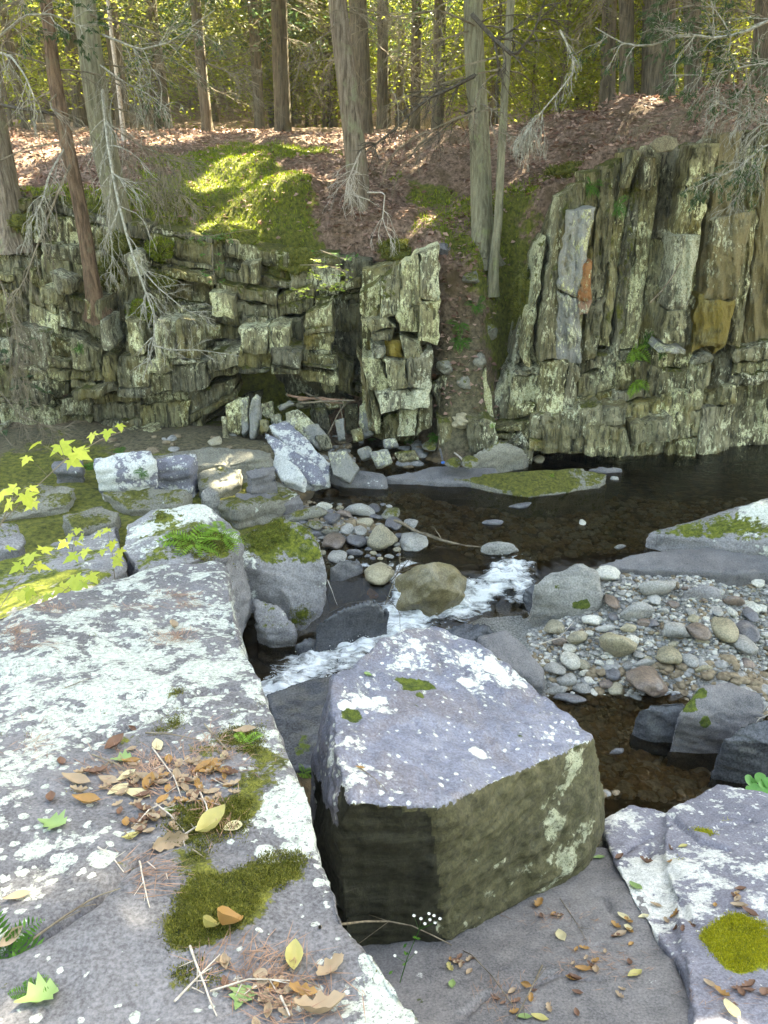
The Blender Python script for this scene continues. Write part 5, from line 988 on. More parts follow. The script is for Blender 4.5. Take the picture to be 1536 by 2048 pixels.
TS = [(785, 1048, 40, 32, 'cobd', 'purplish oval stone behind the pointed tan boulder'), (781, 1028, 42, 30, 'cobm', 'tan stone with a green mossy cap behind the purplish oval one'), (822, 1047, 30, 22, 'cob', 'small round grey stone at the water, right of the purplish one'), (649, 1013, 34, 18, 'cobw', 'pale flat stone at the upper left of the cobble heap'),
      (718, 1024, 68, 36, 'cob', 'broad flat grey slate at the top of the cobble heap'), (749, 1016, 26, 22, 'cobd', 'dark stone tucked right of the broad flat slate'), (609, 1030, 92, 28, 'cobm', 'long low mossy stone at the left end of the cobble heap'), (663, 1037, 36, 26, 'cobd', 'dark oval stone right of the long mossy one'),
      (688, 1030, 38, 20, 'cobr', 'brown stone below the broad flat slate'), (730, 1046, 40, 22, 'cobt', 'greenish-tan stone in the middle of the cobble heap'), (629, 1051, 34, 24, 'cobm', 'olive rounded stone near the mossy boulder'), (663, 1064, 42, 18, 'cobm', 'flat green-topped stone in the cobble heap'), (694, 1059, 28, 22, 'cob', 'light grey round stone in the cobble heap'),
      (718, 1062, 32, 26, 'cob', 'grey angular stone left of the pointed tan boulder'), (665, 1084, 52, 38, 'cobr', 'purplish-brown oval stone in front of the cobble heap'), (712, 1082, 46, 34, 'cobd', 'slate-violet stone with scratches in front of the cobble heap'), (627, 1068, 36, 16, 'cobd', 'small dark flat stone against the mossy boulder'), (675, 1113, 40, 30, 'cob', 'grey stone wedged above the blocky dark boulder'), (709, 1106, 36, 18, 'cobd', 'low dark stone behind the blocky dark boulder'),
      (1217, 1147, 52, 36, 'cobw', 'large cream-white stone beside the smooth grey boulder'), (1314, 1176, 84, 42, 'cob', 'flat banded grey stone half sunk in the gravel'), (1272, 1223, 70, 36, 'cob', 'broad oval grey-violet stone in the gravel'), (1224, 1203, 32, 32, 'cobr', 'pinkish-brown stone right of the mossy-sided boulder'), (1309, 1198, 28, 24, 'cob', 'round grey stone at the foot of the banded one'), (1347, 1209, 28, 17, 'cobr', 'small brown stone right of the banded one'),
      (1107, 1257, 44, 36, 'cobt', 'round pale grey-tan stone at the water left of the bar'), (1156, 1275, 48, 27, 'cobt', 'olive-tan oval stone near the water'), (1091, 1236, 28, 18, 'cobw', 'flat pale stone in the water below the grey boulder'), (1352, 1264, 68, 38, 'cob', 'broad brown-grey stone with a pebble on top'), (1399, 1263, 46, 33, 'cobr', 'brown-grey stone touching the broad one'), (1447, 1256, 48, 46, 'cobt', 'greenish egg-shaped stone standing at the right of the bar'),
      (1494, 1262, 44, 38, 'cobd', 'dark brown stone at the right water edge'), (1481, 1288, 60, 42, 'cob', 'big grey egg-shaped stone in front of the greenish one'), (1336, 1314, 52, 40, 'cobt', 'round grey-green stone in the lower middle of the bar'), (1381, 1321, 34, 25, 'cob', 'angular grey stone right of the round grey-green one'), (1142, 1318, 44, 36, 'cobw', 'pale pinkish flat-topped stone left of the squarish tan boulder'), (1167, 1329, 27, 21, 'cobt', 'small tan stone at the foot of the pinkish one'),
      (1109, 1338, 42, 34, 'cob', 'dark grey rounded stone beside the slate-blue slab'), (1131, 1358, 42, 28, 'cob', 'grey-green rounded stone below the dark grey one'), (1224, 1346, 29, 27, 'cobd', 'violet-black stone left of the rust-brown boulder'), (1231, 1378, 29, 27, 'cobt', 'yellow-green pebble-shaped stone at the near edge of the bar'), (1112, 1383, 50, 18, 'cob', 'flat grey stone at the near left corner of the bar'), (1164, 1379, 38, 22, 'cob', 'pale tilted grey stone at the near edge of the bar'),
      (1187, 1384, 17, 22, 'cobw', 'small upright cream stone at the near edge'), (1212, 1369, 27, 19, 'cobr', 'brown wet stone left of the yellow-green one'), (1137, 1397, 74, 14, 'cobd', 'thin dark slate lying in the water at the near edge'), (1121, 1284, 34, 20, 'cobr', 'red-brown stone by the water'), (1139, 1296, 29, 20, 'cobw', 'cream stone above the pinkish flat-topped one'), (1184, 1241, 44, 28, 'cobw', 'cream-coloured knobbly stone near the tip of the grey boulder'),
      (1214, 1257, 46, 13, 'cob', 'long thin slate on the gravel behind the squarish boulder'), (1257, 1256, 34, 18, 'cobt', 'greenish flat stone behind the squarish boulder'), (1287, 1245, 27, 17, 'cobr', 'pinkish stone below the oval grey-violet one'), (1304, 1248, 27, 20, 'cobd', 'bluish-grey stone below the oval grey-violet one'), (1434, 1221, 24, 27, 'cob', 'upright grey stone at the right of the bar'), (1466, 1203, 46, 22, 'cobr', 'purple-grey flat stone at the upper right of the bar'),
      (1507, 1213, 23, 25, 'cobw', 'white egg-shaped stone near the right edge'), (1524, 1216, 20, 15, 'cobw', 'small white stone beside the white egg-shaped one'), (1501, 1228, 28, 32, 'cobd', 'dark pointed stone below the white egg-shaped one'), (1516, 1164, 24, 19, 'cobw', 'lone white stone high on the right of the bar'), (1464, 1223, 21, 16, 'cobw', 'round white pebble right of the upright grey stone'), (1382, 1224, 25, 17, 'cob', 'grey stone between the banded stone and the brown-grey one'),
      (1406, 1338, 36, 14, 'cobt', 'flat tan stone half under water at the lower right'), (1492, 1329, 30, 24, 'cobr', 'brown round stone under shallow water at the right'), (1287, 1328, 48, 18, 'cob', 'flat greenish-grey stone behind the rust-brown boulder'), (1197, 1326, 22, 13, 'cobw', 'small white flat stone left of the squarish boulder foot'), (1221, 1326, 21, 15, 'cobw', 'white pebble just below the squarish boulder'), (1171, 1346, 28, 13, 'cobw', 'long white pebble above the tilted grey stone'),
      (430, 882, 28, 22, 'cobt', 'round tan stone left of the narrow pale standing slab'), (1077, 919, 24, 17, 'cobt', 'round tan stone at the foot of the right rock face'), (860, 893, 34, 26, 'cobm', 'rusty mossy stone at the foot of the gully'), (907, 927, 32, 22, 'cobm', 'mossy stone beside the stick on the far shore'), (940, 924, 34, 26, 'cobm', 'larger mossy stone behind the pale stick'), (1120, 957, 24, 12, 'cobd', 'flat purple stone lying on the mossy island'),
      (1228, 957, 19, 11, 'cob', 'small grey stone at the tip of the mossy island'), (1240, 1094, 26, 11, 'cob', 'flat violet stone breaking the surface of the pool'), (1234, 1503, 30, 14, 'cobd', 'violet stone under the shallow water right of the big block'), (1165, 1045, 14, 26, 'cobw', 'thin pale stone standing in the pool'), (985, 1045, 44, 12, 'cobd', 'dark stone just breaking the pool surface'), (1040, 1012, 50, 10, 'cobd', 'flat dark stone just off the mossy island')]
for q in TS: stone(*q[:5], q[5], lev=3)
for q in [(893, 735, 40, 34, 'cobm', 'mossy stone bedded in the gully soil beside the pinnacle'), (930, 765, 34, 28, 'cobm', 'mossy stone low in the gully'), (960, 720, 36, 40, 'cobm', 'mossy stone at the right side of the gully'), (945, 555, 40, 26, 'cobm', 'mossy stone just below the thick trunk'), (980, 660, 34, 40, 'cobm', 'mossy lump of rock against the right rock face'), (925, 840, 50, 30, 'cobt', 'broken tan stone at the gully mouth'), (885, 500, 30, 30, 'cobd', 'dark stone beside the tip of the pinnacle')]:
    stone(*q[:5], q[5], lev=4, facets=7, rough=.2, bed=True)
PL = [(1150, 'near the smooth grey boulder'), (1250, 'around the squarish tan boulder'), (1350, 'around the banded stone'), (1440, 'around the brown-grey stones'), (1600, 'at the right end of the bar')]
n_ = 0; occ = [(q[0], q[1], q[2], q[3]) for q in TS]
while n_ < 210:
    px, py = SR.uniform(1080, 1536), SR.uniform(1135, 1392)
    if px < 1200 and py < 1225: continue
    if px > 1390 and py > 1300: continue
    if px > 1250 and py > 1335: continue
    f = sstep(1135, 1260, py); w = SR.uniform(8, 13) + 22 * SR.random() ** 2.2 * f; h = w * SR.uniform(.38, .72)
    if any(abs(px - a) < (c_ + w) * .36 and abs(py - b) < (d_ + h) * .36 for a, b, c_, d_ in occ): continue
    occ.append((px, py, w, h)); mt = SR.choice(['cobw', 'cob', 'cobt', 'cobd', 'cobr'], p=[.36, .44, .06, .11, .03]); pl = [b for a, b in PL if px < a][0]
    stone(px, py, w, h, mt, 'small %s stone lying in the gravel %s' % (CW[mt], pl), group='small %s stones %s' % (CW[mt], pl)); n_ += 1
n_ = 0
while n_ < 42:
    px, py = SR.uniform(595, 800), SR.uniform(1008, 1118)
    w = SR.uniform(11, 22); h = w * .62
    if px < 640 and py > 1075 or any(abs(px - a) < (c_ + w) * .34 and abs(py - b) < (d_ + h) * .34 for a, b, c_, d_ in occ): continue
    occ.append((px, py, w, h)); mt = SR.choice(['cobw', 'cob', 'cobt', 'cobd'], p=[.12, .38, .2, .3])
    stone(px, py, w, h, mt, 'small %s stone filling the gaps of the cobble heap above the cascade' % CW[mt], group='small %s stones of the cobble heap' % CW[mt]); n_ += 1
V0, F0 = ICO[2]; V0 = V0 * (1 + fbm(V0, 1.2, 2, 3)[:, None] * .25)
def many_stones(name, xy, z, size, mats, label):
    n = len(xy); sc = size[:, None] * SR.uniform(.6, 1.3, (n, 3)) * (1, 1, .55); an = SR.uniform(0, 6.28, n); c_, s_ = np.cos(an), np.sin(an)
    P = V0[None] * sc[:, None]; X = P[..., 0] * c_[:, None] - P[..., 1] * s_[:, None]; Yy = P[..., 0] * s_[:, None] + P[..., 1] * c_[:, None]
    P = np.stack([X + xy[:, :1], Yy + xy[:, 1:], P[..., 2] + z[:, None]], -1)
    F = F0[None] + (np.arange(n) * len(V0))[:, None, None]; mi = np.repeat(SR.integers(0, len(mats), n), len(F0))
    o = put(name, mesh_np(name, P.reshape(-1, 3), F.reshape(-1, 3), True, mi=mi), [M[m] for m in mats]); return tag(o, label, name.replace('_', ' '), kind='stuff')
def region(n, x0, x1, y0, y1, ok, zz=0.0):
    px, py = SR.uniform(x0, x1, n), SR.uniform(y0, y1, n); k = ok(px, py); return PZ(px[k], py[k], zz)[:, :2]
M['peb1'] = simple('grey_pebbles', (.16, .16, .16), (.36, .35, .34), 30); M['peb2'] = simple('white_pebbles', (.38, .37, .34), (.62, .60, .56), 30); M['peb3'] = simple('brown_pebbles', (.12, .09, .06), (.30, .24, .16), 30)
xy = region(7000, 1060, 1600, 1125, 1400, lambda x, y: ~((x < 1200) & (y < 1215)) & ~((x > 1400) & (y > 1310)), -.05); z = terrain(xy[:, 0], xy[:, 1])
many_stones('gravel', xy, z + .004, .011 + .016 * SR.random(len(xy)) ** 2, ['peb1', 'peb2', 'peb1', 'peb3'], 'loose gravel of grey and white pebbles on the bar')
xy = region(700, 590, 830, 1000, 1125, lambda x, y: x > 0, .0); z = terrain(xy[:, 0], xy[:, 1])
many_stones('gravel', xy, z + .004, .015 + .02 * SR.random(len(xy)), ['peb1', 'peb3'], 'small stones between the cobbles above the cascade')
xy = region(2400, 700, 1500, 985, 1130, lambda x, y: x > 0, -.3); xy = np.concatenate([xy, region(1400, 1100, 1536, 1380, 1620, lambda x, y: x > 0, -.5)]); z = terrain(xy[:, 0], xy[:, 1])
many_stones('streambed_stones', xy, z, .02 + .045 * SR.random(len(xy)) ** 2, ['peb3', 'peb3', 'peb1'], 'brown stones on the bed of the stream')
xy = np.concatenate([region(260, 640, 850, 860, 960, lambda x, y: x > 0, .12), region(26, 200, 620, 870, 920, lambda x, y: x > 0, .4)]); z = terrain(xy[:, 0], xy[:, 1])
many_stones('rubble', xy, z + .01, .03 + .06 * SR.random(len(xy)) ** 2, ['peb1', 'peb3'], 'broken slate rubble at the foot of the rock faces')

fm_ = np.empty(len(WMs.vertices), np.float32); WMs.attributes['foam'].data.foreach_get('value', fm_); vv = np.empty(len(WMs.vertices) * 3); WMs.vertices.foreach_get('co', vv); vv = vv.reshape(-1, 3)
kf = np.where(fm_ > .5)[0]; kf = SR.choice(kf, 500); dp = vv[kf] + SR.normal(0, .012, (500, 3)); dp[:, 2] += np.abs(SR.normal(0, .022, 500)); Vd = ICO[2][0][None] * (SR.uniform(.0015, .0045, 500)[:, None, None]) + dp[:, None]; Fd = ICO[2][1][None] + (np.arange(500) * len(ICO[2][0]))[:, None, None]
tag(put('spray', mesh_np('spray', Vd.reshape(-1, 3), Fd.reshape(-1, 3), True), M['flower']), 'white droplets thrown up by the cascade', 'spray', kind='stuff')
# ------------------------------------------------------------ leaf litter and moss shoots of the bank
LR = np.random.default_rng(3); n = 46000
X = LR.uniform(-9, 9.5, n); Y = 9.6 + 8.5 * LR.random(n) ** 1.3; Y = np.where((X > .6) & (X < 1.8) & (LR.random(n) < .5), LR.uniform(8.9, 10.5, n), Y); ok = (Y > ycl(X) + .15) | ((X > .65) & (X < 1.6) & (Y > 8.9)); X, Y = X[ok], Y[ok]
mv = np.zeros(len(X)) - .2
gm = np.empty(len(GM.vertices), np.float32); GM.attributes['moss'].data.foreach_get('value', gm)
from mathutils.kdtree import KDTree
def near_attr(x, y, gx, gy, val):
    xs = np.unique(gx); ys = np.unique(gy); i = np.clip(np.searchsorted(xs, x), 0, len(xs) - 1); j = np.clip(np.searchsorted(ys, y), 0, len(ys) - 1); return val.reshape(len(ys), len(xs))[j, i]
mv = near_attr(X, Y, np.float32(gV[:, 0]), np.float32(gV[:, 1]), gm); k = LR.random(len(X)) > np.clip((mv + .0) * 4, 0, .82); X, Y = X[k], Y[k]; Z = terrain(X, Y) + LR.uniform(.0, .03, len(X)); N = len(X)
V, F, t = leaves(np.stack([X, Y, Z], -1), LR.normal(0, 1, (N, 3)) * (1, 1, .25), np.array((0, -.15, 1)) + LR.normal(0, .35, (N, 3)), LR.uniform(.05, .11, N), LR.uniform(.03, .06, N), LR, .2)
tag(put('leaf_litter', mesh_np('leaf_litter', V, F, False, dict(tone=t ** 1.4)), M['lit']), 'brown and pinkish fallen leaves covering the bank', 'leaf litter', kind='stuff')
def shoots(name, P, Nn, size, mat, label, parent=None, spread=.55):
    n = len(P); d = Nn + LR.normal(0, spread, (n, 3)); V, F, t = leaves(P, d, LR.normal(0, 1, (n, 3)), size * LR.uniform(.6, 1.3, n), size * .28, LR, .1)
    o = put(name, mesh_np(name, V, F, False, dict(tone=t)), M[mat], parent); tag(o, kind='stuff')
    if parent is None: tag(o, label, 'moss')
    return o
n = 60000; X = LR.uniform(-6, 3, n); Y = LR.uniform(9.6, 14.5, n); mv = near_attr(X, Y, np.float32(gV[:, 0]), np.float32(gV[:, 1]), gm) + fbm(np.stack([X, Y, X * 0], -1), 2, 3, 7) * .12
k = (mv > .12) & (Y > ycl(X) + .1); X, Y = X[k][:26000], Y[k][:26000]; Z = terrain(X, Y)
shoots('moss', np.stack([X, Y, Z], -1), np.array((0, 0, 1.0)), .05, 'bladeg', 'sunlit green moss carpet on the left part of the bank')
def on_rock(o, thr, n, size, mat, nz=.12):
    me = o.data; nv = len(me.vertices); v = np.empty(nv * 3); me.vertices.foreach_get('co', v); v = v.reshape(-1, 3) + np.array(o.location); nn = np.empty(nv * 3); me.vertices.foreach_get('normal', nn); nn = nn.reshape(-1, 3)
    a = np.empty(nv, np.float32); me.attributes['moss'].data.foreach_get('value', a); k = np.where((a + fbm(v, 7, 4, 3) * nz > thr) & (nn[:, 2] > .1))[0]
    if not len(k): return
    k2 = np.where((a + fbm(v, 7, 4, 3) * nz > thr - .07) & (nn[:, 2] > .1))[0]; k = np.concatenate([LR.choice(k, n - n // 5), LR.choice(k2, n // 5)]); P = v[k] + LR.normal(0, .008, (n, 3)) * (1, 1, .2); shoots('moss', P, nn[k], size, mat, '', o, .7)
for o in list(C.objects):
    if o.name.startswith('ledge_rock'): on_rock(o, .30, 26000, .0085, 'blade', .22)
    if o.name == 'bedrock.001': on_rock(o, .40, 12000, .011, 'bladey', .28)
    if o.name.startswith('mossy_boulder') or o.name.startswith('lichened_boulder'): on_rock(o, .16, 3500, .02, 'blade')
for i, (px, py, w, h, m_, lb_) in enumerate([(590, 530, 90, 60, 'blade', 'olive moss mat hanging over the top of the dark recess'), (320, 498, 40, 34, 'bladeg', 'small bright moss cushion on a ledge of the left face'), (215, 545, 50, 50, 'blade', 'moss cushion behind the slender reddish trunk'), (285, 625, 44, 40, 'bladeg', 'dark green moss cushion midway up the left face'), (325, 560, 40, 34, 'blade', 'moss cushion below the small bright one'),
                                              (240, 490, 60, 40, 'blade', 'moss clump at the rim, right of the slender reddish trunk'), (60, 450, 70, 34, 'blade', 'moss on the ledge at the far left'), (450, 470, 120, 40, 'bladeg', 'moss hanging over the rim below the sunny patch'), (1140, 350, 80, 36, 'blade', 'moss on the top edge of the right face'), (800, 500, 70, 40, 'blade', 'moss on the top of the pinnacle'), (330, 420, 120, 50, 'bladeg', 'moss tussock at the rim, left of the sunny patch'), (1045, 600, 36, 120, 'blade', 'moss streak down the left edge of the right face')]):
    c = hit(px, py, ['cL', 'cP', 'cR', 'ground'])[0]; c = np.array(c); sc = float(np.linalg.norm(c - O3)) / FPX; Vs, Fs = ICO[4]; Vs = Vs * (1 + fbm(Vs, 2.2, 4, i)[:, None] * .35); Vs = Vs * (w * .5 * sc, .16, h * .5 * sc)
    o = put('moss_cushion', mesh_np('moss_cushion', Vs + c, Fs, True, dict(moss=np.ones(len(Vs)), lich=-np.ones(len(Vs)))), M['mossy2'], loc=c); tag(o, lb_, 'moss')
    k = LR.integers(0, len(Vs), 2600); shoots('moss', (Vs + c)[k], unit(Vs[k] / np.array((w * .5 * sc, .16, h * .5 * sc)) ** 2), .035, m_, '', o)

# ------------------------------------------------------------ fallen leaves, twigs, needles on the near rocks
def leaf_obj(px, py, size, mat, kind, ang, curl, label, group=None, who=('A', 'B', 'C1', 'C2'), lift=.0, stand=0.0):
    h = hit(px, py, list(who))
    if h is None: return
    p, nrm = np.array(h[0]), np.array(h[1]); sc = h[3] / FPX; L = size * sc; el = abs(float(unit(p - O3) @ nrm)) ; L = L * (.82 + .3 * (1 - el))
    if kind == 'oval': oc = [(0, .02), (.12, .12), (.3, .22), (.5, .25), (.7, .20), (.88, .09), (1, .01)]
    elif kind == 'round': oc = [(0, .03), (.1, .28), (.3, .42), (.5, .45), (.7, .42), (.9, .22), (1, .02)]
    elif kind == 'oak': oc = [(u_, .02 + .24 * math.sin(math.pi * min(1, u_ * .92 + .04)) ** .7 * (.80 + .22 * math.cos(u_ * 21 + 2.6))) for u_ in np.linspace(0, 1, 17)]
    else: oc = [(0, .02), (.08, .30), (.18, .22), (.30, .55), (.42, .28), (.55, .42), (.66, .16), (.8, .12), (1, .01)]
    K = 5; V = []
    for (u, w) in oc:
        for k in range(-2, 3):
            s_ = k / 2; x_ = u - .5; y_ = s_ * w; V.append((x_, y_, curl * ((x_ * 1.6) ** 2 * .5 + abs(s_) ** 1.5 * w * 1.3) + .02 * math.sin(u * 9 + k)))
    V = np.array(V) * L; i = np.arange(len(oc) - 1)[:, None] * K + np.arange(K - 1)[None]; F = np.stack([i, i + 1, i + 1 + K, i + K], -1).reshape(-1, 4)
    q = Vector(nrm).to_track_quat('Z', 'Y').to_matrix(); R = np.array(q) @ np.array(Matrix.Rotation(math.radians(ang), 3, 'Z')) @ np.array(Matrix.Rotation(-stand, 3, 'Y'))
    V = V @ R.T; V = V - nrm * ((V @ nrm).min() - .002 - lift); c = p; o = put('fallen_leaf', mesh_np('fallen_leaf', V + c, F, True), M[mat], loc=c)
    tag(o, label, 'leaf', group); return o
FL = [(490, 1466, 46, 'ltan', 'oval', 10, .5, 'tan curled leaf beside the small bright fern sprig'), (317, 1495, 42, 'lcream', 'oval', 80, .4, 'cream leaf standing out above the litter'), (236, 1581, 48, 'lcream', 'oval', 75, .15, 'broad cream-yellow leaf in the litter'), (273, 1592, 58, 'lcream', 'oval', 5, .3, 'long cream leaf lying across the litter beside the broad one'), (426, 1660, 84, 'lyel', 'oval', 35, .9, 'pale yellow rolled leaf on the moss'), (467, 1657, 36, 'lcream', 'round', 0, .2, 'small cream leaf at the end of the rolled yellow one'),
      (340, 1620, 30, 'lgrn', 'round', 20, .1, 'round grey-green leaf at the edge of the moss'), (336, 1682, 78, 'ltan', 'oak', -20, .4, 'tan lobed oak leaf on bare rock beside the moss'), (262, 1680, 34, 'lyel', 'oval', 40, .7, 'small yellow-brown curled leaf left of the oak leaf'), (103, 1650, 54, 'lgrn', 'maple', 10, .3, 'green maple leaf at the left end of the litter'), (172, 1608, 54, 'lora', 'oval', 20, .7, 'brown and yellow curled leaf at the left of the litter'), (150, 1567, 58, 'ltan', 'oval', 45, .6, 'tan pointed leaf near the left of the litter'),
      (103, 1602, 34, 'lbrn', 'oval', 100, .8, 'brown curled leaf above the green maple leaf'), (242, 1522, 38, 'lgrn', 'maple', 40, .4, 'small yellow-green leaf in the upper litter'), (230, 1495, 52, 'lbrn', 'oval', 70, .8, 'brown upright curled leaf in the upper litter'), (363, 1561, 32, 'ltan', 'oval', 95, .6, 'tan curled leaf in the middle of the litter'), (408, 1542, 46, 'lora', 'oval', 5, .7, 'orange-brown curled leaf in the middle of the litter'), (300, 1573, 48, 'lora', 'oval', 25, .8, 'rusty leaf behind the long cream one'), (254, 1556, 40, 'lcream', 'oval', 15, .5, 'pale leaf behind the broad cream-yellow one'),
      (217, 1565, 46, 'ltan', 'oval', 0, .4, 'flat tan leaf left of the pale one'), (191, 1548, 42, 'lbrn', 'oak', 30, .6, 'brown crumpled leaf in the left litter'), (445, 1514, 20, 'lcream', 'oval', 100, .3, 'tiny cream leaf on the moss below the fern sprig'), (412, 1866, 60, 'lyel', 'oval', 100, .8, 'yellow-green leaf tip sticking up left of the tall yellow one', .9), (447, 1866, 92, 'lora', 'oval', 78, .8, 'tall yellow leaf with a brown tip standing up from the ledge', .9), (445, 1925, 34, 'ltan', 'oval', 60, .6, 'small tan leaf below the two upright yellow leaves'),
      (482, 2000, 56, 'lgrn', 'maple', 90, .2, 'pale green star-shaped leaf near the bottom edge'), (521, 1956, 28, 'ltan', 'round', 0, .5, 'small tan folded leaf among the needles'), (588, 1928, 70, 'lyel', 'oval', 105, .9, 'long yellow-tan curled leaf on the near ledge'), (660, 1945, 66, 'ltan', 'oak', 60, .8, 'large tan crumpled leaf on the near right of the ledge'), (605, 1991, 56, 'lora', 'oak', 10, .7, 'orange-tan crumpled leaf near the bottom edge'), (70, 2003, 70, 'lgrn', 'maple', 60, .4, 'pale green maple leaf in the lower left corner'), (35, 1798, 46, 'ltan', 'oval', 35, .4, 'tan leaf above the bright fern at the left edge'), (23, 1872, 50, 'ltan', 'oval', 20, .6, 'tan leaf lying in the bright fern'),
      (640, 2030, 90, 'ltan', 'oak', 20, .8, 'large crumpled tan leaf at the bottom edge'), (347, 1256, 32, 'ltan', 'oval', 160, .9, 'single curled tan leaf on the far part of the ledge'), (1198, 1717, 24, 'lgrn', 'oval', 10, .3, 'small yellow-green leaf in the joint beside the white-lichened slab'), (1077, 1813, 32, 'lora', 'oak', 60, .7, 'bright orange leaf under the edge of the big block'), (1123, 1874, 38, 'lcream', 'oval', 75, .2, 'pale pointed leaf lying alone on the dark slab'), (1248, 1837, 28, 'lcream', 'oval', 120, .4, 'pale leaf at the top of the small leaf cluster'), (1256, 1860, 28, 'lcream', 'oval', 95, .4, 'pale leaf below the topmost one of the small cluster'),
      (1241, 1873, 28, 'ltan', 'oval', 10, .6, 'tan leaf at the foot of the small leaf cluster'), (1272, 1776, 34, 'lgrn', 'oval', 110, .3, 'yellow-green leaf on white lichen'), (1366, 1694, 20, 'lyel', 'oval', 10, .3, 'small yellow leaf on the lichened slab'), (1313, 1813, 22, 'ltan', 'oval', 150, .4, 'faint tan leaf on white lichen'), (1287, 1835, 22, 'lcream', 'oval', 10, .3, 'cream leaf on white lichen'), (1270, 1952, 34, 'lyel', 'oval', 25, .4, 'yellow-green leaf on the dark slab near the bottom'), (1420, 1971, 26, 'ltan', 'oval', 110, .4, 'tan leaf below the yellow moss cushion'), (1444, 1991, 30, 'lora', 'oak', 120, .6, 'orange-tan leaf below the moss cushion'),
      (1463, 2030, 44, 'lcream', 'oval', 110, .7, 'cream twisted leaf at the bottom edge'), (1049, 2036, 28, 'lgrn', 'oval', 160, .3, 'green leaf at the bottom edge of the dark slab'), (1080, 2038, 32, 'lyel', 'oval', 170, .3, 'yellow leaf at the bottom edge of the dark slab'), (1166, 1942, 28, 'lora', 'oval', 160, .6, 'orange curled leaf on the dark slab'), (1498, 1975, 30, 'lbrn', 'oak', 20, .6, 'brown leaf near the right edge below the moss'), (1528, 1991, 30, 'lbrn', 'oval', 60, .6, 'red-brown leaf at the right edge'), (904, 1970, 26, 'lgrn', 'oval', 80, .2, 'pale green leaf left of the long crack'), (900, 1938, 24, 'lyel', 'oak', 100, .5, 'yellow leaf among brown ones beside the aster'),
      (1480, 1815, 30, 'ltan', 'oval', 150, .5, 'tan leaf above the moss cushion'), (1500, 1830, 30, 'lbrn', 'oval', 140, .6, 'brown leaf above the moss cushion at the right'), (720, 1538, 20, 'lora', 'oval', 10, .5, 'small rusty leaf on top of the big block'), (735, 1352, 18, 'lgrn', 'round', 60, .4, 'tiny green leaf on top of the big block')]
for q in FL: leaf_obj(*q[:8], stand=q[8] if len(q) > 8 else 0)
AREAS = [('on the dark slab', 'C1', [(1185, 1920, 45, 26), (1110, 1835, 40, 15), (1060, 1975, 40, 20), (1240, 1860, 25, 20), (1010, 2000, 40, 20), (1150, 1960, 60, 30), (920, 1930, 25, 15), (1200, 2000, 120, 40)], 46), ('on the white-lichened slab', 'C2', [(1320, 1720, 60, 30), (1480, 1800, 30, 20), (1340, 1850, 40, 25), (1460, 1990, 60, 30), (1300, 1650, 30, 12)], 22), ('in the litter of the near ledge', 'A', [(280, 1560, 110, 45), (380, 1590, 60, 30), (160, 500, 60, 30), (560, 1990, 90, 45), (430, 1540, 60, 30), (300, 1640, 60, 30)], 150)]
for pl, key, cs, cnt in AREAS:
    for i in range(cnt):
        a, b, c_, d_ = cs[int(LR.integers(len(cs)))]; mt = str(LR.choice(['lbrn', 'lbrn', 'ltan', 'lora'] if key != 'A' else ['lbrn', 'ltan', 'ltan', 'ltan', 'lora'])); w_ = {'lbrn': 'brown', 'ltan': 'tan', 'lora': 'rusty'}[mt]
        leaf_obj(LR.normal(a, c_ * .6), LR.normal(b, d_ * .6), LR.uniform(12, 24) * (1.5 if key == 'A' else 1), mt, str(LR.choice(['oval', 'oak'])), LR.uniform(0, 180), LR.uniform(.4, 1), 'small crumpled %s leaf fragment %s' % (w_, pl), 'small %s leaf fragments %s' % (w_, pl), (key,))
def on_surf(px, py, who): 
    h = hit(px, py, who); return None if h is None else (np.array(h[0]), np.array(h[1]))
def twig_on(pts, r, mat, label, who=('A', 'B', 'C1', 'C2'), lift=.006, group=None, name='twig', side=2, mid=.02):
    P = [on_surf(a, b, list(who)) for a, b in pts]; P = [q for q in P if q is not None]
    if len(P) < 2: return
    Q = [p + n * (lift + r) + n * mid * (0 < i < len(P) - 1) * .4 for i, (p, n) in enumerate(P)]; tw = Twigs(LR); q = tw.add(Q, r, r * .45, 9); L = np.linalg.norm(q[-1] - q[0])
    V, F = tubes(np.array(tw.P), np.array(tw.R), 6); V = V + (fbm(V, 30, 2, 3) * r * .3)[:, None]
    root = put(name, mesh_np(name, V, F, True), M[mat], loc=Q[0]); tag(root, label, 'twig', group)
    for k in range(side):
        i = int(LR.integers(2, 7)); d = unit(q[i + 1] - q[i] + LR.normal(0, .6, 3) * np.linalg.norm(q[1] - q[0]) * (1, 1, .3)); t2 = Twigs(LR); t2.add([q[i], q[i] + d * L * .12, q[i] + d * L * LR.uniform(.18, .3)], r * .5, r * .25, 4)
        put('side_twig', t2.mesh('side_twig'), M[mat], root)
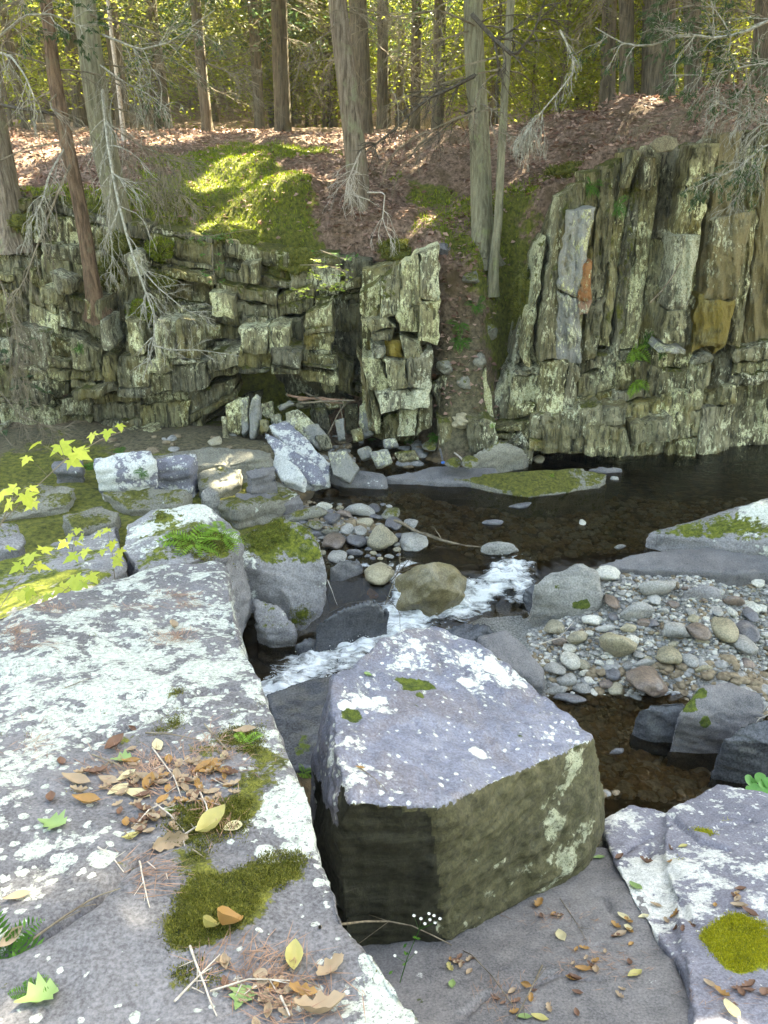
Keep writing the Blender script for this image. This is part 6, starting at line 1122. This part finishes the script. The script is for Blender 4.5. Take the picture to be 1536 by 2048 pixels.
TW = [([(305, 1500), (345, 1560), (362, 1600)], .0025, 'twigp', 'pale twig slanting down through the middle of the litter'), ([(310, 1612), (340, 1640), (365, 1665)], .0025, 'twigp', 'bleached twig beside the oak leaf'), ([(275, 1722), (285, 1760), (300, 1820)], .0025, 'twigp', 'short bleached stick on bare dark rock'), ([(270, 1660), (300, 1630), (330, 1610)], .003, 'twigp', 'thin twig above the oak leaf'),
      ([(365, 1672), (395, 1664), (418, 1650)], .003, 'twigp', 'thin arching twig touching the rolled yellow leaf'), ([(400, 1590), (412, 1620), (418, 1655)], .003, 'twigp', 'pale twig crossing the moss'), ([(60, 1880), (120, 1840), (180, 1800), (240, 1785)], .003, 'twigb', 'long thin brown twig along the crack'), ([(195, 1700), (225, 1720), (245, 1750)], .0025, 'twigp', 'faint curved twig on the bare rock left of the oak leaf'), ([(292, 1470), (340, 1478), (400, 1484)], .003, 'twigb', 'brown twig along the top of the litter'),
      ([(410, 1452), (430, 1480), (455, 1505)], .003, 'twigb', 'twig slanting toward the fern sprig'), ([(185, 1515), (230, 1535), (260, 1550)], .003, 'twigb', 'twig at the upper left of the litter'), ([(380, 1900), (400, 1960), (430, 2040)], .003, 'twigp', 'straight bleached stick near the bottom edge'), ([(350, 2010), (400, 1960), (440, 1915)], .0028, 'twigp', 'bleached stick crossing the straight one'), ([(420, 1990), (500, 1970), (580, 1967)], .0025, 'twigp', 'curved pale stick left of the crumpled leaf'), ([(560, 2000), (580, 2040)], .003, 'twigp', 'short pale stick at the bottom edge'),
      ([(130, 1380), (180, 1360)], .002, 'twigb', 'tiny dark twig on the lichened part of the ledge'), ([(640, 1860), (760, 1830), (830, 1845), (900, 1880), (960, 1925), (1030, 2022)], .0035, 'twigb', 'long thin brown stem lying across the dark slab'), ([(1085, 1935), (1060, 1990), (1030, 2046)], .0035, 'twigb', 'straight brown stick leaning near the bottom edge'), ([(1120, 1800), (1150, 1850), (1175, 1890)], .002, 'twigb', 'thin dark twig on the slab below the block'), ([(720, 1540), (750, 1565), (775, 1585)], .002, 'twigb', 'fine red-brown stem on top of the big block')]
for q in TW: twig_on(*q)
for i in range(34):
    c_ = [(290, 1560, 100, 40), (380, 1560, 70, 45), (500, 1990, 110, 40), (330, 1700, 70, 40)][i % 4]; a, b = LR.normal(c_[0], c_[2] * .6), LR.normal(c_[1], c_[3] * .6); an = LR.uniform(0, 3.14); L_ = LR.uniform(12, 38)
    twig_on([(a, b), (a + math.cos(an) * L_, b + math.sin(an) * L_ * .7)], .0018, str(LR.choice(['twigp', 'twigb'])), 'short thin twig scattered in the litter of the near ledge', ('A',), group='thin twigs scattered on the near ledge', side=0)
def needles(lst, per, who, label, ln=.075):
    P, D, Nn = [], [], []
    for (px, py, rx, ry, n) in lst:
        a0 = LR.uniform(0, 3.14)
        for i in range(n):
            h = on_surf(px + LR.normal(0, rx * .5), py + LR.normal(0, ry * .5), who)
            if h is None: continue
            a = a0 + LR.normal(0, .7); d = np.array((math.cos(a), math.sin(a), 0)); d = unit(d - h[1] * (d @ h[1])); P.append(h[0] + h[1] * LR.uniform(.002, .008)); D.append(d + h[1] * LR.normal(0, .08)); Nn.append(h[1] + LR.normal(0, .3, 3))
    n = len(P); V, F, t = leaves(P, D, Nn, ln * LR.uniform(.7, 1.2, n), .0022, LR, .2); tag(put('pine_needles', mesh_np('pine_needles', V, F, False), M['needle']), label, 'pine needles', kind='stuff')
needles([(28, 1270, 40, 25, 130), (45, 1292, 60, 6, 60), (100, 1218, 50, 12, 110), (345, 1280, 40, 14, 130), (345, 1195, 45, 6, 60), (385, 1215, 50, 10, 60), (270, 1218, 60, 5, 40)], 0, ['A'], 'rust-red pine needles in drifts on the far part of the ledge')
needles([(300, 1555, 130, 50, 380), (420, 1500, 80, 40, 130), (280, 1750, 60, 50, 70), (500, 1950, 130, 70, 170), (600, 2020, 110, 50, 130), (430, 1640, 60, 50, 90), (60, 1500, 50, 40, 40)], 0, ['A'], 'brown pine needles mixed in the litter of the near ledge')
needles([(1100, 1840, 80, 20, 60), (1200, 1930, 120, 40, 120), (1000, 2000, 80, 40, 80), (1450, 1990, 80, 40, 60)], 0, ['C1', 'C2'], 'brown pine needles on the slabs at the lower right', .05)

# ------------------------------------------------------------ ferns and small plants
PR = np.random.default_rng(8)
def fern(px, py, size, n, mat, label, who=None, hang=0.0, lean=None, hint=None):
    h = hit(px, py, who) if hint is None else None
    p, nr = (np.array(h[0]), np.array(h[1])) if h is not None else (PY(px, py, hint), np.array((0, -1, .3)))
    root = empty('fern', p); tag(root, label, 'fern'); nr = unit(nr * .6 + np.array((0, -.25, .8 - hang)))
    for k in range(n):
        a = 2 * math.pi * k / n + PR.uniform(-.3, .3); u = unit(np.cross(nr, (.3, .2, 1.0))); w = np.cross(nr, u); d = unit(u * math.cos(a) + w * math.sin(a) + nr * PR.uniform(.3, 1.0)); L = size * PR.uniform(.7, 1.1)
        K = 12; pts = [p.copy()]; dd = d.copy()
        for i in range(K): dd = unit(dd + np.array((0, 0, -.13 - hang * .1))); pts.append(pts[-1] + dd * L / K)
        pts = np.array(pts); V1, F1 = tubes(pts[None], (np.linspace(.0022, .0008, K + 1) * (size / .3))[None], 3)
        T = unit(np.gradient(pts, axis=0)); S = unit(np.cross(T, nr)); P_, D_ = [], []
        f = np.linspace(.12, 1, 20); bi = np.clip((f * K).astype(int), 0, K); B = pts[bi]
        wl = np.sin(np.pi * np.clip(f * .85 + .12, 0, 1)) * L * .28
        P_ = np.concatenate([B, B]); D_ = np.concatenate([S[bi] + T[bi] * .45, -S[bi] + T[bi] * .45]); ll = np.concatenate([wl, wl])
        V2, F2, t = leaves(P_, D_, np.broadcast_to(nr, P_.shape), ll, np.maximum(ll * .26, L * .03), PR, .05)
        put('frond', mesh_np('frond', np.concatenate([V1, V2]), [F1, F2 + len(V1)], False, dict(tone=np.concatenate([np.full(len(V1), .3), t]))), M[mat], root)
FE = [(1265, 705, .30, 9, 'fernb', 'largest bright fern growing from a crack of the right rock face', .5), (1297, 680, .20, 7, 'fern', 'fern right above the largest one on the right face', .3), (1272, 765, .22, 6, 'fernb', 'yellow-green fern hanging below the largest one', 1.0), (1322, 708, .10, 5, 'fern', 'tiny fern right of the largest one on the right face', .3), (872, 872, .17, 8, 'fern', 'green fern on the stone at the foot of the gully', .0), (952, 612, .20, 7, 'fern', 'topmost fern in the gully', .0), (918, 650, .17, 6, 'fern', 'middle fern in the gully', .0), (920, 684, .19, 6, 'fern', 'lowest fern in the gully', .0),
      (742, 880, .09, 6, 'fern', 'small fern at the left foot of the pinnacle', .0), (820, 886, .12, 6, 'fern', 'small fern at the right foot of the pinnacle', .0), (985, 850, .07, 5, 'fernb', 'tiny bright fern left of the right rock face', .2), (1180, 372, .20, 7, 'fern', 'fern at the top edge of the right face', .3), (1235, 412, .20, 7, 'fern', 'fern below the top edge of the right face', .4), (240, 903, .14, 7, 'fern', 'fern on top of the low ledge blocks', .0), (180, 935, .14, 7, 'fern', 'fern left of the low ledge blocks', .0), (160, 695, .12, 6, 'fern', 'small fern in the left rock face', .2),
      (285, 945, .10, 6, 'fern', 'dark fern in front of the low ledge blocks', .0), (10, 1905, .12, 8, 'fern', 'bright green fern clump at the left edge of the near ledge', .0), (490, 1490, .075, 7, 'fernb', 'small bright fern sprig on the moss near the ledge rim', .0), (385, 1088, .34, 9, 'fernb', 'pale bright fern on the lichened boulder behind the ledge', .0), (445, 1075, .24, 7, 'fernb', 'pale fern right of the larger one behind the ledge', .0), (608, 1546, .09, 6, 'fernb', 'small fern at the bottom of the slot beside the big block', .0), (60, 1985, .06, 6, 'fern', 'small bright fern under the pale green maple leaf', .0), (1105, 952, .06, 6, 'fernb', 'tiny plant on the mossy island', .0)]
for q in FE: fern(*q[:6], hang=q[6])
def maple_leaf(c, size, nrm, ang, parent, mat='leafm'):
    o_ = []
    for k, (a, r) in enumerate([(-150, .25), (-125, .45), (-105, .30), (-75, .78), (-50, .38), (-30, .62), (-22, .60), (0, 1.0), (22, .60), (30, .62), (50, .38), (75, .78), (105, .30), (125, .45), (150, .25)]): o_.append((math.cos(math.radians(a)) * r, math.sin(math.radians(a)) * r, -.12 * r * r))
    V = np.array([(0, 0, 0)] + o_) * size; R = np.array(Vector(nrm).to_track_quat('Z', 'Y').to_matrix()) @ np.array(Matrix.Rotation(ang, 3, 'Z')); V = V @ R.T + c
    F = np.array([(0, i, i + 1) for i in range(1, len(o_))]); put('leaf', mesh_np('leaf', V, F, False, dict(tone=np.full(len(V), PR.random()))), M[mat], parent)
def seedling(pts, lv, label, r=.0025, mat='leafm'):
    """pts: main stem (px, py, distance); lv: leaves (px, py, size in px)"""
    P = [PY(*q) for q in pts]; root = empty('maple_seedling', P[0]); tag(root, label, 'seedling'); tw = Twigs(PR); q = tw.add(P, r, r * .5, 9)
    put('stem', tw.mesh('stem', 5), M['twigb'], root)
    for (a, b, sz) in lv:
        d_ = np.array([math.hypot((768 + FPX * s[0] / ((s[1] * CT - (s[2] - CAMZ) * ST))) - a, (1024 - FPX * ((s[2] - CAMZ) * CT + s[1] * ST) / (s[1] * CT - (s[2] - CAMZ) * ST)) - b) for s in q]); i = int(d_.argmin()); Y = q[i][1] + PR.normal(0, .06); c = PY(a, b, Y)
        t2 = Twigs(PR); t2.add([q[i], (q[i] + c) / 2 + (0, 0, .01), c], r * .45, r * .3, 4); put('leaf_stalk', t2.mesh('leaf_stalk'), M['twigb'], root)
        maple_leaf(c, sz * .62 * np.linalg.norm(c - O3) / FPX, unit(np.array((0, -.45, 1)) + PR.normal(0, .3, 3)), PR.uniform(-2.6, -.5), root, mat)
seedling([(-30, 1080, 2.5), (60, 985, 2.6), (130, 920, 2.7), (200, 880, 2.8), (250, 860, 2.9)], [(75, 885, 40), (120, 890, 62), (150, 905, 56), (170, 900, 58), (140, 920, 44), (185, 868, 36), (215, 862, 38), (55, 915, 34), (240, 850, 26)], 'arching maple seedling with lime leaves reaching over the low ledge blocks')
seedling([(-20, 1100, 2.5), (5, 1040, 2.5), (25, 1000, 2.5)], [(0, 985, 56), (30, 975, 44), (50, 990, 50), (70, 1003, 44), (20, 1005, 40), (60, 975, 36), (15, 1095, 30)], 'maple seedling with lime leaves at the left edge above the sloping rock')
seedling([(-10, 1230, 2.9), (30, 1170, 3.0), (70, 1120, 3.1)], [(60, 1110, 50), (85, 1100, 44), (40, 1130, 40), (75, 1130, 46), (150, 1110, 44), (170, 1100, 36)], 'dark-stemmed maple seedling standing at the left rim of the ledge')
seedling([(90, 1225, 3.3), (130, 1180, 3.3), (190, 1140, 3.4)], [(150, 1155, 56), (120, 1175, 52), (165, 1165, 50), (60, 1180, 42), (95, 1190, 44), (180, 1150, 40), (40, 1185, 40), (75, 1200, 36), (140, 1190, 40)], 'cluster of bright maple seedlings just behind the rim of the ledge')
seedling([(230, 1160, 3.8), (225, 1110, 3.8), (215, 1060, 3.9)], [(215, 1058, 26), (200, 1065, 30), (225, 1085, 36), (240, 1100, 34), (235, 1115, 36), (205, 1100, 26), (232, 1125, 30)], 'thin maple seedling in front of the lichened boulder')
seedling([(140, 1120, 4.2), (148, 1085, 4.2), (155, 1060, 4.2)], [(155, 1058, 26), (140, 1070, 28), (165, 1072, 26), (130, 1085, 30), (150, 1085, 28)], 'small upright seedling on the sloping rock at the left')
def sprig(pts, label, spread, n, ln, mat='leafb', name='leafy_branch'):
    P = [PY(*q) for q in pts]; root = empty(name, P[0]); tag(root, label, 'branch'); tw = Twigs(PR); q = tw.add(P, .006, .002, 9)
    for k in range(10): b = q[PR.integers(2, 9)]; tw.grow(b, PR.normal(0, 1, 3) * (1, .6, .15), spread * PR.uniform(.5, 1), .002, 0, droop=.04)
    tag(put('twigs', tw.mesh('twigs'), M['twigb'], root), kind='stuff'); A = np.array([t[0] for t in tw.tips]); B = np.array([t[1] for t in tw.tips]); f = PR.random((n, 1)); k = PR.integers(0, len(A), n)
    V, F, t = leaves(A[k] * (1 - f) + B[k] * f, PR.normal(0, 1, (n, 3)) * (1, 1, .2), np.array((0, -.3, 1)) + PR.normal(0, .25, (n, 3)), ln * PR.uniform(.7, 1.2, n), ln * .55, PR, .1); tag(put('foliage', mesh_np('foliage', V, F, False, dict(tone=t)), M[mat], root), kind='stuff')
sprig([(600, 530, 9.3), (650, 530, 9.0), (700, 545, 8.8)], 'layered spray of pale sunlit leaves over the dark recess', .35, 110, .05)
sprig([(700, 560, 9.2), (650, 575, 8.9), (590, 585, 8.8)], 'lower spray of pale sunlit leaves over the dark recess', .30, 100, .05)
sprig([(640, 500, 9.4), (665, 510, 9.2), (690, 520, 9.1)], 'small upper spray of leaves beside the moss mat', .22, 50, .045, 'fern')
sprig([(350, 470, 9.5), (420, 472, 9.1), (500, 460, 8.9)], 'green hemlock sprig arching over the rim of the left face', .25, 180, .035, 'fern')
sprig([(425, 490, 9.4), (425, 530, 9.1), (432, 570, 9.0)], 'small green plant hanging on the left face below the hemlock sprig', .16, 70, .04, 'fern')
sprig([(10, 620, 9.0), (20, 700, 8.8), (20, 790, 8.7)], 'drooping green hemlock bough at the left edge of the cliff', .5, 700, .04, 'leafh')
sprig([(0, 860, 8.4), (30, 900, 8.3), (60, 940, 8.2)], 'tangle of hemlock bough at the left foot of the cliff', .5, 500, .04, 'leafh')
# white aster beside the big block
def aster():
    b = hit(800, 1965, ['A', 'C1'])[0]; b = np.array(b); root = empty('white_aster', b); tag(root, 'little white aster flowering in front of the dark foot of the big block', 'flower'); tw = Twigs(PR); Y = b[1]
    tops = [(828, 1832), (842, 1838), (858, 1828), (868, 1832), (880, 1838), (850, 1848), (870, 1846), (860, 1840), (790, 1912), (832, 1905)]; mid = PY(838, 1860, Y + .02); tw.add([b, PY(815, 1915, Y), mid], .0022, .0014, 7)
    for i, (a, c_) in enumerate(tops):
        p = PY(a, c_, Y + PR.uniform(-.02, .04)); tw.add([PY(812, 1925, Y) if i > 7 else mid, (mid + p) / 2, p] if i < 8 else [PY(812, 1925, Y), p], .0012, .0008, 4)
        V, F, t = leaves([p] * 11, [(math.cos(k * .571), math.sin(k * .571), .35) for k in range(11)], [(0, 0, 1)] * 11, .0075, .003, PR, .05); put('flower_head', mesh_np('flower_head', V, F, False), M['flower'], root)
    put('stem', tw.mesh('stem', 4), M['fern'], root)
    for (a, c_) in [(818, 1880), (812, 1895), (838, 1868), (808, 1925), (790, 1935), (815, 1900), (846, 1872)]:
        V, F, t = leaves([PY(a - 4, c_ + 6, Y)], [PR.normal(0, 1, 3)], [(0, -.5, 1)], .022, .010, PR, .1); put('leaf', mesh_np('leaf', V, F, False, dict(tone=t)), M['fern'], root)
aster()
def roundleaf():
    root = empty('round_leaved_plant', PZ(1530, 1590, .1)); tag(root, 'plant with round green leaves at the right edge between wet rock and lichened slab', 'plant')
    for i, (a, b, s_) in enumerate([(1502, 1562, 24), (1523, 1558, 24), (1512, 1578, 20), (1528, 1572, 20), (1540, 1566, 22), (1520, 1588, 26), (1536, 1590, 24), (1500, 1580, 16)]):
        c = PZ(a, b, .14 + i * .008); n = unit(np.array((0, -.25, 1)) + PR.normal(0, .15, 3)); R = np.array(Vector(n).to_track_quat('Z', 'Y').to_matrix()); L = s_ * .5 * np.linalg.norm(c - O3) / FPX
        an = np.linspace(0, 2 * np.pi, 15)[:-1]; V = np.concatenate([[(0, 0, -.15)], np.stack([np.cos(an) * (1 - .25 * (an == 0)), np.sin(an), an * 0], -1)]) * L; V = V @ R.T + c; F = np.array([(0, i_, i_ % 14 + 1) for i_ in range(1, 15)])
        put('leaf', mesh_np('leaf', V, F, True), M['lpad'], root); tw = Twigs(PR); tw.add([c, PZ(1530, 1600, .05)], .002, .002, 3); put('leaf_stalk', tw.mesh('leaf_stalk'), M['fern'], root)
roundleaf()

# ------------------------------------------------------------ sticks and driftwood
def stick(pts, r0, r1, mat, label, side=0, name='stick'):
    P = [PY(*q) if len(q) == 3 else np.array(q[:3]) for q in pts]; tw = Twigs(PR); tw.add(P, r0, r1, 10); V, F = tubes(np.array(tw.P), np.array(tw.R), 6); V = V + (fbm(V, 14, 2, 5) * r0 * .5)[:, None]
    o = put(name, mesh_np(name, V, F, True), M[mat], loc=P[0]); tag(o, label, 'stick')
    for k in range(side):
        t2 = Twigs(PR); i = int(PR.integers(3, 8)); t2.grow(tw.P[0][i], PR.normal(0, 1, 3), np.linalg.norm(P[0] - P[-1]) * .3, r0 * .4, 0); put('side_twig', t2.mesh('side_twig'), M[mat], o)
def zY(px, py, z): return float(PZ(px, py, z)[1])
stick([(790, 1040, zY(790, 1040, .12)), (812, 1052, zY(812, 1052, .12)), (850, 1070, zY(850, 1070, .12)), (900, 1086, zY(900, 1086, .05)), (960, 1096, zY(960, 1096, .03))], .018, .008, 'twigb', 'driftwood stick lying from the cobble heap across the pool outlet', 2)
for a in [([(770, 1210), (785, 1170), (800, 1130), (798, 1090)], .005, 'twigb', 'upright twig caught on the olive boulder'), ([(780, 1165), (810, 1130), (830, 1105)], .006, 'twigd', 'dark twig leaning to the right over the white water'), ([(775, 1135), (800, 1145), (835, 1130)], .004, 'twigb', 'thin twig lying level over the olive boulder'), ([(640, 1235), (700, 1205), (760, 1200), (800, 1215)], .004, 'twigd', 'long thin root arching over the slanting wet slab'), ([(770, 1190), (800, 1225), (800, 1262)], .004, 'twigd', 'dark bent twig over the foam'), ([(655, 1160), (665, 1185), (675, 1210)], .004, 'twigp', 'pale twig against the blocky dark boulder'), ([(1075, 1290), (1120, 1275), (1150, 1240)], .004, 'twigp', 'pale curved twig at the left edge of the gravel bar')]:
    stick([(x_, y_, zY(x_, y_, .05 + .2 * (1190 - y_) / 100 if y_ < 1190 else -.05)) for x_, y_ in a[0]], a[1], a[1] * .4, a[2], a[3], 1)
for i, (a, lb_) in enumerate([([(598, 798, 9.3), (650, 797, 9.2), (690, 800, 9.1)], 'thick orange-brown stick lying in the recess'), ([(575, 790, 9.4), (640, 800, 9.2), (686, 806, 9.1)], 'orange-brown stick below the thick one in the recess'), ([(600, 806, 9.2), (660, 803, 9.1), (710, 800, 9.1)], 'grey-brown stick poking right out of the recess'), ([(610, 785, 9.4), (630, 795, 9.2), (660, 812, 9.1)], 'short crossing stick on the heap of slabs'), ([(655, 870, 9.0), (680, 820, 9.1), (700, 800, 9.2)], 'thin pale stick leaning in the recess'), ([(690, 868, 9.0), (684, 830, 9.1), (680, 810, 9.2)], 'thin stick standing in the recess')]):
    stick(a, .022 - .003 * i, .008, 'needle' if i < 2 else 'twigb', lb_)
stick([(910, 905, 8.6), (925, 920, 8.4), (940, 935, 8.3), (942, 945, 8.25)], .012, .006, 'twigp', 'pale crooked stick between the mossy stones on the far shore', 1)
stick([(1510, 1450, 4.4), (1530, 1420, 4.3), (1560, 1380, 4.2)], .006, .003, 'twigp', 'bleached twig over the wet rock at the right edge', 3)
stick([(1500, 1480, 4.2), (1515, 1440, 4.2), (1545, 1425, 4.2)], .005, .003, 'twigp', 'second bleached twig at the right edge, below the first', 2)
stick([(1300, 605, 9.0), (1325, 580, 9.0), (1350, 545, 9.05), (1362, 520, 9.1)], .012, .006, 'twigb', 'dead stick leaning on the middle of the right face')
b_ = PZ(886, 925, .14); rt = empty('blue_tipped_rod', b_); tag(rt, 'thin grey rod with a small bright blue end standing on the far shore', 'rod'); tw = Twigs(PR); tw.add([b_, PY(880, 897, b_[1] + .05)], .012, .010, 4); put('rod', tw.mesh('rod', 8), M['cobd'], rt)
V, F = ICO[3]; put('blue_tip', mesh_np('blue_tip', V * (.024, .02, .018) + b_, F, True), M['blue'], rt)

# ------------------------------------------------------------ dead and living boughs in front of the cliff (parts of the trees they grow on)
def bough(root, pts, r0, mat, n=10, L=.6, lvl=1, droop=.18, nn=4, spray=None, name='dead_branch', seed=0, wob=.22, dirx=None):
    r = np.random.default_rng(100 + seed); P = [PY(*q) for q in pts]; tw = Twigs(r); q = tw.add(P, r0, max(r0 * .3, .003), 12)
    for k in range(n):
        i = int(r.integers(1, 11)); t = unit(q[i + 1] - q[i]) if i < 11 else unit(q[i] - q[i - 1]); s_ = unit(np.cross(t, (0, 1, 0))) * r.choice([-1, 1]); tw.grow(q[i], t * .8 + s_ * r.uniform(.3, .9) + r.normal(0, .25, 3), L * r.uniform(.5, 1.1) * (1.1 - i / 16), r0 * .35, lvl, nn, droop, .8, wob, .8)
    V, F = tw.geo(4, .0016); o = put(name, mesh_np(name, V, F, False), M[mat], root); tag(o, kind='stuff')
    if spray: tag(put('needles', tw.sprays('needles', r, spray[0], spray[1], spray[2]), M[spray[3]], root), kind='stuff')
TL, TS_, TEdge, T2, T1, TR = BTS[3], BTS[4], BTS[5], BTS[1], BTS[0], OFF[0]
bough(TL, [(205, 180, 9.7), (212, 260, 9.3), (222, 330, 9.0), (240, 420, 8.7), (262, 500, 8.5), (290, 580, 8.3), (312, 640, 8.2), (305, 700, 8.1), (285, 760, 8.1)], .020, 'twigw', 34, .62, 1, .12, 5, seed=1)
bough(TL, [(262, 510, 8.5), (310, 570, 8.3), (370, 620, 8.2), (430, 640, 8.1)], .010, 'twigw', 16, .45, 1, .05, 4, seed=2)
bough(TL, [(305, 690, 8.1), (340, 700, 8.0), (400, 700, 7.9), (480, 712, 7.9)], .009, 'twigw', 12, .35, 1, .02, 4, seed=3)
bough(TL, [(225, 340, 9.3), (215, 430, 9.1), (225, 500, 9.0), (220, 560, 9.0)], .010, 'twigw', 26, .5, 1, .3, 5, seed=4)
bough(TS_, [(132, 290, 9.4), (100, 345, 9.0), (85, 400, 8.8), (60, 450, 8.6), (40, 510, 8.6)], .014, 'twigw', 22, .55, 1, .3, 5, seed=5)
bough(TS_, [(140, 330, 9.3), (110, 400, 9.0), (75, 490, 8.8), (50, 560, 8.7), (10, 620, 8.6)], .016, 'twigb', 24, .6, 1, .3, 5, seed=6)
bough(TEdge, [(-30, 100, 9.6), (20, 110, 9.2), (50, 150, 9.0), (70, 200, 8.9), (68, 260, 8.9)], .016, 'twigw', 14, .5, 1, .15, 4, seed=7)
bough(TEdge, [(-20, 205, 9.5), (40, 218, 9.3), (90, 225, 9.3), (122, 232, 9.4)], .022, 'twigd', 8, .3, 1, .1, 3, seed=8)
bough(TEdge, [(-10, 80, 9.4), (50, 30, 9.2), (105, 28, 9.1), (180, 60, 9.0)], .014, 'twigw', 16, .6, 1, .05, 5, (16, .05, .014, 'leafh'), 'live_branch', 9)
bough(TL, [(205, 70, 9.6), (280, 100, 9.4), (340, 85, 9.2), (430, 20, 9.0)], .014, 'twigw', 18, .8, 1, .05, 5, (8, .05, .012, 'leafh'), 'live_branch', 10)
bough(TL, [(200, 130, 9.8), (250, 165, 9.5), (300, 190, 9.3), (340, 220, 9.1)], .010, 'twigw', 20, .7, 1, .12, 5, seed=11)
bough(TL, [(215, 250, 9.8), (280, 290, 9.5), (340, 320, 9.3), (390, 330, 9.1)], .010, 'twigb', 44, .7, 1, .15, 6, seed=12)
bough(TL, [(228, 380, 9.7), (290, 360, 9.3), (350, 380, 9.1), (400, 430, 9.0)], .009, 'twigb', 46, .6, 1, .2, 6, seed=13)
bough(TL, [(180, 30, 10), (300, 60, 9.8), (420, 130, 9.6), (520, 170, 9.4)], .012, 'twigb', 50, 1.0, 1, .08, 6, seed=14)
bough(TEdge, [(0, 560, 9.0), (30, 640, 8.8), (40, 730, 8.6), (60, 820, 8.5)], .010, 'twigb', 50, .7, 1, .2, 6, seed=15)
bough(TEdge, [(-20, 760, 8.6), (40, 830, 8.4), (90, 850, 8.3), (140, 860, 8.2)], .008, 'twigb', 26, .5, 1, .1, 5, seed=16)
bough(T2, [(955, 148, 10.1), (905, 175, 9.9), (850, 200, 9.7), (790, 258, 9.5), (730, 305, 9.3)], .024, 'twigd', 22, .6, 1, .1, 5, seed=17)
bough(T2, [(965, 210, 10.1), (910, 240, 9.9), (860, 280, 9.7), (815, 315, 9.6)], .013, 'twigd', 18, .5, 1, .12, 5, seed=18)
bough(T2, [(945, 30, 10.1), (985, 75, 9.7), (1030, 115, 9.5), (1070, 60, 9.3), (1092, -10, 9.2)], .030, 'twigd', 12, .6, 1, .05, 5, seed=19)
bough(T2, [(950, 50, 10.1), (880, 20, 9.8), (800, 30, 9.6), (700, 70, 9.4)], .012, 'twigb', 28, .8, 1, .1, 6, seed=20)
bough(T1, [(722, 300, 10.6), (700, 350, 10.3), (690, 385, 10.1), (740, 400, 9.9)], .012, 'twigp', 22, .55, 1, .1, 5, seed=21)
bough(T1, [(735, 385, 10.0), (770, 385, 9.8), (765, 440, 9.7), (790, 500, 9.6)], .010, 'twigp', 10, .5, 1, .3, 4, seed=22)
bough(TR, [(1120, 60, 9.0), (1145, 110, 8.9), (1148, 142, 8.8), (1125, 175, 8.7), (1090, 215, 8.6), (1055, 260, 8.5), (1025, 300, 8.5)], .011, 'twigw', 14, .3, 1, .2, 4, seed=23)
bough(TR, [(1090, 215, 8.6), (1070, 240, 8.5), (1045, 275, 8.4)], .008, 'twigw', 30, .5, 1, .4, 5, seed=24)
bough(TR, [(1600, 10, 8.9), (1500, 60, 8.7), (1440, 78, 8.6), (1370, 68, 8.5), (1290, 95, 8.4), (1240, 85, 8.4), (1190, 55, 8.4)], .016, 'twigw', 26, .6, 1, .08, 5, (14, .05, .012, 'leafh'), 'live_branch', 25)
bough(TR, [(1600, 120, 8.8), (1500, 130, 8.6), (1420, 150, 8.5), (1330, 150, 8.4)], .010, 'twigw', 26, .6, 1, .1, 5, (12, .05, .012, 'leafh'), 'live_branch', 26)
bough(TR, [(1600, 240, 8.7), (1530, 250, 8.5), (1480, 225, 8.4), (1420, 200, 8.3)], .010, 'twigw', 34, .6, 1, .2, 6, seed=27)
bough(TR, [(1600, 270, 8.5), (1530, 290, 8.3), (1480, 335, 8.2), (1420, 360, 8.2), (1380, 380, 8.2)], .010, 'twigw', 24, .5, 1, .15, 5, (10, .045, .012, 'leafh'), 'live_branch', 28)
bough(TR, [(1530, 300, 8.4), (1490, 360, 8.3), (1475, 400, 8.3), (1420, 440, 8.3)], .008, 'twigw', 16, .4, 1, .2, 4, seed=29)
bough(TR, [(1600, 60, 9.4), (1480, 20, 9.2), (1380, 10, 9.0), (1280, 40, 8.9)], .012, 'twigb', 26, .7, 1, .1, 6, (12, .05, .014, 'leafh'), 'live_branch', 30)
bough(TR, [(1560, 180, 9.4), (1450, 200, 9.2), (1350, 240, 9.1), (1250, 260, 9.0)], .009, 'twigb', 50, .6, 1, .25, 6, seed=31)

# ------------------------------------------------------------ thin air of the wood
hb = bmesh.new(); bmesh.ops.create_cube(hb, size=1); hm = bpy.data.meshes.new('haze'); hb.to_mesh(hm); hb.free()
hz = bpy.data.objects.new('haze', hm); C.objects.link(hz); hz.scale = (330, 270, 80); hz.location = (0, 35, 34); tag(hz, 'thin sunlit haze in the air of the wood', kind='stuff')
hmat = bpy.data.materials.new('air'); hmat.use_nodes = True; nt_ = hmat.node_tree; nt_.nodes.remove(nt_.nodes['Principled BSDF']); pv = nt_.nodes.new('ShaderNodeVolumePrincipled'); pv.inputs['Color'].default_value = (.97, .98, .93, 1); pv.inputs['Density'].default_value = .001
nt_.links.new(pv.outputs[0], nt_.nodes['Material Output'].inputs['Volume']); hm.materials.append(hmat)
